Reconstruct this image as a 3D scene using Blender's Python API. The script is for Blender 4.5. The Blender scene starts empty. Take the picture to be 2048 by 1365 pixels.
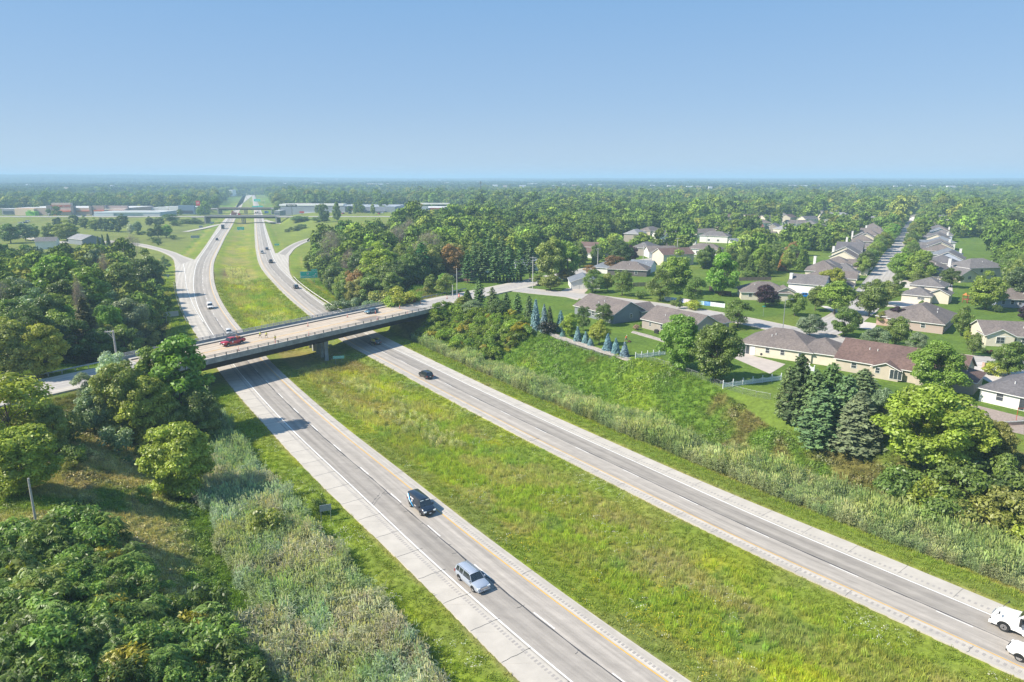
import bpy, bmesh, math, random
import numpy as np
from mathutils import Vector, Matrix
random.seed(7); RNG = np.random.default_rng(7)
S = bpy.context.scene
# ---------------------------------------------------------------- camera, sky, sun, exposure
H = 47.5; F = 1365.0; PITCH = math.atan((682.5-357)/F)
cam = bpy.data.cameras.new('camera'); cam.sensor_width = 36; cam.lens = 36*F/2048
cam.clip_start = .5; cam.clip_end = 40000
co = bpy.data.objects.new('camera', cam); S.collection.objects.link(co)
co.location = (0, 0, H); co.rotation_euler = (math.pi/2-PITCH, 0, 0); S.camera = co
SUN_EL = math.radians(43); SUN_AZ = math.radians(-104)      # compass style: 0 = +Y, clockwise positive
w = bpy.data.worlds.new('World'); S.world = w; w.use_nodes = True
nt = w.node_tree; nt.nodes.clear()
sky = nt.nodes.new('ShaderNodeTexSky'); sky.sky_type = 'NISHITA'; sky.sun_disc = False
sky.sun_elevation = SUN_EL; sky.sun_rotation = SUN_AZ % (2*math.pi)
sky.air_density = 1.0; sky.dust_density = .35; sky.ozone_density = 3.5; sky.altitude = 250
bg = nt.nodes.new('ShaderNodeBackground'); bg.inputs[1].default_value = .11
wo = nt.nodes.new('ShaderNodeOutputWorld')
mxs = nt.nodes.new('ShaderNodeMix'); mxs.data_type = 'RGBA'; mxs.inputs[0].default_value = .88
tcw = nt.nodes.new('ShaderNodeTexCoord'); sx_ = nt.nodes.new('ShaderNodeSeparateXYZ'); cr_ = nt.nodes.new('ShaderNodeValToRGB'); nt.links.new(tcw.outputs['Generated'], sx_.inputs[0]); nt.links.new(sx_.outputs[2], cr_.inputs[0])
cr_.color_ramp.elements[0].position = 0; cr_.color_ramp.elements[0].color = (.58, .74, .98, 1); cr_.color_ramp.elements[1].position = 1; cr_.color_ramp.elements[1].color = (.22, .47, .92, 1)
e_ = cr_.color_ramp.elements.new(.10); e_.color = (.43, .655, .98, 1); e_ = cr_.color_ramp.elements.new(.25); e_.color = (.29, .565, .97, 1)
sc_ = nt.nodes.new('ShaderNodeVectorMath'); sc_.operation = 'SCALE'; sc_.inputs['Scale'].default_value = 4.6; nt.links.new(cr_.outputs[0], sc_.inputs[0]); nt.links.new(sc_.outputs[0], mxs.inputs[7])
nt.links.new(sky.outputs[0], mxs.inputs[6]); nt.links.new(mxs.outputs[2], bg.inputs[0]); nt.links.new(bg.outputs[0], wo.inputs[0])
sl = bpy.data.lights.new('sun', 'SUN'); sl.energy = 5.4; sl.angle = math.radians(.55); sl.color = (1, .915, .78)
so = bpy.data.objects.new('sun', sl); S.collection.objects.link(so)
sd = Vector((math.sin(SUN_AZ)*math.cos(SUN_EL), math.cos(SUN_AZ)*math.cos(SUN_EL), math.sin(SUN_EL)))
so.rotation_euler = sd.to_track_quat('Z', 'Y').to_euler(); so.location = (0, 0, 300)
S.view_settings.view_transform = 'Standard'; S.view_settings.look = 'None'
S.view_settings.exposure = .62; S.view_settings.gamma = 1; S.view_settings.use_curve_mapping = False
S.cycles.use_denoising = True; S.cycles.max_bounces = 6; S.cycles.diffuse_bounces = 3
S.cycles.glossy_bounces = 2; S.cycles.transmission_bounces = 3; S.cycles.volume_bounces = 1
S.cycles.transparent_max_bounces = 8; S.cycles.sample_clamp_indirect = 6
S.cycles.use_adaptive_sampling = False

# ---------------------------------------------------------------- helpers
CP, SP = math.cos(PITCH), math.sin(PITCH)
def at(u, v, z=0.):                                   # the spot at height z that the photo shows at (u, v)
    a = (u-1024)/F; b = -(v-682.5)/F; t = (H-z)/-(b*CP-SP)
    return a*t, (CP+b*SP)*t
def ztop(x, y, v):                                    # height at which the upright over (x, y) reaches image row v
    b = -(v-682.5)/F; return H + y*(b*CP-SP)/(CP+b*SP)
def pxm(y, z=0): return F/(y*CP+(H-z)*SP)             # photo pixels per metre
def _hash(i, j, s):
    n = (i.astype(np.int64)*374761393 + j.astype(np.int64)*668265263 + s*1442695041) & 0xffffffff
    n = ((n ^ (n >> 13))*1274126177) & 0xffffffff
    return ((n ^ (n >> 16)) & 0xffff)/65535.
def vnoise(x, y, s=0):
    x = np.asarray(x, float); y = np.asarray(y, float)
    i = np.floor(x); j = np.floor(y); fx = x-i; fy = y-j
    fx = fx*fx*(3-2*fx); fy = fy*fy*(3-2*fy)
    a = _hash(i, j, s); b = _hash(i+1, j, s); c = _hash(i, j+1, s); d = _hash(i+1, j+1, s)
    return (a*(1-fx)+b*fx)*(1-fy)+(c*(1-fx)+d*fx)*fy
def fbm(x, y, sc, s=0, o=3):
    r = 0; a = .5; t = 0
    for k in range(o):
        r = r+a*vnoise(np.asarray(x)/sc*2**k+17.3*k, np.asarray(y)/sc*2**k-9.1*k, s+k); t += a; a *= .5
    return r/t
def sstep(a, b, x):
    t = np.clip((np.asarray(x, float)-a)/(b-a), 0, 1); return t*t*(3-2*t)
def inpoly(poly, x, y):
    x = np.asarray(x, float); y = np.asarray(y, float); r = np.zeros(x.shape, bool); n = len(poly)
    for k in range(n):
        x0, y0 = poly[k]; x1, y1 = poly[(k+1) % n]
        if y0 == y1: continue
        r ^= ((y0 > y) != (y1 > y)) & (x < (x1-x0)*(y-y0)/(y1-y0)+x0)
    return r
def polydist(pts, x, y):                              # distance to a polyline (and arc length there)
    x = np.asarray(x, float); y = np.asarray(y, float); best = np.full(x.shape, 1e9)
    for (x0, y0), (x1, y1) in zip(pts[:-1], pts[1:]):
        dx, dy = x1-x0, y1-y0; L2 = dx*dx+dy*dy
        t = np.clip(((x-x0)*dx+(y-y0)*dy)/L2, 0, 1)
        best = np.minimum(best, np.hypot(x-x0-t*dx, y-y0-t*dy))
    return best
col = S.collection
class MB:
    def __init__(s): s.v = []; s.f = []; s.m = []; s.mi = 0
    def add(s, vs, fs, mi=None):
        o = len(s.v); s.v += [tuple(p) for p in vs]; s.f += [tuple(i+o for i in q) for q in fs]
        s.m += [s.mi if mi is None else mi]*len(fs); return s
    def box(s, c, d, rz=0, mi=None, top=1., ry=0):    # centre, size, top taper
        X, Y, Z = d[0]/2, d[1]/2, d[2]/2; vs = []
        for z, k in ((-Z, 1), (Z, top)):
            for x, y in ((-X, -Y), (X, -Y), (X, Y), (-X, Y)): vs.append((x*k, y*k, z))
        if ry: vs = [(x*math.cos(ry)+z*math.sin(ry), y, -x*math.sin(ry)+z*math.cos(ry)) for x, y, z in vs]
        cr, sr = math.cos(rz), math.sin(rz)
        vs = [(c[0]+x*cr-y*sr, c[1]+x*sr+y*cr, c[2]+z) for x, y, z in vs]
        return s.add(vs, [(0,3,2,1),(4,5,6,7),(0,1,5,4),(1,2,6,5),(2,3,7,6),(3,0,4,7)], mi)
    def tube(s, p0, p1, r0, r1=None, n=6, mi=None, cap=True):
        r1 = r0 if r1 is None else r1; p0 = Vector(p0); p1 = Vector(p1); d = (p1-p0)
        if d.length < 1e-6: return s
        q = d.to_track_quat('Z', 'Y'); vs = []
        for p, r in ((p0, r0), (p1, r1)):
            for k in range(n):
                a = 2*math.pi*k/n; vs.append(p+q@Vector((r*math.cos(a), r*math.sin(a), 0)))
        fs = [(k, (k+1) % n, n+(k+1) % n, n+k) for k in range(n)]
        if cap: fs += [tuple(range(n-1, -1, -1)), tuple(range(n, 2*n))]
        return s.add(vs, fs, mi)
    def quad(s, a, b, c, d, mi=None): return s.add([a, b, c, d], [(0, 1, 2, 3)], mi)
    def build(s, name, mats, parent=None, smooth=False, label=None):
        me = bpy.data.meshes.new(name); me.from_pydata(s.v, [], s.f)
        mats = mats if isinstance(mats, (list, tuple)) else [mats]
        for m in mats: me.materials.append(m)
        if len(mats) > 1: me.polygons.foreach_set('material_index', s.m)
        if smooth: me.polygons.foreach_set('use_smooth', [True]*len(me.polygons))
        me.update(); return link(name, me, parent, label)
def link(name, me, parent=None, label=None):
    o = bpy.data.objects.new(name, me); col.objects.link(o)
    if parent is not None: o.parent = parent
    if label: o['label'] = label
    return o
def tag(o, label=None, cat=None, group=None, kind=None):
    if label: o['label'] = label
    if cat: o['category'] = cat
    if group: o['group'] = group
    if kind: o['kind'] = kind
    return o
def thing(name, label, cat, loc=(0, 0, 0), rz=0, group=None):
    o = bpy.data.objects.new(name, None); col.objects.link(o); o.empty_display_size = .5
    o.location = loc; o.rotation_euler = (0, 0, rz); return tag(o, label, cat, group)
def copy_tree(o, loc=None, rz=None, scale=None, parent=None, label=None, group=None, tint=None):
    c = o.copy(); col.objects.link(c)
    if parent is not None: c.parent = parent
    if loc is not None: c.location = loc
    if rz is not None: c.rotation_euler = (0, 0, rz)
    if scale is not None: c.scale = scale if hasattr(scale, '__len__') else (scale,)*3
    if label: c['label'] = label
    if group: c['group'] = group
    if tint is not None and c.data is not None: c['tint'] = tint
    for ch in list(o.children): copy_tree(ch, parent=c, tint=tint if 'tint' in ch.keys() else None)
    return c
def np_mesh(name, V, Fq, mat, parent=None, smooth=False, attrs=None, mats=None, mi=None):
    me = bpy.data.meshes.new(name); V = np.asarray(V, np.float32); Fq = np.asarray(Fq, np.int32); k = Fq.shape[1]
    me.vertices.add(len(V)); me.vertices.foreach_set('co', V.ravel())
    me.loops.add(Fq.size); me.loops.foreach_set('vertex_index', Fq.ravel())
    me.polygons.add(len(Fq)); me.polygons.foreach_set('loop_start', np.arange(0, Fq.size, k, dtype=np.int32))
    me.polygons.foreach_set('use_smooth', np.full(len(Fq), bool(smooth)))
    for m in (mats or [mat]): me.materials.append(m)
    if mi is not None: me.polygons.foreach_set('material_index', np.asarray(mi, np.int32))
    for an, (typ, dom, dat) in (attrs or {}).items():
        a = me.attributes.new(an, typ, dom)
        a.data.foreach_set({'FLOAT_COLOR': 'color', 'FLOAT': 'value', 'FLOAT_VECTOR': 'vector', 'FLOAT2': 'vector', 'INT': 'value'}[typ], np.asarray(dat, np.float32 if typ != 'INT' else np.int32).ravel())
    me.update(); me.validate(); return link(name, me, parent) if parent != 'none' else me

# ---------------------------------------------------------------- materials
def newmat(name):
    m = bpy.data.materials.new(name); m.use_nodes = True; nt = m.node_tree
    b = nt.nodes['Principled BSDF']; return m, nt, b
def N(nt, t, **kw):
    n = nt.nodes.new(t)
    for k, v in kw.items():
        if k.startswith('i_'): n.inputs[int(k[2:]) if k[2:].isdigit() else k[2:]].default_value = v
        else: setattr(n, k, v)
    return n
def mixc(nt, f, a, b, bt='MIX'):
    n = nt.nodes.new('ShaderNodeMix'); n.data_type = 'RGBA'; n.blend_type = bt
    for s, x in ((n.inputs[0], f), (n.inputs[6], a), (n.inputs[7], b)):
        if hasattr(x, 'links'): nt.links.new(x, s)
        else: s.default_value = x if not isinstance(x, tuple) or len(x) == 4 else (*x, 1)
    return n.outputs[2]
def noise(nt, scale, detail=4, rough=.6, vec=None, stretch=None, dim='3D'):
    n = nt.nodes.new('ShaderNodeTexNoise'); n.inputs['Scale'].default_value = scale
    n.inputs['Detail'].default_value = detail; n.inputs['Roughness'].default_value = rough
    if vec is not None:
        if stretch:
            mp = nt.nodes.new('ShaderNodeMapping'); mp.inputs['Scale'].default_value = stretch
            nt.links.new(vec, mp.inputs[0]); vec = mp.outputs[0]
        nt.links.new(vec, n.inputs['Vector'])
    return n.outputs[0]
def ramp(nt, fac, a, b, c0=0., c1=1.):
    r = nt.nodes.new('ShaderNodeMapRange'); nt.links.new(fac, r.inputs[0])
    r.inputs[1].default_value = a; r.inputs[2].default_value = b; r.inputs[3].default_value = c0; r.inputs[4].default_value = c1
    return r.outputs[0]
def pos(nt): return nt.nodes.new('ShaderNodeNewGeometry').outputs['Position']
_M = {}
def M(name, c=(.5,.5,.5), rough=.8, metal=0, var=.15, scale=3., bump=0., spec=.5, emit=None, coat=0, alt=None, obj=True):
    """plain procedural: base colour broken by noise"""
    if name in _M: return _M[name]
    m, nt, b = newmat(name); v = nt.nodes.new('ShaderNodeTexCoord').outputs['Object'] if obj else pos(nt)
    n = noise(nt, scale, 5, .6, v); f = ramp(nt, n, .3, .7)
    lo = tuple(x*(1-var) for x in c); hi = tuple(min(1, x*(1+var)) for x in (alt or c))
    nt.links.new(mixc(nt, f, lo, hi), b.inputs['Base Color'])
    b.inputs['Roughness'].default_value = rough; b.inputs['Metallic'].default_value = metal
    b.inputs['Specular IOR Level'].default_value = spec
    if coat: b.inputs['Coat Weight'].default_value = coat
    if bump:
        bp = nt.nodes.new('ShaderNodeBump'); bp.inputs['Strength'].default_value = bump; bp.inputs['Distance'].default_value = .03
        nt.links.new(n, bp.inputs['Height']); nt.links.new(bp.outputs[0], b.inputs['Normal'])
    _M[name] = m; return m
def foliage_mat(name, transl=.3, rough=.6, var=.45, gloss=.25, lift=1.22):
    m, nt, b = newmat(name); nt.nodes.remove(b); out = nt.nodes['Material Output']
    t = N(nt, 'ShaderNodeAttribute', attribute_name='tint', attribute_type='INSTANCER')
    lv = N(nt, 'ShaderNodeAttribute', attribute_name='lv', attribute_type='GEOMETRY')
    k = ramp(nt, lv.outputs['Fac'], 0, 1, (1-var)*lift, (1+var)*lift)
    vm = N(nt, 'ShaderNodeVectorMath', operation='SCALE'); nt.links.new(t.outputs['Color'], vm.inputs[0]); nt.links.new(k, vm.inputs['Scale'])
    yel = mixc(nt, ramp(nt, lv.outputs['Fac'], .75, 1., 0, .35), vm.outputs[0], (1.25, 1.12, .6, 1), 'MULTIPLY'); yel = mixc(nt, 1., yel, (1.02, .99, .98, 1), 'MULTIPLY')
    d = N(nt, 'ShaderNodeBsdfDiffuse'); nt.links.new(yel, d.inputs[0])
    tr = N(nt, 'ShaderNodeBsdfTranslucent'); 
    nt.links.new(mixc(nt, 1., yel, (1.2, 1.25, .55, 1), 'MULTIPLY'), tr.inputs[0])
    mx = N(nt, 'ShaderNodeMixShader'); mx.inputs[0].default_value = transl
    nt.links.new(d.outputs[0], mx.inputs[1]); nt.links.new(tr.outputs[0], mx.inputs[2])
    if gloss:
        g = N(nt, 'ShaderNodeBsdfGlossy'); g.inputs['Roughness'].default_value = .45; g.inputs[0].default_value = (1, 1, 1, 1)
        m2 = N(nt, 'ShaderNodeMixShader'); m2.inputs[0].default_value = gloss*.12
        nt.links.new(mx.outputs[0], m2.inputs[1]); nt.links.new(g.outputs[0], m2.inputs[2]); mx = m2
    nt.links.new(mx.outputs[0], out.inputs[0]); return m
LEAF = foliage_mat('leaf', .36); NEEDLE = foliage_mat('needle', .12, var=.5, gloss=.1); GRASSM = foliage_mat('grass_blade', .35, var=.3, gloss=.15, lift=1.05)
CANOPY = foliage_mat('canopy', .1, var=.5, gloss=0)
BARK = M('bark', (.13, .105, .08), .9, var=.35, scale=4, bump=.4); DEADBARK = M('dead_wood', (.26, .22, .2), .9, var=.25, scale=5)
CONC = M('concrete', (.36, .35, .33), .85, var=.14, scale=.6, bump=.1); STEEL = M('galvanised_steel', (.42, .44, .46), .45, .6, var=.15, scale=2)
WOODP = M('weathered_pole', (.33, .30, .27), .85, var=.25, scale=6)

# ---------------------------------------------------------------- freeway edges
def lreg(pts, bw=.17, lo=30, hi=2200):
    P = np.array([at(u, v) for u, v in pts]); P = P[np.argsort(P[:, 1])]
    ys = np.concatenate([np.arange(lo, 320, 2.), np.arange(320, hi, 8.)]); xs = []
    for y in ys:
        yc = min(max(y, P[0, 1]), P[-1, 1]); W = np.exp(-.5*((P[:, 1]-yc)/(bw*yc+4))**2)/(P[:, 1]**.5)
        A = np.stack([np.ones(len(P)), P[:, 1]-y], 1); c = np.linalg.lstsq(A*W[:, None], P[:, 0]*W, rcond=None)[0]
        xs.append(c[0])
    xs = np.array(xs); return lambda y: np.interp(y, ys, xs)
_Ll = [(1040,1363),(934,1259),(801,1119),(705,1033),(647,977),(602,931),(573,900),(546,867),(511,831),(476,791),(432,739),(398,678),(376,646),(358,613),(350,581),(350,563),(353,533),(345,515)]
_Lramp = [(358,613),(350,581),(350,563),(353,533),(345,515),(321,503),(298,497),(280,493)]
_Lmain = [(390,519),(406,500),(426,470),(437,450),(454,435),(476,413),(485,408)]
_Lr = [(1385,1365),(1248,1274),(1197,1237),(1115,1180),(1013,1105),(958,1061),(896,1018),(825,956),(753,903),(681,850),(623,800),(582,762),(541,724),(485,662),(466,638),(449,616),(436,593),(429,571),(426,552),(425.6,531),(429,518),(439.5,499),(451,474),(464.5,452),(473,433),(480.6,420),(485,409)]
_Rl = [(2047,1359.5),(1907,1293),(1788,1235),(1648,1174),(1507,1108),(1433,1074),(1336,1023),(1211,960),(1100,904),(999,853),(898,800),(860,779),(833,764),(780,736),(746,714),(684,687),(618,632),(575,595.6),(548,569),(525,543),(518.6,532.6),(512.8,515),(510.6,494.5),(509,469.6),(508.4,446),(507.7,421),(506,406.6)]
_Rr = [(2010,1211.5),(1900,1167),(1699,1082),(1536,1019),(1433,978),(1300,919),(1170,860),(1035,801),(999,785.6),(898,736),(811,696),(760,669),(675.7,624.5),(625.6,590.6),(585.5,563),(576.7,548),(576,528),(578.7,512)]
_Rmain = [(550,506),(543.5,487),(536,469.6),(529,447.6),(526,430),(517,409.5)]
ML = lreg(_Lr, .12); MR = lreg(_Rl, .12); OL = lreg(_Ll, .14); OLm = lreg(_Lmain, .2); OR = lreg(_Rr, .12); ORm = lreg(_Rmain, .2)
GL, GR = 411., 446.                                   # where the ramps part from the main lanes
rampL = [at(u, v) for u, v in ((350,563),(353,533),(345,515),(321,503),(298,497),(270,491),(235,487),(200,486))]
rampLr = [at(u, v) for u, v in ((381,520),(373,515),(351,505),(316,495),(290,488.5),(255,484),(215,481))]
rampR = [at(u, v) for u, v in ((576,528),(578.7,512),(589,497.4),(609.5,485.7),(640,476),(680,470))]
rampRl = [at(u, v) for u, v in ((552,507),(558,506),(575.8,493),(590,485.7),(612,478),(645,471),(680,465.5))]
def slope(f, y): return (f(y+2)-f(y-2))/4
def cosf(y): return 1/np.sqrt(1+slope(ML, y)**2)
# cross street and bridge axis
BZ = 6.95
bp0 = np.array(at(411.7, 719.7, 7.5)); bp1 = np.array(at(895, 610, 7.5)); bd = (bp1-bp0)/np.linalg.norm(bp1-bp0); bn = np.array([-bd[1], bd[0]])
BW = 17.6                                             # deck width; bn points to the far side
def bxy(s, t): p = bp0+bd*s+bn*t; return float(p[0]), float(p[1])
S0, BLEN = -9., 77.
def bcoord(x, y):
    x = np.asarray(x); y = np.asarray(y); return (x-bp0[0])*bd[0]+(y-bp0[1])*bd[1], (x-bp0[0])*bn[0]+(y-bp0[1])*bn[1]
# ---------------------------------------------------------------- terrain height
def natural(x, y):
    right = x > (ML(y)+MR(y))/2
    nr = 6.5-2.5*sstep(500, 1100, y)-1.5*sstep(1100, 2500, y)+.0*x
    nl = 6.7-5.6*sstep(185, 330, y)
    n = np.where(right, nr, nl)
    r = np.hypot(x, y)
    # far ridge on the left, gentle rise elsewhere
    th = np.degrees(np.arctan2(x, y))
    ridge = 50*sstep(4500, 8500, r)*sstep(-8, -30, th)*(.75+.5*vnoise(th*.22, r*0, 5))
    n = n + ridge + 9*sstep(5000, 9000, r) + (fbm(x, y, 900, 3)-.5)*10*sstep(1400, 3000, r)
    return n
def height(x, y):
    x = np.asarray(x, float); y = np.asarray(y, float); yy = np.clip(y, 30, 2100); c = cosf(yy)
    ml, mr = ML(yy), MR(yy)
    ol = np.where(yy < GL, OL(yy), OLm(yy)); orr = np.where(yy < GR, OR(yy), ORm(yy))
    n = natural(x, y)
    dl = (ol-x)*c; dr = (x-orr)*c
    rough = (fbm(x, y, 9, 11)-.5)
    # left bank: ditch then rise
    left = -.12*sstep(0, 2, dl)-1.1*sstep(2, 9, dl)*(1-.5*sstep(330, 420, y))
    riseL = sstep(13, 38, dl); farL = sstep(330, 420, y); riseL = riseL*(1-farL)+sstep(6, 60, dl)*farL
    left = left*(1-riseL)+n*riseL + rough*1.1*sstep(10, 30, dl)*sstep(70, 45, dl)*(y < 170)
    right = -.12*sstep(0, 2, dr)-1.0*sstep(2, 8, dr)
    riseR = sstep(14, 31, dr)**.85
    riseR = riseR*(1-sstep(380, 460, y)) + sstep(8, 70, dr)*sstep(380, 460, y)
    right = right*(1-riseR)+n*riseR + rough*1.0*sstep(10, 18, dr)*sstep(32, 24, dr)
    wmed = np.maximum(mr-ml, 1)*c; tm = np.clip((x-ml)/np.maximum(mr-ml, 1), 0, 1)
    med = -.1-np.minimum(wmed*.045, 1.0)*np.sin(np.pi*tm)
    pave = -.22
    z = np.where(x < ol, left, np.where(x < ml, pave, np.where(x < mr, med, np.where(x < orr, pave, right))))
    # keep ramps flat
    for pl, pr in ((rampL, rampLr), (rampR, rampRl)):
        d = np.minimum(polydist(pl, x, y), polydist(pr, x, y)); k = sstep(22, 9, d)*(y > 330)
        z = z*(1-k)+np.where((x >= ol) & (x <= orr), z, -.2)*k
    # far overpass embankments
    for y0, hh in ((759., 6.6), (964., 6.6)):
        k = sstep(26, 9, np.abs(y-y0-.0*x)); off = np.minimum(np.abs(x-(ol-16)), np.abs(x-(orr+22)))
        out = sstep(4, 20, np.maximum((ol-14-x), (x-orr-10)))
        z = np.maximum(z, z*(1-k*out)+hh*k*out)
    # bridge street: approach fill both sides, abutment slopes
    s, t = bcoord(x, y); across = np.abs(t-BW/2)
    fill = sstep(17, 9.5, across)*((s < S0+6)*sstep(S0+8, S0-1, s)+(s > BLEN-8)*sstep(BLEN-8, BLEN+2, s))*sstep(-260, -180, s)
    fill = fill*sstep(BLEN+110, BLEN+70, s)
    FZ = BZ-.3-.3*sstep(BLEN, BLEN+45, s)
    z = z*(1-fill)+np.maximum(z, FZ)*fill
    z = np.where((across < 8.9) & (s > BLEN-.5) & (s < BLEN+90), FZ-.06, z)
    z = np.where((polydist([(-2, 261), (14, 283), (32, 308), (60, 340), (95, 372)], x, y) < 7.5), np.minimum(z, 6.42), z)
    z = np.where((across < 8.9) & (s < S0+.5) & (s > -200), BZ-.32, z)
    return z
def hz(x, y): return float(height(np.array([x]), np.array([y]))[0])
_T = 12*1.009**np.arange(0, 640)
def place(u, v, dz=0.):                               # where the photo's sight line at (u, v) meets the ground
    a = (u-1024)/F; b = -(v-682.5)/F; d = np.array([a, CP+b*SP, b*CP-SP])
    t = _T[_T < 9000]; X = a*t; Y = d[1]*t; Z = H+d[2]*t-dz
    g = height(X, Y); k = np.argmax(Z < g)
    if not (Z < g).any(): return float(X[-1]), float(Y[-1]), float(g[-1])
    lo, hi = t[k-1], t[k]
    for _ in range(14):
        m = (lo+hi)/2
        if H+d[2]*m-dz < hz(a*m, d[1]*m): hi = m
        else: lo = m
    m = (lo+hi)/2; return float(a*m), float(d[1]*m), hz(a*m, d[1]*m)
def P(u, v): x, y, z = place(u, v); return x, y, z
# ---------------------------------------------------------------- terrain colours
def pz(pts, z=6.5): return [at(u, v, z) for u, v in pts]
LAWN = pz([(1090,668),(1180,697),(1250,716),(1330,722),(1447,778),(1560,830),(2048,905),(2300,900),(2300,470),(1980,470),(1900,440),(1500,440),(1380,470),(1140,500),(925,555),(880,585),(905,603),(1000,600),(1075,640)])
WOODR = pz([(625,520),(655,556),(705,586),(800,588),(925,556),(1140,500),(1380,455),(1560,420)], 5)+pz([(1560,394),(1300,402),(1000,417),(850,430),(815,440),(760,450),(700,457),(650,464),(622,480),(612,500)], 17)
WOODR2 = pz([(1950,450),(1990,520),(2048,640),(2400,640),(2400,400),(1900,400)], 6)
WOODL = pz([(-400,484),(0,484),(120,488),(200,487),(262,505),(300,520),(322,548)], 13)+pz([(332,615),(318,660),(265,700),(200,722),(60,752),(-400,860)], 5)
SUMACR = [(a, b) for a, b in (P(845,650), P(830,690), P(925,715), P(985,728), P(1060,682), P(1080,668), P(1055,655), P(960,628), P(905,618)) for a, b in ((a, b),)] if False else [P(u, v)[:2] for u, v in ((862,640),(835,680),(925,715),(985,726),(1030,700),(1062,672),(1040,650),(960,625),(905,618))]
def mix3(a, b, k): return a*(1-k[..., None])+np.asarray(b)*k[..., None]
def zone_color(x, y):
    x = np.asarray(x, float); y = np.asarray(y, float); yy = np.clip(y, 30, 2100); c = cosf(yy)
    ml, mr = ML(yy), MR(yy); ol = np.where(yy < GL, OL(yy), OLm(yy)); orr = np.where(yy < GR, OR(yy), ORm(yy))
    dl = (ol-x)*c; dr = (x-orr)*c; n1 = fbm(x, y, 14, 31); n2 = fbm(x*1., y*1., 5, 41); n3 = fbm(x, y, 38, 51)
    # coordinates along / across the freeway so patches stretch with the mowing
    sx = (x-ml)*c; n4 = fbm(sx, y, 7, 61)
    C = np.zeros(x.shape+(3,))+np.array((.205, .245, .034))
    verge = np.array((.155, .225, .028)); lawn = np.array((.105, .172, .03))
    C = mix3(C, (.285, .30, .028), sstep(.48, .68, n1))
    C = mix3(C, (.165, .225, .045), sstep(.52, .7, n2))
    C = mix3(C, (.27, .255, .085), sstep(.54, .66, n3)*.6)
    C = mix3(C, (.28, .25, .10), sstep(.50, .60, n4)*.65); C = mix3(C, (.22, .18, .08), sstep(.60, .70, fbm(sx+40, y*.6, 8, 66))*.35)
    for (bx, by, rx, ry, cc, kk) in ((-150, 350, 7, 22, (.10, .07, .045), .9), (-45, 172, 6, 10, (.19, .145, .06), .6), (-136, 300, 6, 18, (.17, .13, .07), .7), (-60, 187, 7, 7, (.24, .20, .05), .6), (20, 82, 5, 7, (.22, .18, .09), .4), (-20, 120, 4, 14, (.22, .19, .06), .5)): C = mix3(C, cc, np.exp(-(((x-bx)/rx)**2+((y-by)/ry)**2))*kk*(.5+n2))
    rgh = (dl > 9) | (dr > 8)
    Cr = np.zeros(C.shape)+np.array((.105, .18, .026))
    Cr = mix3(Cr, (.165, .24, .026), sstep(.48, .66, n1)); Cr = mix3(Cr, (.15, .12, .05), sstep(.54, .64, n3*.6+n2*.4)*.75)
    C = np.where(rgh[..., None], Cr, C)
    vg = np.maximum(sstep(0, 1, dl)*sstep(7, 4.5, dl), sstep(0, 1, dr)*sstep(7, 5, dr))
    mdd = np.minimum((x-ml), (mr-x))*c; vg = np.maximum(vg, sstep(0, .6, mdd)*sstep(5, 3, mdd)*.75)
    C = mix3(C, verge, vg*(.6+.4*n2))
    # left rough ground: tan dead-grass patches
    lt = sstep(18, 26, dl)*sstep(135, 110, y)*sstep(.4, .56, fbm(x, y, 8, 77))
    C = mix3(C, (.38, .32, .16), lt*.75)
    lt = sstep(24, 32, dl)*sstep(250, 200, y)
    C = mix3(C, (.10, .12, .03), lt*.35)
    # fields on the left beyond the wood
    fl = (dl > 12)*sstep(330, 400, y)*sstep(1050, 950, y)
    C = mix3(C, (.20, .215, .06), fl*.7); C = mix3(C, (.14, .165, .05), fl*sstep(.5, .65, n3)*.7)
    fr = (dr > 6)*sstep(400, 440, y)*sstep(1000, 900, y)
    C = mix3(C, (.195, .225, .045), fr*.7)
    L = inpoly(LAWN, x, y)
    stripe = .5+.5*np.sin((x*.83+y*.56)*2*np.pi/2.4)
    Cl = np.zeros(C.shape)+lawn*(1+.0); Cl = Cl*(.92+.14*stripe[..., None]*1.); Cl = mix3(Cl, (.165, .205, .04), sstep(.55, .75, n3)*.6)
    C = np.where(L[..., None], Cl, C)
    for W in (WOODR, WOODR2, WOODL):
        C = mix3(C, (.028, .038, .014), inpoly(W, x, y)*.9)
    r = np.hypot(x, y); far = sstep(1000, 1300, r)
    Cf = np.zeros(C.shape)+np.array((.030, .052, .018)); nf = fbm(x, y, 260, 91); Cf = mix3(Cf, (.085, .11, .04), sstep(.58, .66, nf)*.8)
    Cf = mix3(Cf, (.26, .25, .22), sstep(.79, .85, fbm(x, y, 120, 95))*.6)
    frw = sstep(90, 50, np.abs(x-(ml+mr)/2))*(y > 0)*(y < 2100)
    C = np.where((far*(1-frw))[..., None] > 0, mix3(C, Cf, far*(1-frw)), C)
    return C
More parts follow.
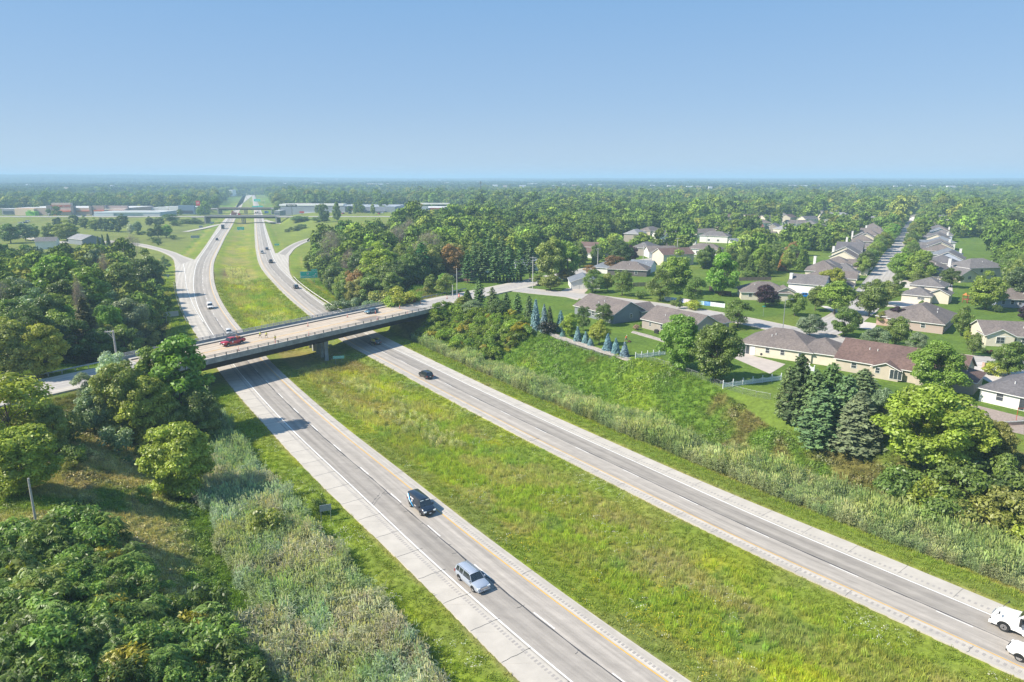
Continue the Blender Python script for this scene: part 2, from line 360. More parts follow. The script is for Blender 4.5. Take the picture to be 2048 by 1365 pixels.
# terrain sheet: rings round the camera's foot, finest where the ground is near
def build_terrain():
    ang = np.radians(np.concatenate([np.linspace(-180, -62, 26)[:-1], np.linspace(-62, 62, 620), np.linspace(62, 180, 26)[1:-1]]))
    rad = np.concatenate([[3, 10, 18], np.geomspace(24, 420, 330), np.geomspace(420, 15000, 190)[1:]])
    A, R = np.meshgrid(ang, rad); X = R*np.sin(A); Y = R*np.cos(A); Z = height(X, Y)
    n, m = A.shape; V = np.stack([X, Y, Z], -1).reshape(-1, 3)
    i, j = np.meshgrid(np.arange(n-1), np.arange(m), indexing='ij'); j2 = (j+1) % m
    Fq = np.stack([i*m+j, (i+1)*m+j, (i+1)*m+j2, i*m+j2], -1).reshape(-1, 4)[:, ::-1]
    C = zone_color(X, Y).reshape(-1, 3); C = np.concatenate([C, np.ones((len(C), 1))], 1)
    m_, nt, b = newmat('ground_cover')
    at_ = N(nt, 'ShaderNodeAttribute', attribute_name='Col', attribute_type='GEOMETRY'); p = pos(nt)
    n1 = noise(nt, 1.3, 6, .7, p); n2 = noise(nt, .12, 4, .6, p)
    c1 = mixc(nt, ramp(nt, n1, .3, .7), (.62, .62, .6, 1), (1.3, 1.3, 1.25, 1)); c2 = mixc(nt, ramp(nt, n2, .35, .65), (.86, .88, .95, 1), (1.12, 1.08, 1, 1))
    o = mixc(nt, 1., mixc(nt, 1., at_.outputs['Color'], c1, 'MULTIPLY'), c2, 'MULTIPLY')
    nt.links.new(o, b.inputs['Base Color']); b.inputs['Roughness'].default_value = 1; b.inputs['Specular IOR Level'].default_value = .1
    bp = N(nt, 'ShaderNodeBump'); bp.inputs['Strength'].default_value = .6; bp.inputs['Distance'].default_value = .25
    nt.links.new(n1, bp.inputs['Height']); nt.links.new(bp.outputs[0], b.inputs['Normal'])
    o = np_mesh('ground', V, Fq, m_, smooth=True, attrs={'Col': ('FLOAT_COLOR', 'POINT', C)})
    tag(o, kind='structure')
build_terrain()

# ---------------------------------------------------------------- pavement materials
def pave_mat(name, c, dark=.8, streak=True, joint=None):
    m, nt, b = newmat(name); uv = N(nt, 'ShaderNodeAttribute', attribute_name='rd', attribute_type='GEOMETRY').outputs['Vector']
    n1 = noise(nt, 1., 5, .6, uv, (1.6, .035, 1)); n2 = noise(nt, 1., 6, .7, uv, (.7, .5, 1)); n3 = noise(nt, 1., 3, .5, uv, (14, 14, 1))
    sx_ = N(nt, 'ShaderNodeSeparateXYZ'); nt.links.new(uv, sx_.inputs[0]); cs_ = N(nt, 'ShaderNodeMath', operation='SINE'); mu_ = N(nt, 'ShaderNodeMath', operation='MULTIPLY'); mu_.inputs[1].default_value = 3.43; nt.links.new(sx_.outputs[0], mu_.inputs[0]); nt.links.new(mu_.outputs[0], cs_.inputs[0]); wear = ramp(nt, cs_.outputs[0], -1, 1, 1.07 if streak else 1., .93 if streak else 1.)
    a = mixc(nt, ramp(nt, n1, .35, .65), tuple(x*dark for x in c), tuple(x*1.1 for x in c))
    a = mixc(nt, 1., a, mixc(nt, ramp(nt, n2, .3, .7), (.84, .84, .85, 1), (1.1, 1.1, 1.1, 1)), 'MULTIPLY')
    a = mixc(nt, 1., a, mixc(nt, ramp(nt, n3, .3, .7), (.93, .93, .93, 1), (1.07, 1.07, 1.07, 1)), 'MULTIPLY')
    vs_ = N(nt, 'ShaderNodeVectorMath', operation='SCALE'); nt.links.new(a, vs_.inputs[0]); nt.links.new(wear, vs_.inputs['Scale']); a = vs_.outputs[0]
    nt.links.new(a, b.inputs['Base Color']); b.inputs['Roughness'].default_value = .9; b.inputs['Specular IOR Level'].default_value = .25
    return m
SHOULDER = pave_mat('shoulder_concrete', (.45, .415, .365), .90); LANE_D = pave_mat('lane_concrete_worn', (.32, .292, .26), .82)
LANE_L = pave_mat('lane_concrete', (.385, .35, .31), .82); DECKM = pave_mat('deck_concrete', (.48, .40, .315), .86); STREET = pave_mat('street_concrete', (.40, .375, .35), .86)
PAINTW = M('road_paint_white', (.78, .78, .76), .7, var=.12, scale=2); PAINTY = M('road_paint_yellow', (.62, .36, .07), .75, var=.15, scale=2)
TAR = M('tar_seal', (.07, .068, .07), .6, var=.35, scale=.6); RUMB = M('rumble_groove', (.33, .305, .285), .9, var=.15, scale=1)
def strip(name, ys, fL, fR, z, mats, cuts=None, skirt=.5, parent=None, kind='structure'):
    """paved strip between two edge functions; cuts = offsets from fR (metres, perpendicular) where the material changes"""
    V = []; Fq = []; mi = []; uv = []; n = 0; arc = 0; prev = None; rows = []
    for y in ys:
        c = 1/math.sqrt(1+float(slope(fR, y))**2); a, b = float(fR(y)), float(fL(y))
        xs = [a]+[a-k/c for k in (cuts or [])]+[b]; r = []
        if prev: arc += math.hypot(a-prev[0], y-prev[1])
        prev = (a, y)
        for x in [xs[0]]+xs+[xs[-1]]:
            V.append((x, y, z)); uv.append(((a-x)*c, arc, 0)); r.append(len(V)-1)
        V[r[0]] = (xs[0], y, z-skirt); V[r[-1]] = (xs[-1], y, z-skirt); rows.append(r)
    k = len(rows[0])
    for r0, r1 in zip(rows[:-1], rows[1:]):
        for j in range(k-1):
            Fq.append((r0[j], r0[j+1], r1[j+1], r1[j])[::-1]); mi.append(min(max(j-1, 0), len(mats)-1))
    sgn = 1
    o = np_mesh(name, V, np.array(Fq)[:, ::sgn], None, parent=parent, attrs={'rd': ('FLOAT_VECTOR', 'POINT', uv)}, mats=mats, mi=mi)
    if kind and parent is None: tag(o, kind=kind)
    return o
yr = list(np.arange(24, 320, 3.))+list(np.arange(320, GL, 8.))+[GL]
# left carriageway measured from the median edge: shoulder 1.7 | lane | lane | rest
strip('road_left_carriageway', yr, OL, ML, 0, [SHOULDER, LANE_L, LANE_D, SHOULDER], [1.7, 5.35, 9.0])
yf = list(np.arange(GL, 2050, 18.)); strip('road_left_far', yf, OLm, ML, 0, [SHOULDER, LANE_L, LANE_D, SHOULDER], [1.7, 5.35, 9.0])
nOR = lambda y: OR(y); nMR = lambda y: MR(y)
yr2 = [y for y in yr if y < GR]+[GR]
def strip2(name, ys, fIn, fOut, cuts, mats):          # mirrored: offsets grow to the right of the inner edge
    V = []; uv = []; rows = []; arc = 0; prev = None
    for y in ys:
        c = 1/math.sqrt(1+float(slope(fIn, y))**2); a, b = float(fIn(y)), float(fOut(y)); xs = [a]+[a+k/c for k in cuts]+[b]; r = []
        if prev: arc += math.hypot(a-prev[0], y-prev[1])
        prev = (a, y)
        for x in [xs[0]]+xs+[xs[-1]]: V.append((x, y, 0)); uv.append(((x-a)*c, arc, 5)); r.append(len(V)-1)
        V[r[0]] = (xs[0], y, -.5); V[r[-1]] = (xs[-1], y, -.5); rows.append(r)
    Fq = []; mi = []
    for r0, r1 in zip(rows[:-1], rows[1:]):
        for j in range(len(r0)-1): Fq.append((r0[j], r0[j+1], r1[j+1], r1[j])); mi.append(min(max(j-1, 0), len(mats)-1))
    return tag(np_mesh(name, V, Fq, None, attrs={'rd': ('FLOAT_VECTOR', 'POINT', uv)}, mats=mats, mi=mi), kind='structure')
strip2('road_right_carriageway', yr2, MR, OR, [1.8, 5.45, 9.1], [SHOULDER, LANE_L, LANE_D, SHOULDER])
strip2('road_right_far', list(np.arange(GR, 2050, 18.)), MR, ORm, [1.8, 5.45, 9.1], [SHOULDER, LANE_L, LANE_D, SHOULDER])
def resample(pts, n):
    P_ = np.array(pts, float); d = np.concatenate([[0], np.cumsum(np.hypot(*np.diff(P_, axis=0).T))]); t = np.linspace(0, d[-1], n)
    q = np.stack([np.interp(t, d, P_[:, 0]), np.interp(t, d, P_[:, 1])], 1); r = q.copy()
    for _ in range(3): r[1:-1] = (r[:-2]+2*r[1:-1]+r[2:])/4
    return r
def ribbon(name, A, B, z, mats, parent=None, kind='structure', skirt=.4, cut=None):
    V = []; uv = []; rows = []; arc = 0
    for k, (a, b) in enumerate(zip(A, B)):
        a = np.array(a); b = np.array(b); wd = np.linalg.norm(b-a)
        if k: arc += float(np.linalg.norm((a+b)/2-pm))
        pm = (a+b)/2; zz = z[k] if hasattr(z, '__len__') else z; r = []
        ts = [0]+(cut or [])+[1]
        for q, t in enumerate([0]+ts+[1]):
            p = a+(b-a)*t; V.append((p[0], p[1], zz-(skirt if q in (0, len(ts)+1) else 0))); uv.append((t*wd, arc, 9)); r.append(len(V)-1)
        rows.append(r)
    Fq = [(r0[j], r0[j+1], r1[j+1], r1[j]) for r0, r1 in zip(rows[:-1], rows[1:]) for j in range(len(rows[0])-1)]
    mi = [min(max(j-1, 0), len(mats)-1) for _ in rows[:-1] for j in range(len(rows[0])-1)]
    o = np_mesh(name, V, Fq, None, parent=parent, attrs={'rd': ('FLOAT_VECTOR', 'POINT', uv)}, mats=mats, mi=mi)
    if parent is None and kind: tag(o, kind=kind)
    return o
rl = [(OL(y), y) for y in (GL-30, GL-15, GL)]
ribbon('road_ramp_left', resample(rampL[1:], 26), resample([(float(OLm(412))-1, 412)]+rampLr[1:], 26), .012, [SHOULDER, LANE_L, SHOULDER], cut=[.25, .8])
ribbon('road_ramp_right', resample([(float(ORm(444))+1, 444)]+rampRl[2:], 24), resample([(float(OR(430)), 430)]+rampR[1:], 24), .012, [SHOULDER, LANE_D, SHOULDER], cut=[.2, .7])
def centre(pts, wd):
    P_ = np.array(pts, float); t = np.gradient(P_, axis=0); t /= np.linalg.norm(t, axis=1)[:, None]; n = np.stack([-t[:, 1], t[:, 0]], 1)
    return P_+n*wd/2, P_-n*wd/2
# far ramps and the two far crossing roads
a, b = centre(resample([at(u, v) for u, v in ((441,449),(425,452),(412,456),(395,459),(370,464))], 14), 6); ribbon('road_far_ramp_left', a, b, .02, [SHOULDER])
a, b = centre(resample([at(u, v) for u, v in ((528,440),(540,444),(560,447),(590,449),(640,449))], 14), 6); ribbon('road_far_ramp_right', a, b, .02, [SHOULDER])
a, b = centre(resample([at(u, v, 1) for u, v in ((-60,470),(20,468),(60,478),(100,485),(160,490),(190,478))], 16), 7); ribbon('road_service_lane', a, b, 1.6, [SHOULDER])
for k, (y0, yy0) in enumerate(((759., 7.0), (964., 7.0))):
    xl = float(OLm(y0))-13; xr = float(ORm(y0))+14
    for side, xa, xb in ((0, xl-420, xl), (1, xr, xr+420)):
        a, b = centre(resample([(xa, y0), (xb, y0)], 20), 12); ribbon('road_crossing', a, b, 6.85, [STREET], skirt=1)
a, b = centre(resample([(float(OLm(759))-430, 759), (-640, 775), (-760, 700), (-820, 640)], 20), 11); ribbon('road_crossing', a, b, 3.2, [SHOULDER], skirt=2.5)

# ---------------------------------------------------------------- markings
def off(f, y, d):                                     # point d metres to the right of edge f at y (perpendicular)
    s_ = float(slope(f, y)); c = 1/math.sqrt(1+s_*s_); return (float(f(y))+d*c, y-d*c*s_)
def line_mark(name, f, d, w_, mat, z=.006, y0=26, y1=1300, dash=None, gap=0, jitter=0, parent=None):
    V = []; Fq = []
    if dash is None:
        ys = list(np.arange(y0, min(y1, 330), 2.))+list(np.arange(330, y1, 12.)) if y1 > 330 else list(np.arange(y0, y1, 2.))
        for k, y in enumerate(ys):
            j = (random.random()-.5)*jitter; wj = w_*(1+(random.random()-.5)*(1.2 if jitter else 0)); grow = 1+max(0, y-250)/900
            V += [(*off(f, y, d+j-wj*grow/2), z), (*off(f, y, d+j+wj*grow/2), z)]
            if k: n = len(V); Fq.append((n-4, n-3, n-1, n-2))
    else:
        y = y0
        while y < y1:
            cc = 1/math.sqrt(1+float(slope(f, y))**2); ye = y+dash*cc
            grow = 1+max(0, y-250)/900
            V += [(*off(f, y, d-w_*grow/2), z), (*off(f, y, d+w_*grow/2), z), (*off(f, ye, d+w_*grow/2), z), (*off(f, ye, d-w_*grow/2), z)]
            n = len(V); Fq.append((n-4, n-3, n-2, n-1)); y += (dash+gap)*cc
    return tag(np_mesh(name, V, Fq, mat), kind='structure')
line_mark('yellow_edge_line', ML, -1.8, .16, PAINTY); line_mark('white_edge_line', ML, -9.05, .16, PAINTW, y1=1300)
line_mark('yellow_edge_line', MR, 1.9, .14, PAINTY); line_mark('white_edge_line', MR, 9.15, .14, PAINTW, y1=1300)
line_mark('lane_dash', ML, -5.1, .12, PAINTW, dash=3.6, gap=8.6, z=.009, y0=27); line_mark('lane_dash', MR, 5.15, .09, PAINTW, dash=3.6, gap=8.6, z=.009, y0=33)
line_mark('tar_seam', ML, -5.35, .17, TAR, jitter=.12, z=.005, y1=240); line_mark('tar_seam', MR, 5.42, .15, TAR, jitter=.06, z=.005, y1=420)
line_mark('tar_seam', ML, -9.25, .05, TAR, jitter=.06, z=.005, y1=150)
line_mark('tar_seam', OL, 4.3, .13, TAR, jitter=.05, z=.005, y0=205, y1=330)
line_mark('white_edge_line', OL, 4.4, .15, PAINTW, y0=225, y1=405)
# shoulder joints, tar spurs
mb = MB()
def cross(f, y, d0, d1, w_, mb, z=.017, skew=0, jit=.0):
    n = 6; pts = []
    for k in range(n+1):
        d = d0+(d1-d0)*k/n; x, yy = off(f, y+skew*k/n+(random.random()-.5)*jit, d); pts.append((x, yy))
    for (a, b) in zip(pts[:-1], pts[1:]): mb.quad((a[0], a[1], z), (b[0], b[1], z), (b[0], b[1]+w_, z), (a[0], a[1]+w_, z))
y = 30.
while y < 330:
    cross(OL, y, .02, 3.8, .09, mb, jit=.12)
    if random.random() < .5: cross(ML, y+2, -1.6, 0, .06, mb, jit=.1)
    cross(MR, y+1.5, .02, 1.7, .05, mb, jit=.1); cross(OR, y+3, -2.9, 0, .05, mb, jit=.04); y += 4.9
for y in np.arange(34, 215, 1.9):
    if random.random() < .55: cross(ML, y, -5.35-random.random()*.9, -5.35+random.random()*.4*(random.random() < .3), .08, mb, skew=random.uniform(-.3, .3), jit=.1)
cross(ML, 98.5, -9.0, -5.0, .22, mb, skew=3.2, jit=.2); cross(ML, 98.9, -9.0, -6.5, .3, mb, skew=2.2, jit=.3)
cross(ML, 259, -9.2, -1.6, .3, mb, z=.008); cross(ML, 379, -9.2, -1.6, .4, mb, z=.008); cross(ML, 275, -13, -9, .3, mb, z=.008)
cross(MR, 119, .1, 2.2, .15, mb, jit=.3)
tag(mb.build('shoulder_joint', TAR), kind='structure')
SL_ROAD = {o.name: o for o in bpy.data.objects if o.name.startswith('road_')}
def shoulder_slabs(road, fo, inner, y0, y1, side):
    y = y0; k = 0
    while y < y1:
        ye = y+4.87; a0 = off(fo, y+.015, .03*side); a1 = off(fo, ye-.015, .03*side); b0 = inner(y+.015); b1 = inner(ye-.015); mb_ = MB(); z = .010+.0006*(k % 3)
        q = [a0, b0, b1, a1] if side > 0 else [b0, a0, a1, b1]; mb_.add([(*p, z) for p in q]+[(*p, -.05) for p in q], [(0, 1, 2, 3), (0, 4, 5, 1), (1, 5, 6, 2), (2, 6, 7, 3), (3, 7, 4, 0)])
        n_ = len(mb_.v); me_ = np_mesh('shoulder_slab', mb_.v[:4], [(0, 1, 2, 3)], SHOULDER, parent='none') if False else None
        o = mb_.build('shoulder_slab', SLABM, road); y = ye; k += 1
SLABM = M('shoulder_slab', (.45, .415, .365), .9, var=.1, scale=.45, obj=False, bump=.1)
def inn(f, d):
    def g(y):
        p = off(f, y, d); p = off(f, y+(y-p[1]), d); return p
    return g
shoulder_slabs(SL_ROAD['road_left_carriageway'], OL, inn(ML, -9.42), 30, 200, 1)
shoulder_slabs(SL_ROAD['road_right_carriageway'], OR, inn(MR, 9.5), 33, 235, -1)
V = []; Fq = []
def rumble(f, d0, d1, y0, y1, step=.52):
    y = y0
    while y < y1:
        a = off(f, y, d0); b = off(f, y, d1); cc = 1/math.sqrt(1+float(slope(f, y))**2); h_ = .25*cc
        a2 = off(f, y+h_, d0); b2 = off(f, y+h_, d1); n = len(V); V.extend([(*a, .016), (*b, .016), (*b2, .016), (*a2, .016)]); Fq.append((n, n+1, n+2, n+3)); y += step*cc
rumble(ML, -10.15, -9.72, 28, 126); rumble(ML, -1.35, -.95, 28, 126); rumble(MR, 10.0, 10.45, 34, 170, .62); rumble(MR, .8, 1.3, 34, 170, .62)
tag(np_mesh('rumble_strip', V, Fq, RUMB), kind='structure')
V = []; Fq = []
line_mark('rumble_strip', ML, -9.95, .3, RUMB, y0=126, y1=220, z=.016); line_mark('rumble_strip', ML, -1.1, .3, RUMB, y0=126, y1=330); line_mark('rumble_strip', MR, 10.2, .3, RUMB, y0=170, y1=330, z=.016)
line_mark('rumble_strip', MR, 1.05, .25, RUMB, y0=170, y1=330)

# ---------------------------------------------------------------- streets of the housing area
GZ = 6.5
stA = resample([bxy(BLEN+.4, BW/2), bxy(BLEN+24, BW/2), (-2, 261), (14, 283), (32, 308), (60, 340), (95, 372)], 40)
stA0 = resample([bxy(S0-.4, BW/2), bxy(-30, BW/2), bxy(-70, BW/2), bxy(-120, BW/2+2), bxy(-200, BW/2+6)], 30)
stB = resample([(-1, 262), (5, 253), (24, 242), (46, 224), (59, 211), (70, 196), (79, 181), (88, 168), (100, 156), (118, 147), (140, 140)], 50)
stC = resample([(80, 179), (84, 183), (100, 199), (123, 233), at(1773, 545, 6.5), at(1794, 500, 6.5), at(1812, 466, 6.5), at(1824, 445, 6.5), at(1832, 432, 6.5)], 50)
def street(c, wd, z, name='street'):
    a, b = centre(c, wd); return ribbon(name, a, b, z, [STREET])
street(stA, 11.5, 6.96-.38*0, 'street_cross') if False else None
zA = [BZ-(BZ-GZ-.07)*float(sstep(0, 45, np.array(k*3.6))) for k in range(40)]
a, b = centre(stA, 12.5); ribbon('street_bridge_approach', a, b, zA, [SHOULDER, STREET, SHOULDER], cut=[.22, .78])
a, b = centre(stA0, 13); ribbon('street_bridge_approach', a, b, BZ, [SHOULDER, STREET, SHOULDER], cut=[.22, .78])
street(stB, 9.6, GZ+.065, 'street_curving'); street(stC, 11, GZ+.06, 'street_long')
def kerb(cl, wd, z, gaps=()):
    a, b = centre(cl, wd); mb = MB()
    for E_, sg in ((a, 1), (b, -1)):
        for k in range(len(E_)-1):
            p, q = E_[k], E_[k+1]; d = (q-p)/max(np.linalg.norm(q-p), 1e-6); n = np.array([-d[1], d[0]])*sg
            o1 = p+n*.02; o2 = q+n*.02; i1 = p+n*.2; i2 = q+n*.2; zz = z+.1
            mb.add([(*o1, z-.3), (*o2, z-.3), (*o2, zz), (*o1, zz), (*i1, zz), (*i2, zz), (*i1, z-.3), (*i2, z-.3)], [(0, 1, 2, 3), (3, 2, 5, 4), (4, 5, 7, 6)])
    return tag(mb.build('kerb', SHOULDER), kind='structure')
kerb(stB[3:], 9.6, GZ+.05); kerb(stC[3:], 11, GZ+.05)
def slab(name, pts, z=GZ+.05, mat=None, kind='structure', parent=None, th=.3):
    n = len(pts); V = [(x, y, z) for x, y in pts]+[(x, y, z-th) for x, y in pts]
    Fc = [tuple(range(n))]+[(k, n+k, n+(k+1) % n, (k+1) % n) for k in range(n)]
    a2 = sum(pts[k][0]*pts[(k+1) % n][1]-pts[(k+1) % n][0]*pts[k][1] for k in range(n))
    if a2 < 0: Fc = [f[::-1] for f in Fc]
    mb = MB(); mb.add(V, Fc); o = mb.build(name, mat or DRIVE, parent)
    if parent is None: tag(o, kind=kind)
    return o
DRIVE = M('driveway_concrete', (.50, .46, .43), .9, var=.1, scale=.5, obj=False)
DRIVEP = M('driveway_pinkish', (.44, .385, .34), .9, var=.1, scale=.5, obj=False)
def drv(px, z=.05, mat=None, name='driveway'): return slab(name, pz(px), GZ+z, mat)
drv([(1133,577),(1178,578),(1155,601),(1110,589)], .05, DRIVEP)
drv([(1640,700),(1700,715),(1760,740),(1700,700),(1660,690)], .045)
drv([(1935,726),(2060,722),(2100,760),(1990,772),(1952,750)], .075)
drv([(1772,556),(1830,560),(1905,570),(1905,584),(1830,578),(1765,571)], .05)
drv([(1690,639),(1755,648),(1745,661),(1692,652)], .05)
drv([(1655,613),(1690,628),(1700,640),(1640,612)], .05)
drv([(1870,600),(1760,604),(1745,612),(1850,618)], .05)
# ---------------------------------------------------------------- the overpass
def bridge_box(mb, s0, s1, t0, t1, z0, z1, mi=0):
    c = [bxy(s0, t0), bxy(s1, t0), bxy(s1, t1), bxy(s0, t1)]
    vs = [(x, y, z0) for x, y in c]+[(x, y, z1) for x, y in c]
    # bxy frame is left-handed when t grows to the far side, so wind accordingly
    mb.add(vs, [(0,3,2,1),(4,5,6,7),(0,1,5,4),(1,2,6,5),(2,3,7,6),(3,0,4,7)], mi)
FASCIA = M('weathered_concrete', (.30, .305, .30), .9, var=.3, scale=.7, bump=.1, obj=False)
GIRD = M('shade_dark_girder', (.022, .016, .018), .7, var=.3, scale=.5, obj=False); RAILG = M('grey_rail', (.36, .37, .38), .6, .3, var=.2, scale=1.5, obj=False)  # girders near black: shade below the deck overhang put into their colour
POSTD = M('dark_rail_post', (.10, .10, .10), .7, var=.3)
br = thing('overpass_bridge', 'long concrete road bridge on shade-dark girders crossing over both carriageways, in front', 'bridge')
ribbon('deck', resample([bxy(S0, .5), bxy(BLEN, .5)], 30)[::1], resample([bxy(S0, 17.4), bxy(BLEN, 17.4)], 30), BZ, [DECKM], parent=br, skirt=.25)
mb = MB(); bridge_box(mb, S0, BLEN, .45, 17.45, BZ-.55, BZ-.03); mb.build('slab', FASCIA, br)
mb = MB(); bridge_box(mb, S0-2, BLEN+2, 0, .42, 6.25, 7.42); bridge_box(mb, S0-2, BLEN+2, -.06, .46, 7.42, 7.5); mb.build('parapet', FASCIA, br)
mb = MB(); bridge_box(mb, S0-2, BLEN+2, 17.45, 17.85, 6.25, 7.75); mb.build('parapet', FASCIA, br)
mb = MB(); bridge_box(mb, S0, BLEN+2, 15.6, 17.42, BZ, BZ+.24); mb.build('sidewalk', SHOULDER, br)
mb = MB(); bridge_box(mb, S0, BLEN+2, 15.28, 15.58, BZ, BZ+.2); mb.build('kerb', M('kerb_shadow_tone', (.10, .09, .08), .9, var=.3), br)  # kerb-line shadow put into the dark colour of this strip
for t in (1.7, 4.5, 7.3, 10.1, 12.9, 15.8):
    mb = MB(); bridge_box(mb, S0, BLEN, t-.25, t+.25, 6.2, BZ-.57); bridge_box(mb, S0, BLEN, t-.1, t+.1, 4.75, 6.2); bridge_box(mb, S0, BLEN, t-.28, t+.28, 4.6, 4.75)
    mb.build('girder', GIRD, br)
for t0, t1, zb, side in ((.12, .3, 7.5, 0), (17.56, 17.74, 7.75, 1)):
    s = S0; first = None
    while s < BLEN+1.6:
        x, y = bxy(s, (t0+t1)/2)
        if first is None:
            mb = MB(); mb.box((0, 0, .36), (.16, .16, .72), math.atan2(bd[1], bd[0])); first = mb.build('rail_post', POSTD if side == 0 else RAILG, br); first.location = (x, y, zb)
        else: copy_tree(first, loc=(x, y, zb))
        s += 2.85 if side == 0 else 1.9
    for z in ((.36, .66) if side == 0 else (.25, .45, .68)):
        mb = MB(); bridge_box(mb, S0-2, BLEN+2, t0+.02, t1-.04, zb+z-.05, zb+z+.05); mb.build('rail', RAILG, br)
# centre line + repairs on the deck
mb = MB()
for t in (7.9, 8.35): bridge_box(mb, S0, BLEN-5, t-.07, t+.07, BZ+.002, BZ+.008)
mb.build('centre_line', PAINTY, br)
mb = MB(); bridge_box(mb, S0, BLEN, 4.1, 4.16, BZ+.002, BZ+.007); bridge_box(mb, S0, BLEN, 11.9, 11.96, BZ+.002, BZ+.007); bridge_box(mb, 52, 60, 5, 8.6, BZ+.002, BZ+.006)
bridge_box(mb, BLEN-4.7, BLEN-4.4, .6, 15.2, BZ+.002, BZ+.009); mb.build('deck_joint', M('deck_crack', (.22, .19, .17), .9), br)
mb = MB(); bridge_box(mb, BLEN-4.3, BLEN-.1, .6, 15.2, BZ+.002, BZ+.006); mb.build('deck_patch', M('deck_asphalt', (.25, .235, .23), .9, var=.2, scale=.8, obj=False), br)
mb = MB(); bridge_box(mb, S0, BLEN, 5.4, 6.4, BZ+.002, BZ+.005); bridge_box(mb, S0, BLEN, 9.5, 10.6, BZ+.002, BZ+.005); mb.build('wheel_track', M('deck_tan', (.44, .375, .30), .9, var=.18, scale=.8, obj=False), br)
# pier in the median: cap and five columns
px_, py_ = at(642, 716, -.9); sp_, tp_ = bcoord(px_, py_); sp_ = float(sp_)
first = None
fd_ = np.array([float(slope(ML, 178)), 1.]); fd_ /= np.linalg.norm(fd_); pc0 = np.array(at(653, 720, -.9)); bz = math.atan2(fd_[1], fd_[0])
for i_ in range(5):
    x, y = pc0+fd_*4.2*i_; mb = MB()
    mb.box((0, 0, 1.3), (1.15, .95, 4.8), bz); mb.box((0, 0, 3.75), (1.35, 1.1, .95), bz)
    o = mb.build('pier_column', FASCIA, br); o.location = (x, y, 0)
mb = MB(); cc_ = pc0+fd_*8.4; mb.box((cc_[0], cc_[1], 4.3), (18.4, 1.1, .6), bz); mb.build('pier_cap', FASCIA, br)
for s0, s1 in ((BLEN-.4, BLEN+1.2), (S0-1.2, S0+.4)):
    mb = MB(); bridge_box(mb, s0, s1, .1, 17.5, -.5, 6.2); mb.build('abutment', FASCIA, br)
mb = MB(); bridge_box(mb, BLEN-.2, BLEN+5.6, -.1, .4, 2.5, 7.3); mb.build('wing_wall', FASCIA, br)

# far overpasses
def far_bridge(y0, z, lab, tan, deep):
    xl = float(OLm(y0))-15; xr = float(ORm(y0))+15; t = thing('overpass_bridge', lab, 'bridge'); M2 = M('far_bridge_%s' % tan, (.25, .25, .25) if tan == 'grey' else (.23, .20, .17), .9, obj=False)
    mb = MB(); mb.box(((xl+xr)/2, y0, z-.3), (xr-xl, 13, .7)); mb.build('deck', STREET, t)
    for s_ in (-1, 1): mb = MB(); mb.box(((xl+xr)/2, y0+s_*6.7, z+.25), (xr-xl, .4, 1.3)); mb.build('parapet', M2, t)
    for s_ in (-1, 1): mb = MB(); mb.box(((xl+xr)/2, y0+s_*5.4, z-1.4), (xr-xl-.5, .6, deep)); mb.build('girder', GIRD, t)
    xm = (float(ML(y0))+float(MR(y0)))/2
    for s_ in (-4.5, 0, 4.5): mb = MB(); mb.tube((xm, y0+s_, -1), (xm, y0+s_, z-2), .6, n=8); mb.build('pier_column', FASCIA, t)
    for x in (xl, xr): mb = MB(); mb.box((x, y0, z/2-1), (1.4, 13, z+1)); mb.build('abutment', FASCIA, t)
far_bridge(759., 7.2, 'nearer of the two far road bridges, dark grey and wide with splayed supports', 'grey', 1.5)
far_bridge(964., 7.2, 'thin brown far bridge seen just behind the wider grey one', 'brown', 1.6)
# ---------------------------------------------------------------- plants: prototypes
PROTO = bpy.data.collections.new('prototypes')          # never linked to the scene
def rdir(n, up=0.):
    v = RNG.normal(size=(n, 3)); v[:, 2] += up; return v/np.linalg.norm(v, axis=1)[:, None]
def leafquads(Pt, Nm, size, aspect=1.5, fold=0.):
    n = len(Pt); a = np.cross(Nm, rdir(n)); a /= np.linalg.norm(a, axis=1)[:, None]+1e-9; b = np.cross(Nm, a)
    s = (size*(.6+.8*RNG.random(n)))[:, None]; a = a*s*aspect/2; b = b*s/2
    V = np.stack([Pt-a, Pt+b*.9, Pt+a, Pt-b*.9], 1).reshape(-1, 3)
    return V, np.arange(4*n).reshape(n, 4)
def mesh_leaves(name, Vs, lvs, mat):
    V = np.concatenate(Vs); n = len(V)//4; lv = np.repeat(np.concatenate(lvs), 4)
    me = np_mesh(name, V, np.arange(4*n).reshape(n, 4), mat, parent='none', attrs={'lv': ('FLOAT', 'POINT', np.clip(lv, 0, 1))})
    return me
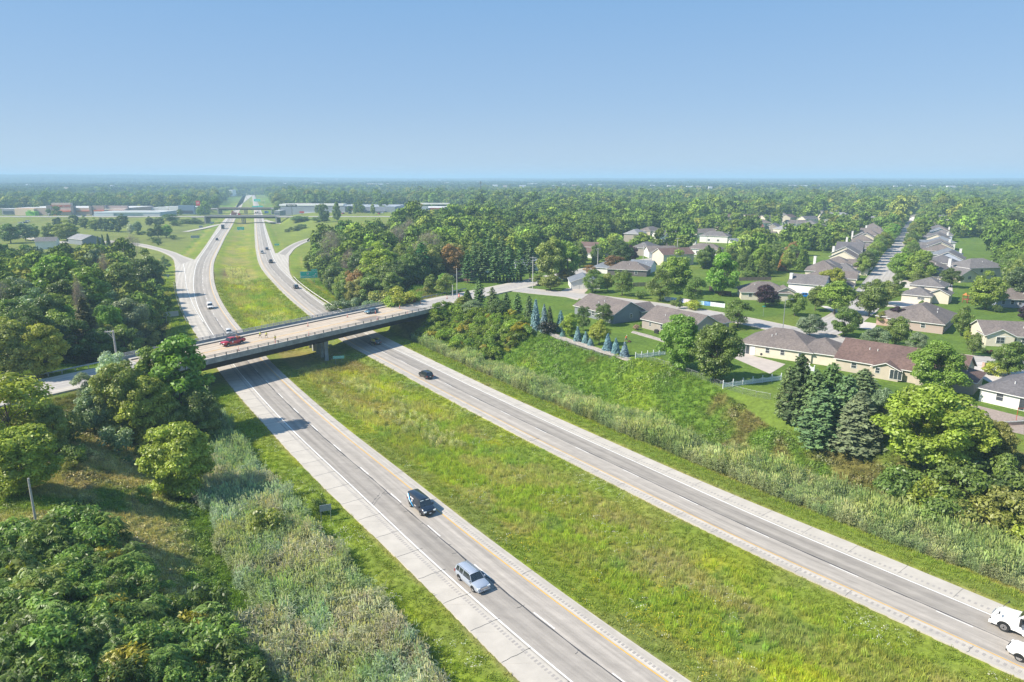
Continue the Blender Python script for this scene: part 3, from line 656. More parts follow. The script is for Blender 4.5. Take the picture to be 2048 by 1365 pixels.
def crown_mesh(name, R, z0, z1, ncl, nl, leaf, shape=1., fill=.62, mat=None, seed=0, clr=.27, droop=0.):
    cz, hz_ = (z0+z1)/2, (z1-z0)/2; Vs = []; lvs = []; cs = []
    d = rdir(ncl, .15); rad = .5+.42*RNG.random(ncl)**.6
    lump = .8+.4*vnoise(d[:, 0]*1.8+seed*7, d[:, 1]*1.8+d[:, 2]*1.3, seed+3)
    c = d*rad[:, None]*lump[:, None]; c[:, 2] = np.clip(c[:, 2], -.92, 1.1)
    tap = 1-(.35*shape)*np.clip(c[:, 2], 0, 1)-.15*np.clip(-c[:, 2], 0, 1)
    c[:, :2] *= tap[:, None]; c = c*[R, R, hz_]+[0, 0, cz]
    for k in range(ncl):
        r = R*clr*(.7+.6*RNG.random()); n = int(nl*(r/(R*clr))**2); dd = rdir(n, .35)
        p = c[k]+dd*r*(.55+.5*RNG.random(n))[:, None]*[1.15, 1.15, .8]
        p[:, 2] -= droop*np.hypot(p[:, 0], p[:, 1])**2/R
        nm = dd+rdir(n)*.75; nm[:, 2] += .35; nm /= np.linalg.norm(nm, axis=1)[:, None]
        V, _ = leafquads(p, nm, leaf); Vs.append(V); lvs.append(np.clip(.5+(RNG.random()-.5)*.5+(RNG.random(n)-.5)*.5, 0, 1)); cs.append(c[k])
    return mesh_leaves(name, Vs, lvs, mat or LEAF), cs
def trunk_mesh(name, h, r, cs, nb=12, mat=None, lean=.15):
    mb = MB(); p = Vector((0, 0, -.4)); pts = [p]
    for k in range(4): pts.append(Vector(((random.random()-.5)*lean*k, (random.random()-.5)*lean*k, -.4+(h+.4)*(k+1)/4)))
    for k in range(4): mb.tube(pts[k], pts[k+1], r*(1-.17*k), r*(1-.17*(k+1)), 7, cap=False)
    idx = list(range(len(cs))); random.shuffle(idx)
    for k in idx[:nb]:
        c = Vector(cs[k]); t = .45+.5*random.random(); b = pts[0].lerp(pts[4], t); m = b.lerp(c, .5)+Vector((0, 0, -.12*(c-b).length)); rr = r*.42*(1.1-t*.6)
        mb.tube(b, m, rr, rr*.6, 5, cap=False); mb.tube(m, c, rr*.6, rr*.18, 4, cap=False)
        for q in range(2):
            e = c+Vector(rdir(1)[0])*(c-m).length*.5; mb.tube(m.lerp(c, .6), e, rr*.3, rr*.08, 3, cap=False)
    me = bpy.data.meshes.new(name); me.from_pydata(mb.v, [], mb.f); me.materials.append(mat or BARK); me.polygons.foreach_set('use_smooth', [True]*len(me.polygons)); return me
def conifer_meshes(name, hgt, R, layers, per, leaf, mat, loose=0., droop=.25, seed=0, z0=.6, power=.85, sag=0.):
    Vs = []; lvs = []; mb = MB(); mb.tube((0, 0, -.4), (0, 0, hgt*.97), hgt*.022, .03, 6, cap=False)
    for L in range(layers):
        t = L/(layers-1); z = z0+(hgt-z0)*t**.92; rl = R*(1-t)**power*(1-loose*.35*RNG.random())+.12
        nb = max(4, int(per*(.45+.55*(1-t)))); a0 = RNG.random()*6.28
        for k in range(nb):
            a = a0+6.283*k/nb+(RNG.random()-.5)*.4; rr = rl*(1-loose*.5*RNG.random()); tip = np.array([math.cos(a)*rr, math.sin(a)*rr, z-droop*rr+.25*loose*RNG.random()])
            base = np.array([0, 0, z+.1]); n = max(7, int(24*rr/R*(.9/leaf)**.5*(6/max(layers*.4, 3))+8)); u = RNG.random(n)**.65
            p = base+(tip-base)*u[:, None]; p[:, 2] -= sag*np.sin(u*3.14)*rr; wdt = (.20+.14*rr)*(1-u*.55); side = (RNG.random(n)-.5)*2
            p[:, 0] += -math.sin(a)*side*wdt; p[:, 1] += math.cos(a)*side*wdt; p[:, 2] += (RNG.random(n)-.6)*.22
            nm = rdir(n)*.7+[0, 0, .9]+np.array([math.cos(a), math.sin(a), 0])*.35; nm /= np.linalg.norm(nm, axis=1)[:, None]
            V, _ = leafquads(p, nm, leaf, 2.0); Vs.append(V); lvs.append(np.clip(.3+.4*u+(RNG.random()-.5)*.3+(RNG.random(n)-.5)*.4, 0, 1))  # tone rises towards the tips: inner shade of the crown put into the colour
            if L % 2 == 0: mb.tube(tuple(base), tuple(tip), .05, .015, 3, cap=False)
    me = mesh_leaves(name, Vs, lvs, mat); tr = bpy.data.meshes.new(name+'_trunk'); tr.from_pydata(mb.v, [], mb.f); tr.materials.append(BARK); return me, tr
def dead_mesh(name, h, R, seed):
    mb = MB()
    def rec(p, d, l, r, dep):
        e = p+d*l; mb.tube(p, e, r*1.3, r*.8, 4 if dep > 1 else 3, cap=False)
        if dep == 0: return
        for k in range(3 if dep > 2 else 4):
            nd = (d+Vector(rdir(1, .5)[0])*.75).normalized(); rec(p.lerp(e, .55+.45*random.random()), nd, l*(.62+.2*random.random()), r*.55, dep-1)
    rec(Vector((0, 0, -.3)), Vector((0, 0, 1)), h*.36, .16, 5)
    me = bpy.data.meshes.new(name); me.from_pydata(mb.v, [], mb.f); me.materials.append(DEADBARK); return me
PR = {}
def add_proto(kind, crown, trunk, hgt, rad): PR.setdefault(kind, []).append((crown, trunk, hgt, rad))
for s_ in range(4):
    c, cs = crown_mesh('crown', 3.6, 1.0, 9.4, 58, 190, .26, 1.1, seed=s_); add_proto('round', c, trunk_mesh('trunk', 5.2, .2, cs), 9.6, 3.7)
for s_ in range(4):
    c, cs = crown_mesh('crown', 4.6, .6, 12, 74, 165, .33, .5, seed=20+s_, clr=.25); add_proto('wood', c, trunk_mesh('trunk', 7, .26, cs, 14), 12.3, 4.8)
for s_ in range(3):
    c, cs = crown_mesh('crown', 3.8, 1.0, 10.5, 54, 125, .25, .6, seed=40+s_, clr=.24, droop=.15); add_proto('airy', c, trunk_mesh('trunk', 6.5, .17, cs, 18), 10.8, 4.0)
for s_ in range(2):
    c, cs = crown_mesh('crown', 3.4, .8, 15, 70, 110, .33, .9, seed=50+s_, clr=.26); add_proto('poplar', c, trunk_mesh('trunk', 11, .24, cs, 20), 15.4, 3.6)
for s_ in range(4):
    c, cs = crown_mesh('crown', 3.6, .15, 9.4, 95, 260, .20, .7, seed=80+s_, clr=.22); add_proto('full', c, trunk_mesh('trunk', 5.2, .2, cs), 9.6, 3.8)
for s_ in range(3):
    c, cs = crown_mesh('crown', 1.6, .05, 2.6, 22, 90, .17, .3, seed=60+s_, clr=.34); add_proto('shrub', c, trunk_mesh('trunk', 1.1, .06, cs, 6), 2.75, 1.75)
for s_ in range(2):
    c, t_ = conifer_meshes('needles', 11, 2.5, 34, 18, .25, NEEDLE, .55, .24, power=.7); add_proto('spruce', c, t_, 11, 2.6)
for s_ in range(2):
    c, t_ = conifer_meshes('needles', 4.2, 1.25, 20, 15, .15, NEEDLE, .15, .18, z0=.15, power=.9); add_proto('small_spruce', c, t_, 4.2, 1.3)
for s_ in range(3):
    c, t_ = conifer_meshes('needles', 14, 3.9, 17, 9, .42, NEEDLE, .95, -.02, z0=2.2, power=.55, sag=.02); add_proto('pine', c, t_, 14.2, 3.9)
for s_ in range(2):
    c, t_ = conifer_meshes('needles', 9, 3.0, 26, 15, .25, NEEDLE, .9, .10, z0=.25, power=.42); add_proto('cedar', c, t_, 9, 3.0)
for s_ in range(2): add_proto('dead', crown_mesh('twigs', 3.8, 2.5, 10.8, 60, 70, .13, .3, seed=120+s_, clr=.3)[0], dead_mesh('branches', 11, 4, s_), 10.5, 4.2)
def _lo(name, R, z0, z1, ncl, nl, leaf, seed, shape=.5, mat=None):
    me, _ = crown_mesh(name, R, z0, z1, ncl, nl, leaf, shape, seed=seed, mat=mat or CANOPY, clr=.3); o = bpy.data.objects.new(name, me); return o
TREE_TINT = {'dark': (0.09, 0.145, 0.036), 'mid': (0.14, 0.21, 0.045), 'light': (0.2, 0.29, 0.05), 'yellow': (0.3, 0.36, 0.048), 'olive': (0.215, 0.25, 0.058), 'grey': (0.179, 0.252, 0.13),
             'silver': (0.42, 0.48, 0.42), 'brown': (0.28, 0.166, 0.0613), 'purple': (0.049, 0.0245, 0.042), 'blue': (0.175, 0.289, 0.324), 'pine': (0.105, 0.175, 0.062), 'spruce': (0.105, 0.155, 0.065), 'lime': (0.255, 0.325, 0.042), 'bright': (.165, .29, .04)}
def jit(t, k=.12): return tuple(float(x*(1+(random.random()-.5)*2*k)) for x in t)
NTREE = [0]; PLACED = []
def tree_at(kind, x, y, z, h, r, tint, label, group=None, name=None, cat='tree'):
    cr, tr, ph, pr = random.choice(PR[kind]); NTREE[0] += 1; PLACED.append((x, y, r))
    nm = name or {'full': 'broadleaf_tree', 'round': 'broadleaf_tree', 'wood': 'broadleaf_tree', 'airy': 'broadleaf_tree', 'poplar': 'poplar_tree', 'shrub': 'shrub', 'spruce': 'spruce_tree', 'cedar': 'conifer_tree', 'small_spruce': 'spruce_tree', 'pine': 'pine_tree', 'dead': 'bare_tree'}[kind]
    e = thing(nm, label, cat, (x, y, z), random.random()*6.28, group); e.scale = (r/pr, r/pr, h/ph)
    if kind == 'dead': tint = (.25, .215, .19)
    tt = jit(TREE_TINT[tint] if isinstance(tint, str) else tint, .08)
    if cr is not None: c = link('twigs' if kind == 'dead' else 'crown' if kind not in ('pine', 'spruce', 'cedar', 'small_spruce') else 'needles', cr, e); c['tint'] = tt
    link('trunk' if kind != 'dead' else 'bare_branches', tr, e); return e
def T(kind, u, vt, vb, wpx, tint, label, group=None, name=None, cat='tree', dz=0):
    x, y, z = place(u, vb); h = max(ztop(x, y, vt)-z, .5); r = wpx/2/pxm(y, z+h/2)
    return tree_at(kind, x, y, z-.05, h, r, tint, label, group, name, cat)
# ---------------------------------------------------------------- scatter for what nobody could count
def scatter(name, coll_objs, P_, rot, scl, idx, tint, realk='stuff'):
    me = bpy.data.meshes.new(name); n = len(P_); me.vertices.add(n); me.vertices.foreach_set('co', np.asarray(P_, np.float32).ravel())
    for an, ty, d in (('rot', 'FLOAT_VECTOR', rot), ('scl', 'FLOAT_VECTOR', scl), ('idx', 'INT', idx), ('tint', 'FLOAT_COLOR', np.concatenate([tint, np.ones((n, 1))], 1))):
        a = me.attributes.new(an, ty, 'POINT'); a.data.foreach_set({'FLOAT_VECTOR': 'vector', 'INT': 'value', 'FLOAT_COLOR': 'color'}[ty], np.asarray(d, np.int32 if ty == 'INT' else np.float32).ravel())
    cl = bpy.data.collections.new('proto_'+name)
    for k, o in enumerate(coll_objs):
        oo = bpy.data.objects.new('%s_piece_%02d' % (name, k), o.data if hasattr(o, 'data') else o); cl.objects.link(oo)
    ng = bpy.data.node_groups.new(name, 'GeometryNodeTree'); ng.interface.new_socket('Geometry', in_out='INPUT', socket_type='NodeSocketGeometry'); ng.interface.new_socket('Geometry', in_out='OUTPUT', socket_type='NodeSocketGeometry')
    gi = ng.nodes.new('NodeGroupInput'); go = ng.nodes.new('NodeGroupOutput'); ip = ng.nodes.new('GeometryNodeInstanceOnPoints'); ci = ng.nodes.new('GeometryNodeCollectionInfo')
    ci.inputs['Collection'].default_value = cl; ci.inputs['Separate Children'].default_value = True; ci.inputs['Reset Children'].default_value = True
    def na(nm, ty): q = ng.nodes.new('GeometryNodeInputNamedAttribute'); q.data_type = ty; q.inputs[0].default_value = nm; return q.outputs[0]
    L = ng.links.new; L(gi.outputs[0], ip.inputs['Points']); L(ci.outputs[0], ip.inputs['Instance']); ip.inputs['Pick Instance'].default_value = True
    L(na('idx', 'INT'), ip.inputs['Instance Index']); L(na('rot', 'FLOAT_VECTOR'), ip.inputs['Rotation']); L(na('scl', 'FLOAT_VECTOR'), ip.inputs['Scale']); L(ip.outputs[0], go.inputs[0])
    o = link(name, me); md = o.modifiers.new('scatter', 'NODES'); md.node_group = ng; return tag(o, kind='stuff')
def scat(name, protos, X, Y, Z, s, tint, sz=None, tilt=.0, var=.15, idx=None):
    n = len(X); rot = np.stack([(RNG.random(n)-.5)*tilt, (RNG.random(n)-.5)*tilt, RNG.random(n)*6.28], 1)
    s = s*(.75+.5*RNG.random(n)); scl = np.stack([s, s, s*(sz if sz is not None else 1)*(.8+.4*RNG.random(n))], 1)
    t = np.clip(np.asarray(tint)*(1+(RNG.random((n, 1))-.5)*2*var)*(1+(RNG.random((n, 3))-.5)*.15), 0, 1)
    return scatter(name, protos, np.stack([X, Y, Z], 1), rot, scl, RNG.integers(0, len(protos), n) if idx is None else idx, t)
def blades(n, h, spread, wd, lean=.35, mat=None, name='tuft', heads=0):
    Vs = []; lvs = []
    for k in range(n):
        a = random.random()*6.28; r = spread*random.random()**.6; x, y = math.cos(a)*r, math.sin(a)*r; hh = h*(.6+.4*random.random()); b = random.random()*6.28
        lx, ly = math.cos(b)*lean*hh*random.random()+x*.4*lean, math.sin(b)*lean*hh*random.random()+y*.4*lean; c = random.random()*3.14; wx, wy = math.cos(c)*wd/2, math.sin(c)*wd/2
        Vs.append(np.array([(x-wx, y-wy, -.1), (x+wx, y+wy, -.1), (x+lx*.5+wx*.8, y+ly*.5+wy*.8, hh*.6), (x+lx*.45-wx*.8, y+ly*.45-wy*.8, hh*.6)]))
        Vs.append(np.array([(x+lx*.45-wx*.8, y+ly*.45-wy*.8, hh*.6), (x+lx*.5+wx*.8, y+ly*.5+wy*.8, hh*.6), (x+lx*1.1+wx*.1, y+ly*1.1, hh), (x+lx*1.1-wx*.1, y+ly*1.1, hh)]))
        l = random.random(); lvs += [[l], [l]]
    return mesh_leaves(name, Vs, lvs, mat or GRASSM)
def reed(n, h, spread, name='reed'):
    Vs = []; lvs = []
    for k in range(n):
        a = random.random()*6.28; r = spread*random.random()**.6; x, y = math.cos(a)*r, math.sin(a)*r; hh = h*(.72+.28*random.random()); b = random.random()*6.28; l_ = .12*hh; lx, ly = math.cos(b)*l_+.25, math.sin(b)*l_
        Vs.append(np.array([(x-.02, y, -.1), (x+.02, y, -.1), (x+lx+.015, y+ly, hh), (x+lx-.015, y+ly, hh)])); lvs.append([.35])
        for q in range(6):
            t = .3+.7*(q+random.random()*.6)/6.6; p = np.array([x+lx*t, y+ly*t, hh*t]); d = random.random()*6.28; ln = .42+.2*random.random(); e = p+[math.cos(d)*ln, math.sin(d)*ln, .16-.2*random.random()]; wv = np.array([-math.sin(d)*.035, math.cos(d)*.035, .01]); m = (p+e)/2+[0, 0, .07]
            Vs.append(np.array([p-wv*.6, p+wv*.6, m+wv, m-wv])); Vs.append(np.array([m-wv, m+wv, e+wv*.1, e-wv*.1])); lq = random.random(); lvs += [[lq], [lq]]
        if random.random() < .55:
            p = np.array([x+lx, y+ly, hh]); Vs.append(np.array([p+[-.05, 0, -.05], p+[.05, .03, -.05], p+[.11, .03, .24], p+[.03, 0, .30]])); lvs.append([1.])
    return mesh_leaves(name, Vs, lvs, GRASSM)
TUFT = [blades(16, .5, .38, .06, .5, name='tuft%d' % k) for k in range(3)]
TALL = [blades(16, .95, .4, .055, .4, name='tall%d' % k) for k in range(3)]
SHORT = [blades(14, .2, .3, .06, .9, name='short%d' % k) for k in range(2)]
REED = [reed(11, 2.6, .65, 'reed%d' % k) for k in range(4)]
def herb(name, R, h, n, leaf, up=.6):
    d = rdir(n, up); d[:, 2] = np.abs(d[:, 2]); p = d*[R, R, h]*(.7+.35*RNG.random(n))[:, None]; nm = d*.6+rdir(n)*.6+[0, 0, .5]; nm /= np.linalg.norm(nm, axis=1)[:, None]
    V, _ = leafquads(p, nm, leaf, 1.7); return mesh_leaves(name, [V], [np.clip(.5+(RNG.random(n)-.5)*.9, 0, 1)], LEAF)
HERB = [herb('herb%d' % k, .75, .55, 90, .13) for k in range(4)]
def sumac(name, n=34):                                  # umbrella of long compound leaves
    Vs = []; lvs = []
    for k in range(n):
        a = random.random()*6.28; rr = 1.0*math.sqrt(random.random()); c = np.array([math.cos(a)*rr, math.sin(a)*rr, 2.0-.5*rr*rr+.55*random.random()])
        for q in range(6):
            b = random.random()*6.28; ln = .30+.18*random.random(); d = np.array([math.cos(b), math.sin(b), 0]); s = np.array([-d[1], d[0], 0]); l = min(1, max(0, .5+(random.random()-.5)*.8))
            for j in range(5):
                t = (j+.6)/5; m = c+d*ln*t+[0, 0, .10-.30*t*t]
                for sg in (-1, 1):
                    e = m+s*sg*.11+d*.04+[0, 0, -.05]; f = d*.03
                    Vs.append(np.array([m-f, e-f*.3, e+f*.5, m+f*1.2])); lvs.append([l])
    return mesh_leaves(name, Vs, lvs, LEAF)
def dome(name, n=420):
    q = 9; Vs = []; lvs = []
    for k in range(q):
        a = random.random()*6.28; r = .95*math.sqrt(random.random()); c = np.array([math.cos(a)*r, math.sin(a)*r, 1.75-.45*r*r+.4*random.random()]); d = rdir(n//q, .5); p = c+d*[.42, .42, .3]*(.7+.4*RNG.random(n//q))[:, None]; nm = d*.6+rdir(n//q)*.6+[0, 0, .5]; nm /= np.linalg.norm(nm, axis=1)[:, None]
        Vs.append(leafquads(p, nm, .11, 2.6)[0]); lvs.append(np.clip(.5+(random.random()-.5)*.6+(RNG.random(n//q)-.5)*.6, 0, 1))
    return mesh_leaves(name, Vs, lvs, LEAF)
SUMAC = [sumac('sumac0')]+[dome('sumac%d' % k) for k in (1, 2, 3, 4)]
def roll(poly, dens):
    P_ = np.array(poly); x0, y0 = P_.min(0); x1, y1 = P_.max(0); n = int((x1-x0)*(y1-y0)*dens)
    X = x0+(x1-x0)*RNG.random(n); Y = y0+(y1-y0)*RNG.random(n); k = inpoly(poly, X, Y); return X[k], Y[k]
def in_view(x, y, m=6): return (y > 0) & (np.abs(x) < (y*CP+40*SP)*.75+m)
def bd_far(x, y, lim=9.6):                               # keep off the bridge and its approaches
    s, t = bcoord(x, y); return (np.abs(t-BW/2) > lim) | (s < -230) | (s > 150)
def offpaved(x, y, m=.35):
    yy = np.clip(y, 30, 2100); c = cosf(yy); ol = np.where(yy < GL, OL(yy), OLm(yy)); orr = np.where(yy < GR, OR(yy), ORm(yy))
    return ((ol-x)*c > m) | (((x-ML(yy))*c > m) & ((MR(yy)-x)*c > m)) | ((x-orr)*c > m)
def street_clear(x, y, m=1.):
    ok = np.ones(x.shape, bool)
    for c, w_ in ((stA, 6.3), (stA0, 6.6), (stB, 4.9), (stC, 5.6)): ok &= polydist([tuple(p) for p in c[::2]]+[tuple(c[-1])], x, y) > w_+m
    return ok
# grass on verges and median
ys = None
def band(y0, y1, dens, wmax=60, x0=-260, x1=160):
    n = int((y1-y0)*(x1-x0)*dens); X = x0+(x1-x0)*RNG.random(n); Y = y0+(y1-y0)*RNG.random(n)
    yy = np.clip(Y, 30, 2100); c = cosf(yy); dl = (OL(yy)-X)*c; dr = (X-OR(yy))*c
    k = in_view(X, Y, 4) & offpaved(X, Y) & (dl < wmax) & (dr < wmax); return X[k], Y[k], dl[k], dr[k], ((X-ML(yy))*c)[k], ((MR(yy)-X)*c)[k]
GX = []; 
for y0, y1, d, sc in ((50, 125, 4.2, 1.), (125, 210, 2.2, 1.35), (210, 330, .9, 1.9)):
    X, Y, dl, dr, ma, mb_ = band(y0, y1, d, 42)
    k = (dr < 34) & bd_far(X, Y, 9.3) & (~inpoly(LAWN, X, Y)); X, Y, dl, dr, ma, mb_ = [q[k] for q in (X, Y, dl, dr, ma, mb_)]
    edge = np.minimum(np.minimum(np.where(dl > 0, dl, 99), np.where(dr > 0, dr, 99)), np.where((dl <= 0) & (dr <= 0), np.minimum(ma, mb_), 99))
    GX.append((X, Y, np.full(len(X), sc), edge, (dl <= 0) & (dr <= 0)))
X, Y, SC, ED, IM = [np.concatenate(q) for q in zip(*GX)]
Z = height(X, Y)-.02; Cc = zone_color(X, Y); tall = IM & (ED > 4.5) & (fbm((X-ML(Y)), Y*.35, 6, 15) > .36)
lo = ED < 3.2
scl0 = np.where(tall, .95, np.where(lo, .62, .85))*SC
m1 = tall; warm = np.array((.95, 1.03, 1.0))
scat('grass', TUFT, X[~m1 & ~lo], Y[~m1 & ~lo], Z[~m1 & ~lo], scl0[~m1 & ~lo], Cc[~m1 & ~lo]*1.6, tilt=.2, var=.22)
scat('mown_grass', SHORT, X[lo], Y[lo], Z[lo], SC[lo]*1.15, Cc[lo]*1.3, tilt=.2, var=.2)
scat('meadow_grass', TALL, X[m1], Y[m1], Z[m1], SC[m1]*.85, Cc[m1]*warm*1.85, tilt=.25, var=.28)
# flowers in the grass
n = 5200; Y = 55+150*RNG.random(n)**1.2; X = ML(Y)+(MR(Y)-ML(Y))*RNG.random(n); kk = (fbm(X, Y, 6, 21) > .56) & in_view(X, Y) & offpaved(X, Y, .5); X, Y = X[kk], Y[kk]
FL = [mesh_leaves('flower', [leafquads(np.array([[RNG.normal()*.16, RNG.normal()*.16, .42+.12*RNG.random()] for _ in range(5)]), rdir(5, 2.), .10, 1)[0]], [np.full(5, .5)], GRASSM)]
wh = (X-ML(Y)) > (MR(Y)-ML(Y))*.55; tt = np.where((wh | (RNG.random(len(X)) < .2))[:, None], (.62, .64, .58), (.62, .50, .03)); scat('wildflowers', FL, X, Y, height(X, Y), np.ones(len(X)), tt, var=.05)
n = 900; Y = 58+80*RNG.random(n); X = OL(Y)-1.2-6*RNG.random(n); kk = (fbm(X, Y, 5, 23) > .54) & in_view(X, Y); X, Y = X[kk], Y[kk]; scat('wildflowers', FL, X, Y, height(X, Y)-.1, np.ones(len(X))*.9, np.tile((.7, .72, .66), (len(X), 1)), var=.05)
# reeds: left ditch, right ditch, median
def reeds():
    n = 26000; Y = 40+155*RNG.random(n); D = 5+24*RNG.random(n); c = cosf(Y); X = OL(Y)-D/c
    nn = fbm(X, Y, 7, 81); wd = 6.0+2.2*(nn-.5); k = (D > wd) & (D < 17+9*(fbm(X, Y, 12, 82)-.3)) & (Y < 152) & in_view(X, Y) & bd_far(X, Y, 13) & (RNG.random(n) < .62)
    A = (X[k], Y[k], np.where(fbm(X[k], Y[k], 4, 83) > .52, 1, 0))
    n = 30000; Y = 60+185*RNG.random(n); D = 5+12*RNG.random(n); c = cosf(Y); X = OR(Y)+D/c; nn = fbm(X, Y, 7, 84)
    k = (D > 6.2+2.5*(nn-.5)) & (D < 14.5+3*(nn-.5)-5*sstep(165, 185, Y)) & (Y < 205) & in_view(X, Y) & bd_far(X, Y, 10) & (RNG.random(n) < .6)
    B = (X[k], Y[k], np.full(k.sum(), 2)); 
    n = 16000; Y = 100+330*RNG.random(n); t = RNG.random(n); X = ML(Y)+(MR(Y)-ML(Y))*t; q = fbm((X-ML(Y)), Y*.5, 8, 86)
    m = ((q > .50) & (t > .15) & (t < .62) & (Y > 118) & (Y < 160)) | ((q > .42) & (t > .3) & (t < .72) & (Y > 218) & (Y < 256)) | ((q > .45) & (t > .25) & (t < .65) & (Y > 300) & (Y < 372))
    m &= bd_far(X, Y, 9.5) & (RNG.random(n) < .55); C_ = (X[m], Y[m], np.full(m.sum(), 3))
    X, Y, K = [np.concatenate(q) for q in zip(A, B, C_)]
    base = np.array([(.155, .205, .145), (.20, .21, .15), (.145, .19, .095), (.26, .27, .13)])[K]
    w_ = fbm(X, Y, 9, 88)[:, None]; base = base*(1-.5*sstep(.5, .65, w_))+np.array((.12, .165, .05))*.5*sstep(.5, .65, w_)
    pp_ = fbm(X, Y, 3.5, 188)[:, None]; base = base*(.78+.5*pp_); base = np.where((K == 2)[:, None] & (pp_ > .56), base*(1.15, 1.0, 1.1), base); dd = np.where(K == 2, .70+.45*sstep(.4, .6, w_[:, 0]), np.where(K == 3, .55, 1.))
    scat('reeds', REED, X, Y, height(X, Y)-.15, dd, base*1.9, tilt=.18, var=.16)
reeds()
# low weeds on the banks, sumac thickets
n = 90000; X = -120+270*RNG.random(n); Y = 50+200*RNG.random(n); c = cosf(Y); dr = (X-OR(Y))*c; dl = (OL(Y)-X)*c
SUML = [P(u, v)[:2] for u, v in ((-60,1130),(0,1105),(70,1075),(150,1068),(250,1105),(300,1160),(345,1230),(455,1270),(500,1330),(530,1420),(-160,1420))]
k = (((dr > 13) & (dr < 36)) | ((dl > 14) & (dl < 75) & (Y < 128))) & in_view(X, Y) & bd_far(X, Y, 9.8) & ~inpoly(LAWN, X, Y) & ~inpoly(SUMACR, X, Y) & ~inpoly(SUML, X, Y)
k &= (RNG.random(n) < np.where(Y < 130, 1., .75)); X, Y = X[k], Y[k]; Cc = zone_color(X, Y)
nn = fbm(X, Y, 3.2, 99); hs = .35+1.15*sstep(.45, .7, nn); scat('bank_weeds', HERB, X, Y, height(X, Y)-.12, .8+.4*nn, Cc*1.35, sz=hs, tilt=.5, var=.3)
tl = sstep(.46, .55, fbm(X, Y, 8, 77))*(X < OL(Y)-20)
kk = RNG.random(len(X)) < .45; scat('dry_grass', TALL, X[kk], Y[kk], height(X[kk], Y[kk])-.1, .7*np.ones(kk.sum()), Cc[kk]*1.3, tilt=.7, var=.3)
for nm, poly, dn, base in (('sumac_thicket_left', SUML, 1.1, (.125, .20, .036)), ('sumac_thicket_right', SUMACR, 1.0, (.15, .225, .024))):
    X, Y = roll(poly, dn); k = in_view(X, Y, 3); X, Y = X[k], Y[k]; q = fbm(X, Y, 4, 55); b = np.tile(base, (len(X), 1))*(.8+.6*q[:, None]); ye = (fbm(X, Y, 2.4, 57) > .73); b[ye] = (.26, .24, .02)
    hh = .6+.9*fbm(X, Y, 5, 56)+.5*RNG.random(len(X)); scat(nm, SUMAC, X, Y, height(X, Y)-.3-.5*RNG.random(len(X)), hh, b, tilt=.5, var=.3)
# ---------------------------------------------------------------- trees that can be told apart
# left of the freeway, near side
T('airy', 30, 742, 905, 185, 'yellow', 'pale yellow-green tree at the left edge with the street showing through it')
T('full', 52, 846, 988, 150, 'lime', 'large yellow-green tree at the left edge just above the wooden pole')
T('full', 112, 800, 905, 70, 'olive', 'olive tree tucked behind the large yellow-green tree at the left edge')
T('full', 365, 833, 997, 142, 'lime', 'egg-shaped yellow-green tree standing alone beside the grey-green reeds')
T('poplar', 372, 646, 880, 118, 'bright', 'tall bright green poplar hiding the left end of the bridge')
T('poplar', 325, 672, 870, 88, 'mid', 'second green poplar, left of the one hiding the bridge end')
T('full', 250, 716, 880, 118, 'olive', 'olive-green tree with yellowish top behind the egg-shaped tree, leftmost of its clump')
T('full', 300, 740, 895, 110, 'lime', 'yellow-green tree in the middle of the clump at the bridge end')
T('full', 405, 770, 892, 95, 'mid', 'green tree at the freeway side of the clump under the bridge end')
T('full', 345, 800, 900, 80, 'olive', 'low olive tree between the poplars and the egg-shaped tree')
T('airy', 232, 697, 790, 66, 'silver', 'silvery willow-leaved tree at the guardrail with the pole behind it', name='silver_tree')
T('airy', 172, 742, 800, 52, 'grey', 'smaller grey-leaved tree left of the silvery tree')
T('airy', 302, 693, 770, 40, 'silver', 'silvery tree half hidden behind the poplars', name='silver_tree')
T('wood', 190, 775, 868, 72, 'grey', 'grey-green bushy tree below the street, left of the clump')
T('shrub', 148, 815, 885, 66, 'dark', 'dark round bush in shade right of the yellow-green tree', cat='shrub')
T('shrub', 238, 848, 905, 70, 'grey', 'grey-green bush at the foot of the bridge-end clump', cat='shrub')
T('shrub', 430, 800, 880, 50, 'grey', 'grey-green bush in shade beside the left carriageway', cat='shrub')
T('shrub', 536, 1010, 1083, 78, 'olive', 'round yellow-green bush standing alone in the reeds', cat='shrub')
T('shrub', 428, 1156, 1245, 92, 'dark', 'dark bush between the sumac thicket and the reeds', cat='shrub')
T('shrub', 68, 1118, 1210, 135, 'olive', 'broad dark olive bush at the left edge on top of the sumac', cat='shrub')
T('shrub', 292, 968, 1010, 32, 'light', 'small light green bush below the egg-shaped tree', cat='shrub')
T('shrub', 640, 985, 1030, 30, 'mid', 'small weedy bush behind the blank grey sign', cat='shrub')
T('shrub', 1490, 770, 800, 30, 'mid', 'small bush inside the chain-link fence', cat='shrub') if False else None
for k in range(34):
    u, v = 130+random.random()*300, 850+random.random()*130
    if abs(u-365) < 75 and v > 880: continue
    x_, y_, z_ = place(u, v); h_ = random.uniform(1.2, 3.2); tree_at('shrub', x_, y_, z_-.1, h_, h_*.62, random.choice(['dark', 'mid', 'grey', 'olive', 'mid']), '%s shrub in the shaded hollow left of the egg-shaped tree, %s' % ('tall' if h_ > 2.4 else 'middling' if h_ > 1.8 else 'low', 'left part' if u < 220 else 'middle' if u < 300 else 'right part'), 'shrubs of the shaded hollow', cat='shrub')
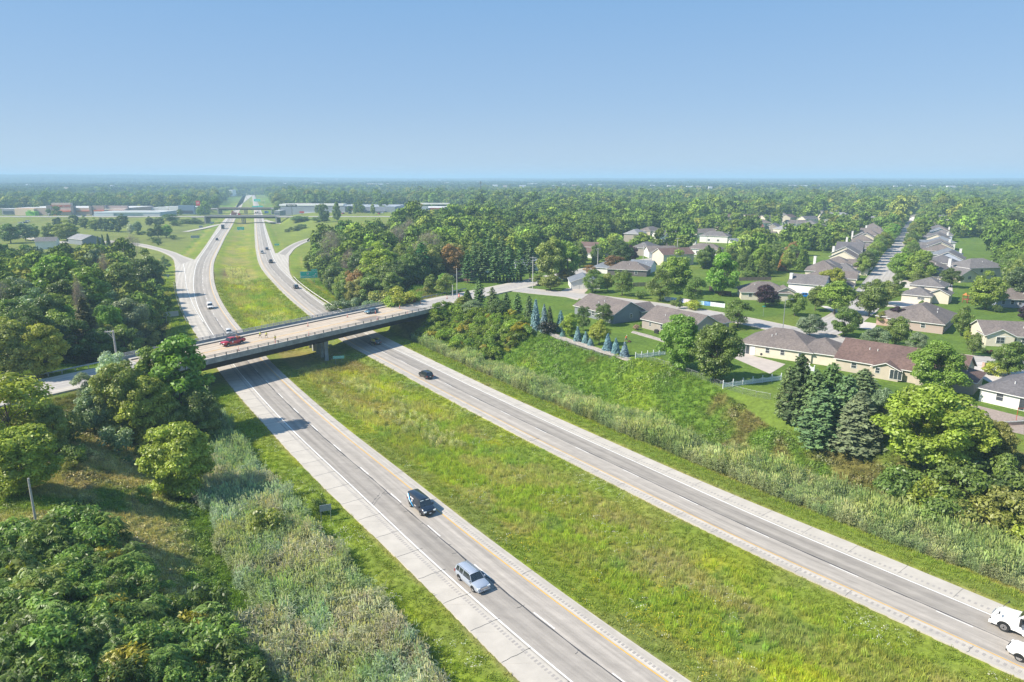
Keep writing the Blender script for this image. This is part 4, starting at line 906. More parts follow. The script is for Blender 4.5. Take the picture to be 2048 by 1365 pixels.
# left, beyond the street
T('spruce', 181, 598, 722, 82, (.085, .085, .04), 'brownish-green spruce standing behind the street guardrail')
T('full', 92, 638, 752, 88, 'yellow', 'tree with bright yellow-green top behind the street on the left')
T('full', 224, 604, 705, 62, 'bright', 'bright green maple right of the brownish spruce')
T('full', 108, 584, 690, 82, 'dark', 'very dark round tree above the yellow-topped tree')
T('full', 268, 588, 700, 86, 'grey', 'grey-green tree beside the slope near the blank sign back')
T('round', 292, 580, 668, 52, 'light', 'light green tree at the right end of the left wood')
T('airy', 62, 576, 650, 40, 'grey', 'greyish rounded tree above the dark round tree')
T('wood', 28, 640, 760, 100, 'olive', 'olive tree at the left edge just beyond the street')
T('dead', 8, 560, 660, 60, 'grey', 'bare grey tree at the left edge of the wood')
T('dead', 172, 555, 690, 26, 'grey', 'bare slim trunk inside the left wood')
T('poplar', 190, 520, 660, 80, 'light', 'tall light green tree with a pale trunk in the left wood')
T('wood', 118, 510, 620, 110, 'bright', 'broad bright green tree in the middle of the left wood')
T('wood', 245, 525, 625, 85, 'mid', 'round mid green tree at the heart of the left wood')
T('wood', 300, 505, 600, 70, 'dark', 'dark tree at the corner of the left wood near the ramp')
T('dead', 215, 508, 590, 24, 'grey', 'small leafless tree between green crowns of the left wood')
T('dead', 268, 470, 530, 40, 'brown', 'bare grey-brown tree where the left ramp meets the wood')
T('dead', 240, 478, 530, 34, 'brown', 'second bare tree left of the ramp end')
for u, vt, w_ in ((199, 473, 11), (208, 470, 11), (219, 468, 13), (245, 476, 10)): T('spruce', u, vt, 503, w_+2, 'spruce', 'small dark conifer in the row above the left wood', 'row of small conifers above the left wood')
T('airy', 330, 512, 545, 24, 'grey', 'thin pale grey-green tree inside the curve of the left ramp')
T('shrub', 325, 590, 615, 44, 'mid', 'low green bush by the left guardrail end', cat='shrub')
T('shrub', 336, 582, 600, 18, 'yellow', 'small yellow flowering bush by the left guardrail', cat='shrub')
T('shrub', 270, 650, 700, 60, 'grey', 'grey-brown bush in the hollow left of the bridge', cat='shrub')
# field trees on the far left
for k, (u, vt, vb, w_, tn) in enumerate(((22,447,487,42,'mid'),(52,446,482,36,'grey'),(102,448,478,34,'mid'),(135,443,482,50,'light'),(70,450,478,22,'light'),(150,430,455,24,'dark'),(170,434,458,22,'mid'),(190,437,462,24,'light'),(203,436,463,16,'dark'),(214,437,464,16,'dark'),(226,436,464,24,'dark'),(246,429,455,26,'dark'),(237,448,465,14,'dark'),(262,446,470,14,'silver'),(276,443,466,18,'grey'),(303,456,476,18,'dark'),(317,448,476,18,'dark'),(333,450,476,26,'bright'),(314,436,452,14,'dark'),(322,434,452,16,'mid'),(300,434,452,18,'dark'),(115,435,455,18,'dark'))):
    T('wood', u, vt, vb, w_, tn, {'dark': 'dark', 'mid': 'green', 'light': 'light green', 'grey': 'grey-green', 'silver': 'silvery', 'bright': 'bright green'}[tn]+' tree in the grass below the shops, '+('at the left edge' if u < 80 else 'left part of the group' if u < 180 else 'middle of the group' if u < 250 else 'near the ramp')+(', back' if vb < 460 else ', front'), 'field trees left of the freeway')
for u, vt, vb, w_ in ((282,461,470,18),(310,474,486,26),(318,481,491,12),(345,470,479,16),(355,440,452,30),(380,436,446,40),(338,428,440,30),(590,452,462,26),(604,448,458,22),(575,458,465,14),(600,432,442,40),(640,432,444,40)): T('shrub', u, vt, vb, w_, 'dark', 'low dark scrub in the grass beside the interchange', 'scrub round the interchange', cat='shrub')
for k, (u, vt, vb, w_, tn) in enumerate(((648,408,446,24,'dark'),(674,404,446,18,'mid'),(634,410,428,10,'mid'),(746,408,430,10,'light'),(710,410,430,8,'light'),(556,412,430,22,'dark'),(575,408,428,18,'dark'),(992,386,424,42,'mid'))):
    T('wood', u, vt, vb, w_, tn, 'tree beside the shops right of the freeway', 'trees beside the far shops')
# right of the bridge: wood edge
T('pine', 845, 486, 566, 62, (.045, .13, .045), 'bright bluish-green pine in front of the dark right wood')
T('airy', 893, 545, 592, 42, 'olive', 'small tree with open grey-green crown on the lawn beyond the bridge end')
T('round', 862, 548, 588, 30, 'mid', 'small dark round tree on the lawn beyond the bridge, left one')
T('round', 890, 546, 585, 34, 'bright', 'small bright green tree on the lawn beyond the bridge, right one')
T('airy', 712, 535, 610, 50, 'brown', 'rusty brown leaved bush-tree at the edge of the right wood')
T('wood', 760, 490, 575, 80, 'lime', 'bright yellow-green tree at the edge of the right wood')
T('dead', 668, 462, 560, 52, 'brown', 'large bare grey tree in the right wood near the ramp')
T('dead', 700, 500, 575, 34, 'brown', 'bare grey-brown tree below the larger bare one')
T('dead', 795, 452, 520, 50, 'brown', 'bare pale tree at the top of the right wood')
T('dead', 860, 465, 545, 60, 'brown', 'leaning dead tree beside the bluish pine')
T('dead', 820, 440, 500, 40, 'brown', 'second bare pale tree at the top of the right wood')
T('wood', 905, 488, 560, 50, 'brown', 'brown-orange leaved tree left of the tall pines')
for k, (u, vt, vb, w_, tn) in enumerate(((648,500,552,54,'mid'),(622,505,549,34,'light'),(668,535,583,46,'olive'),(690,560,612,46,'mid'),(740,545,600,50,'dark'),(780,540,590,44,'dark'),(800,520,580,46,'dark'),(820,500,570,50,'mid'),(725,500,570,60,'dark'),(700,470,540,60,'dark'),(760,460,530,60,'dark'),(875,520,565,36,'dark'))):
    T('wood', u, vt, vb, w_, tn, '%s tree at the front edge of the right wood, %s' % (tn, 'far left' if u < 650 else 'left' if u < 700 else 'centre' if u < 765 else 'right'), 'front edge of the right wood')
for k, (u, vt, vb, w_, tn) in enumerate(((730,575,610,50,'mid'),(765,580,618,60,'olive'),(800,572,612,60,'yellow'),(700,590,622,40,'grey'),(825,580,606,40,'light'),(860,565,588,24,'olive'),(785,590,625,50,'lime'),(670,600,622,40,'grey'),(740,600,630,40,'grey'))):
    T('shrub', u, vt, vb, w_, tn, '%s rough bush between the right wood and the bridge, %s' % (tn, 'left end' if u < 710 else 'centre' if u < 770 else 'right end'), 'bushes beyond the bridge', cat='shrub')
T('shrub', 815, 592, 608, 36, (.20, .06, .03), 'red-brown bush at the far railing of the bridge', cat='shrub')
x = 0
for k, (u, vt, vb, w_) in enumerate(((935,500,566,46),(962,490,565,48),(990,495,566,48),(1018,488,566,46),(1040,498,562,44),(950,478,548,40),(978,472,545,44),(1005,470,540,44),(1060,480,558,44))):
    T('pine', u, vt, vb, w_, 'pine', 'tall pine of the row behind the brick house, %s in the %s rank' % (['leftmost', 'second', 'third', 'fourth', 'last', 'left one', 'middle one', 'right one', 'extra one'][k], 'front' if k < 5 else 'back'), 'row of tall pines by the cross street')
T('wood', 1100, 475, 562, 62, 'olive', 'large olive-green tree at the right end of the pine row')
T('wood', 1135, 482, 560, 48, 'light', 'light green tree behind the crab apples')
for k in range(13):
    u = 958+k*7; T('spruce', u, 549-(k % 3), 566-k*.1, 9, 'dark', 'narrow dark arborvitae in the hedge under the pines, number %s from the left' % ['one', 'two', 'three', 'four', 'five', 'six', 'seven', 'eight', 'nine', 'ten', 'eleven', 'twelve', 'thirteen'][k], 'arborvitae hedge', name='arborvitae')
T('round', 1101, 548, 581, 48, 'olive', 'low spreading crab apple on the corner beside the white garage')
T('round', 1078, 549, 572, 28, 'olive', 'smaller crab apple next to the intersection pole')
T('round', 1133, 538, 562, 36, (.17, .15, .03), 'yellowish crab apple behind the corner')
T('airy', 1180, 528, 548, 28, 'brown', 'small bronze-leaved tree behind the white garage')
T('airy', 1185, 539, 585, 50, 'mid', 'round yard tree in front of the white garage')
T('round', 1215, 545, 583, 26, 'olive', 'dark olive tree between the two round yard trees')
T('airy', 1244, 537, 592, 52, 'mid', 'round-headed yard tree right of the white garage')
T('airy', 1320, 538, 602, 60, 'mid', 'big round yard tree left of the painted fence')
T('airy', 1391, 551, 607, 52, 'mid', 'round tree in front of the painted fence, half yellow')
T('wood', 1350, 505, 588, 70, 'light', 'full green tree behind the big round yard tree')
T('round', 1228, 510, 545, 46, (.17, .10, .04), 'orange-brown tree in the middle of the older houses')
T('round', 1262, 490, 530, 30, 'purple', 'dark purple-leaved tree behind the orange-brown one')
T('wood', 1240, 480, 535, 50, 'dark', 'large dark tree behind the orange-brown one')
T('spruce', 1190, 488, 535, 22, 'spruce', 'spruce beside the brown-roofed white house')
T('wood', 1190, 448, 480, 26, 'dark', 'round dark tree beside the far white house')
T('round', 1160, 465, 495, 34, (.11, .095, .035), 'bronze-green tree left of the brown-roofed house')
T('wood', 1445, 505, 592, 66, 'bright', 'big bright green maple by the wooden fence')
T('round', 1524, 488, 545, 50, 'bright', 'bright green round tree on the long back lawn')
T('round', 1587, 490, 530, 34, 'bright', 'smaller bright tree behind the row houses')
T('spruce', 1491, 505, 545, 20, 'spruce', 'brownish spruce left of the bright round tree')
T('shrub', 1496, 541, 556, 34, 'mid', 'clipped round hedge on the back lawn', cat='shrub')
T('shrub', 1388, 600, 620, 34, 'yellow', 'yellow-green shrub in front of the painted fence', cat='shrub')
T('airy', 1358, 590, 618, 18, 'mid', 'thin young tree at the left end of the painted fence')
T('shrub', 1350, 600, 612, 22, 'mid', 'small bush at the kerb near the painted fence', cat='shrub')
T('shrub', 1281, 578, 598, 22, 'mid', 'small young tree at the grey-gabled house front', cat='shrub')
# slope top cluster by the bridge end
for k, (u, vt, vb, w_, kd, tn) in enumerate(((958,558,612,42,'pine','pine'),(985,575,625,44,'pine','spruce'),(1012,585,630,40,'pine','spruce'),(1035,588,632,36,'pine','pine'),(1058,592,640,34,'pine','pine'),(935,580,610,34,'spruce','dark'),(925,592,618,34,'round','olive'),(1000,598,640,50,'round','dark'),(945,600,630,50,'round','grey'))):
    T(kd, u, vt, vb, w_, tn, '%s %s in the clump above the abutment, %s' % (tn, 'pine' if kd == 'pine' else 'bushy tree', 'left' if u < 950 else 'middle' if u < 1010 else 'right'), 'evergreens above the abutment')
T('spruce', 1071, 600, 662, 28, 'blue', 'tall blue spruce at the left end of the garden clump')
T('spruce', 1088, 609, 665, 24, 'blue', 'second blue spruce, right of the tall one')
T('spruce', 1099, 614, 664, 26, 'spruce', 'dark green spruce behind the clipped hedge')
T('shrub', 1095, 642, 668, 40, (.03, .035, .022), 'dark clipped hedge bush at the corner of the stone bed', cat='shrub')
T('spruce', 1121, 622, 663, 26, 'blue', 'blue spruce in front of the long brown roof')
T('round', 1139, 625, 673, 40, 'lime', 'yellow-green young tree left of the blue spruce row')
T('airy', 1166, 609, 662, 34, 'dark', 'dark thin tree in front of the grey-gabled house, left one')
T('airy', 1206, 604, 652, 42, 'dark', 'dark thin tree in front of the grey-gabled house, right one')
T('round', 1198, 640, 690, 42, 'lime', 'yellow-green young tree in the middle of the blue spruce row')
for u, vt, vb, w_, l in ((1125,663,673,14,'lowest little blue spruce at the left end of the stone bed'),(1155,654,683,19,'first blue spruce of the row, left of the leaning pair'),(1171,664,686,17,'second blue spruce of the row'),(1181,674,692,15,'smallest blue spruce in the row beside the yellow-green tree'),(1215,668,702,23,'blue spruce right of the yellow-green tree, tallest of three'),(1231,677,708,20,'blue spruce between the two at the right end of the row'),(1249,685,714,22,'last blue spruce of the row beside the white fence post')):
    T('small_spruce', u, vt, vb, w_, 'blue', l)
T('full', 1361, 627, 740, 92, 'bright', 'big bright green maple by the chain-link fence, left of the pair')
T('full', 1430, 636, 762, 100, 'mid', 'big green maple by the chain-link fence, right of the pair')
T('shrub', 1283, 640, 655, 10, 'bright', 'narrow upright bush at the corner of the beige house', cat='shrub')
T('shrub', 1273, 648, 660, 14, (.35, .24, .18), 'pinkish flowering bush at the corner of the beige house', cat='shrub')
# conifers and big trees lower right
T('cedar', 1592, 712, 842, 96, (.06, .095, .035), 'brownish-green conifer at the left end of the lower right group')
T('cedar', 1658, 728, 815, 88, 'pine', 'bluish pine behind the two large conifers')
T('cedar', 1722, 740, 815, 96, (.115, .18, .085), 'grey-green pine beside the brown roof')
T('cedar', 1640, 782, 885, 122, (.10, .17, .075), 'large dark conifer in the lower right group')
T('cedar', 1622, 742, 850, 92, (.12, .19, .075), 'green conifer filling the gap between the lower right conifers, left one')
T('cedar', 1686, 752, 862, 92, (.11, .185, .08), 'green conifer filling the gap between the lower right conifers, right one')
T('cedar', 1570, 735, 830, 60, (.13, .18, .07), 'lower olive conifer at the left foot of the lower right group')
T('spruce', 1712, 785, 890, 132, (.135, .175, .095), 'wide grey-green spruce with drooping tips in the lower right group')
T('full', 1762, 768, 870, 60, 'grey', 'grey-green tree between the wide spruce and the yellow-green tree')
T('full', 1866, 681, 790, 108, 'bright', 'big green maple hiding the right part of the brown roof')
T('full', 1850, 758, 935, 190, 'lime', 'huge spreading yellow-green tree in the lower right')
T('full', 1905, 800, 940, 130, 'lime', 'right-hand crown of the huge yellow-green tree')
T('full', 1985, 840, 925, 78, 'olive', 'thin yellow-green tree in front of the brick patio')
for k, (u, vt, vb, w_, tn) in enumerate(((1800,930,1000,80,'mid'),(1850,955,1025,80,'lime'),(1910,925,1000,90,'mid'),(1975,915,985,90,'dark'),(2035,900,985,80,'mid'),(1880,990,1060,80,'mid'),(1940,985,1050,80,'olive'),(2010,975,1060,90,'olive'),(2040,1020,1085,80,'lime'),(1830,1000,1050,60,'light'),(1960,1040,1085,60,'mid'))):
    T('shrub', u, vt, vb, w_*1.15, tn, '%s tangled bush on the lower right bank, %s %s' % (tn, 'upper' if vb < 1020 else 'lower', 'left' if u < 1870 else 'middle' if u < 1960 else 'right'), 'bushes on the lower right bank', cat='shrub')
# yard and street trees of the newer houses
Yd = [('airy',1475,597,655,66,'mid','wide airy tree at the curve of the street'),
('round',1530,568,614,50,'purple','dark purple maple in front of the beige corner house'),
('round',1589,585,632,42,'mid','small tree left of the street lamp corner'),
('round',1630,571,622,40,'mid','small thin tree right of the blue pickup'),
('round',1668,560,628,72,'light','big green street tree at the mouth of the long street'),
('round',1662,535,590,50,'lime','yellow-green street tree above the big one'),
('round',1619,626,674,54,'grey','pale-tipped conical tree beside the lamp pole'),
('round',1686,613,674,52,'mid','linden on the corner lawn, left one'),
('round',1709,621,660,26,'mid','slim tree just right of the corner linden'),
('round',1738,556,634,68,'mid','large tree at the right side of the street mouth'),
('round',1775,560,610,44,'olive','bronze-tipped tree behind the large street-mouth tree'),
('round',1750,654,697,52,'grey','pale-tipped linden near the brown roof'),
('round',1789,631,694,54,'mid','linden on the lawn right of the pale-tipped one'),
('round',1831,664,705,40,'grey','small pale-tipped tree left of the big maple'),
('round',1792,611,650,34,'purple','small purple-leaved tree at the brick-sided house'),
('round',1762,622,650,24,'olive','little tree at the driveway of the brick-sided house'),
('round',1921,610,672,38,'mid','columnar tree between two houses'),
('round',1945,664,712,30,'mid','young tree with thin trunk on the front lawn'),
('round',1934,660,684,16,'lime','tiny round-headed tree by the brick corner'),
('round',2017,681,752,68,'mid','round tree on the drive at the right edge'),
('wood',1970,547,620,70,'light','big green tree behind the cream house'),
('round',1900,535,575,40,'dark','dark tree in front of the large two-storey house'),
('round',1795,545,585,26,'mid','round bushy tree beside the driveway'),
('round',1843,600,628,18,'mid','tiny tree in front of the brick wall'),
('round',2046,612,640,22,'purple','purple tree at the right edge by the blue house'),
('wood',2035,520,600,60,'olive','grey-olive tree at the right edge of the picture'),
('wood',1800,500,560,50,'bright','bright tree on the right of the long street, nearest'),
('wood',1835,500,565,60,'light','second bright tree on the right of the long street'),
('round',1840,540,575,40,'mid','lower tree in front of the two bright street trees'),
('round',1990,608,625,12,'dark','small cone shrub left of the pair'),('round',1998,610,626,12,'dark','small cone shrub right of the pair')]
for kd, u, vt, vb, w_, tn, l in Yd: T(kd, u, vt, vb, w_, tn, l)
for u, v, w_, tn, l in ((1954,700,26,(.5,.5,.42),'white flowering hydrangea beside the cream house'),(1968,706,14,'dark','dark round bush below the twin window'),(1980,708,14,(.10,.02,.025),'dark red bush by the porch'),(1992,712,16,'mid','green bush at the right end of the porch bed'),(1832,655,10,(.35,.03,.05),'small red bush at the brick wall'),(1862,660,16,(.12,.03,.03),'dark red low bush at the brick wall'),(1824,600,14,(.45,.22,.02),'orange-yellow bush at the garage corner'),(1990,752,50,'yellow','low yellow-green hedge at the drive'),(1978,730,14,'grey','grey bush beside the brick mailbox'),(1545,610,30,'olive','flower bed shrub on the corner lawn')):
    T('shrub', u, v-w_*.6, v, w_, tn, l, cat='shrub')
n_ = 0
for k in range(9, 49, 1):                                # both sides of the long street
    for sg in (-1, 1):
        for half in (0, .5):
         if random.random() < .18: continue
         a = stC[k]*(1-half)+stC[min(k+1, 49)]*half; d = stC[min(k+1, 49)]-stC[k-1]; d = d/np.linalg.norm(d); nn_ = np.array([-d[1], d[0]]); p = a+nn_*sg*((7.6 if k < 17 else 6.3)+random.random()*1.2)+d*random.uniform(-2, 2)
        hh = random.uniform(8., 11); tree_at('round', p[0], p[1], 6.45, hh, hh*(.40 if k < 17 else .50), (tq := random.choice(['mid', 'light', 'dark', 'bright', 'olive'])), '%s %s street tree %s of the long street, %s' % ('broad' if hh > 9.5 else 'smaller', tq.replace('mid', 'green'), 'left' if sg > 0 else 'right', 'near its mouth' if k < 14 else 'first third' if k < 20 else 'half way' if k < 27 else 'two thirds along' if k < 35 else 'far end'), 'street trees of the long street')
FARH = [(1535,437),(1560,433),(1575,440),(1610,431),(1640,428),(1655,434),(1690,425),(1722,423),(1745,426),(1768,430),(1700,440),(1735,445),(1815,432),(1838,436),(1860,447),(1878,451),(1895,440),(1665,447),(1590,449),(1620,452),(1500,441),(1480,430),(1555,421),(1595,418),(1640,414),(1700,412),(1760,418),(1300,465),(1330,478),(1270,478),(1405,470),(1430,480),(1450,455),(1520,448),(1545,460),(1575,468),(1605,465),(1640,462),(1460,440),(1570,425),(1615,442),(1680,435),(1785,421),(1920,430),(1950,437),(1985,428),(1850,425),(1900,419),(1320,510),(1290,505),(1345,525),(1410,505)]
FP = [at(u, v+6, 6) for u, v in FARH]
def clear_far(X, Y):                                    # gaps in the trees round the far houses
    k = np.ones(len(X), bool)
    for x, y in FP: k &= ~((np.abs(X-x*Y/y) < 13) & (Y < y+10) & (Y > y-52))
    return k
# ---------------------------------------------------------------- woods: the nearest crowns singly, the rest as one mass
def wood(poly, n, hr, tints, group, label, y_single=430, step=5.2, lab2=None):
    X, Y = roll(poly, n); k = in_view(X, Y, 10); X, Y = X[k], Y[k]; o = np.argsort(Y); X, Y = X[o], Y[o]; keep = []; cell = {}
    for i in range(len(X)):
        c = (int(X[i]//step), int(Y[i]//step)); ok = True
        for a in (-1, 0, 1):
            for b in (-1, 0, 1):
                for j in cell.get((c[0]+a, c[1]+b), ()):
                    if (X[i]-X[j])**2+(Y[i]-Y[j])**2 < step*step: ok = False
        if ok and not any((X[i]-px)**2+(Y[i]-py)**2 < (step*.55)**2 for px, py, _ in PLACED if abs(py-Y[i]) < 6): keep.append(i); cell.setdefault(c, []).append(i)
    return X[keep], Y[keep]
LOW = [_lo('low_crown', 4.6, .8, 11.5, 34, 34, .75, 100+k) for k in range(5)]
LOWP = []
def massed(name, X, Y, hr, tints, r=1.):
    n = len(X); Z = height(X, Y); t = np.array([TREE_TINT[q] if isinstance(q, str) else q for q in tints]); ti = t[(fbm(X, Y, 30, 7)*.5*len(t)+RNG.random(n)*.5*len(t)).astype(int) % len(t)]
    s = (hr[0]+(hr[1]-hr[0])*RNG.random(n))/11.5*(.62+.75*fbm(X, Y, 24, 19)); scat(name, LOW, X, Y, Z, s*r, ti*(.75+.5*fbm(X, Y, 60, 29))[:, None], var=.28)
def where(x, y):
    u = 1024+F*x/(y*CP+(H-14)*SP); return ('far to the left' if u < 120 else 'left part' if u < 300 else 'left of centre' if u < 760 else 'near the middle' if u < 1150 else 'right part' if u < 1900 else 'far to the right')+(', front' if y < 260 else ', middle depth' if y < 350 else ', farther back')
def do_wood(poly, group, label, hr, tints, y_single, dens=.05, step=5.6, cap=110, kinds=('wood',)):
    X, Y = wood(poly, dens, hr, tints, group, label, step=step); k = street_clear(X, Y, 2) & clear_far(X, Y); X, Y = X[k], Y[k]
    s = (np.arange(len(X)) < cap) & (Y < y_single)
    for i in np.where(s)[0]:
        h = random.uniform(*hr); tree_at(random.choice(kinds), X[i], Y[i], hz(X[i], Y[i])-.1, h, h*random.uniform(.36, .47), (tn := random.choice(tints)), '%s %s %s, %s' % ('tall' if h > sum(hr)/2 else 'lower', {'dark': 'dark green', 'mid': 'green', 'olive': 'olive', 'grey': 'greyish green', 'light': 'light green'}.get(tn, 'deep green'), label, where(X[i], Y[i])), group)
    massed(group.replace(' ', '_'), X[~s], Y[~s], hr, tints)
do_wood(WOODL, 'trees of the left wood', 'left wood tree', (8.5, 13), ['dark', 'dark', 'mid', 'mid', 'olive', 'grey', 'light'], 420, cap=42)
do_wood(WOODR, 'trees of the right wood', 'right wood tree', (10, 14.5), ['dark', 'dark', 'dark', 'mid', 'mid', 'light', 'olive'], 520, cap=42)
do_wood(WOODR2, 'trees of the wood at the right edge', 'tree of the right-edge wood', (10, 15), ['dark', 'dark', 'mid', (.08, .125, .05)], 420, cap=18)
# leafy housing area behind: trees between the far houses
X, Y = roll(pz([(1140,500),(1380,455),(1560,400),(1950,400),(1960,470),(1500,560),(1460,545),(1280,560),(1150,545)]), .011); k = street_clear(X, Y, 2); X, Y = X[k], Y[k]; HX, HY = X, Y
# ---------------------------------------------------------------- houses
ROOFB = {}
def shingle(name, c):
    if name in ROOFB: return ROOFB[name]
    m, nt, b = newmat(name); tc = nt.nodes.new('ShaderNodeTexCoord').outputs['Object']
    n1 = noise(nt, 2.2, 4, .7, tc); n2 = noise(nt, .25, 3, .5, tc)
    wv = N(nt, 'ShaderNodeTexWave', wave_type='BANDS', bands_direction='Z'); wv.inputs['Scale'].default_value = 3.4; wv.inputs['Distortion'].default_value = .4; nt.links.new(tc, wv.inputs['Vector'])
    a = mixc(nt, ramp(nt, n1, .35, .65), tuple(x*.74 for x in c), tuple(x*1.25 for x in c)); a = mixc(nt, 1., a, mixc(nt, ramp(nt, n2, .35, .65), (.88, .88, .9, 1), (1.08, 1.07, 1.05, 1)), 'MULTIPLY')
    a = mixc(nt, ramp(nt, wv.outputs[0], 0, .35, .18, 0), a, (.05, .045, .045, 1)); nt.links.new(a, b.inputs['Base Color'])
    b.inputs['Roughness'].default_value = .95; b.inputs['Specular IOR Level'].default_value = .2; ROOFB[name] = m; return m
def siding(name, c):
    if name in ROOFB: return ROOFB[name]
    m, nt, b = newmat(name); tc = nt.nodes.new('ShaderNodeTexCoord').outputs['Object']; n1 = noise(nt, .8, 3, .6, tc)
    wv = N(nt, 'ShaderNodeTexWave', wave_type='BANDS', bands_direction='Z'); wv.inputs['Scale'].default_value = 1.6; nt.links.new(tc, wv.inputs['Vector'])
    a = mixc(nt, ramp(nt, n1, .35, .65), tuple(x*.94 for x in c), tuple(min(x*1.05, .9) for x in c)); a = mixc(nt, ramp(nt, wv.outputs[0], 0, .2, .2, 0), a, tuple(x*.5 for x in c)+(1,))
    nt.links.new(a, b.inputs['Base Color']); b.inputs['Roughness'].default_value = .7; ROOFB[name] = m; return m
def brickm(name, c):
    if name in ROOFB: return ROOFB[name]
    m, nt, b = newmat(name); tc = nt.nodes.new('ShaderNodeTexCoord').outputs['Object']; bt = N(nt, 'ShaderNodeTexBrick'); mp = N(nt, 'ShaderNodeMapping'); mp.inputs['Rotation'].default_value = (math.pi/2, 0, 0)
    nt.links.new(tc, mp.inputs[0]); nt.links.new(mp.outputs[0], bt.inputs['Vector']); bt.inputs['Scale'].default_value = 3.5; bt.inputs['Color1'].default_value = (*c, 1); bt.inputs['Color2'].default_value = (c[0]*.8, c[1]*.75, c[2]*.72, 1); bt.inputs['Mortar'].default_value = (.4, .37, .34, 1)
    nt.links.new(bt.outputs[0], b.inputs['Base Color']); b.inputs['Roughness'].default_value = .9; ROOFB[name] = m; return m
RF = {'taupe': (.175, .15, .14), 'grey': (.165, .155, .155), 'brown': (.15, .10, .088), 'dark': (.13, .125, .135), 'slate': (.17, .19, .22), 'red': (.20, .08, .06), 'lightgrey': (.26, .26, .27), 'black': (.05, .05, .06)}
WL = {'cream': (.66, .60, .49), 'white': (.74, .73, .70), 'greyblue': (.21, .235, .255), 'beige': (.35, .31, .28), 'blue': (.40, .44, .55), 'tan': (.50, .44, .36), 'sage': (.30, .33, .28), 'pinkbrick': (.50, .33, .26), 'brick': (.26, .10, .07), 'dark': (.12, .11, .11), 'brown': (.13, .07, .05)}
TRIM = M('white_trim', (.76, .76, .75), .55, var=.04); GLASS = M('window_glass', (.045, .055, .07), .12, var=.2, spec=.8); GDOOR = M('garage_door', (.70, .69, .66), .6, var=.04); PIPEM = M('vent_pipe', (.75, .75, .74), .5, var=.05); DARKW = M('dark_wood', (.10, .065, .05), .8, var=.3)
def rmat(c): return shingle('shingle_'+c, RF[c])
def wmat(c): return brickm('wall_'+c, WL[c]) if 'brick' in c else siding('wall_'+c, WL[c])
def roof_mesh(mb, L, W, z, pitch, kind, ov=.45, th=.16):
    l, w_ = L/2+ov, W/2+ov; zr = z+(W/2)*pitch; ze = z-ov*pitch
    if kind == 'hip' and L < W:
        m2 = MB(); roof_mesh(m2, W, L, z, pitch, kind, ov, th); mb.v += [(-y, x, zz) for x, y, zz in m2.v]; mb.f += m2.f; mb.m += m2.m; return
    r = (l-w_ if kind == 'hip' else l)
    if kind in ('gable', 'half'):
        for o_, mi in ((0, 0),):
            t = [(-l, -w_, ze+th), (l, -w_, ze+th), (l, w_, ze+th), (-l, w_, ze+th), (-l, 0, zr+th), (l, 0, zr+th)]; b_ = [(x, y, zz-th) for x, y, zz in t]
            mb.add(t+b_, [(0, 1, 5, 4), (2, 3, 4, 5), (6, 10, 11, 7), (8, 11, 10, 9)], 0); mb.add(t+b_, [(0, 6, 7, 1), (2, 8, 9, 3), (0, 4, 10, 6), (4, 3, 9, 10), (1, 7, 11, 5), (5, 11, 8, 2)], 1)
    else:
        t = [(-l, -w_, ze+th), (l, -w_, ze+th), (l, w_, ze+th), (-l, w_, ze+th), (-r, 0, zr+th), (r, 0, zr+th)]; b_ = [(x, y, ze) for x, y, _ in t[:4]]
        mb.add(t+b_, [(0, 1, 5, 4), (1, 2, 5), (2, 3, 4, 5), (3, 0, 4), (6, 9, 8, 7)], 0); mb.add(t+b_, [(0, 6, 7, 1), (1, 7, 8, 2), (2, 8, 9, 3), (3, 9, 6, 0)], 1)
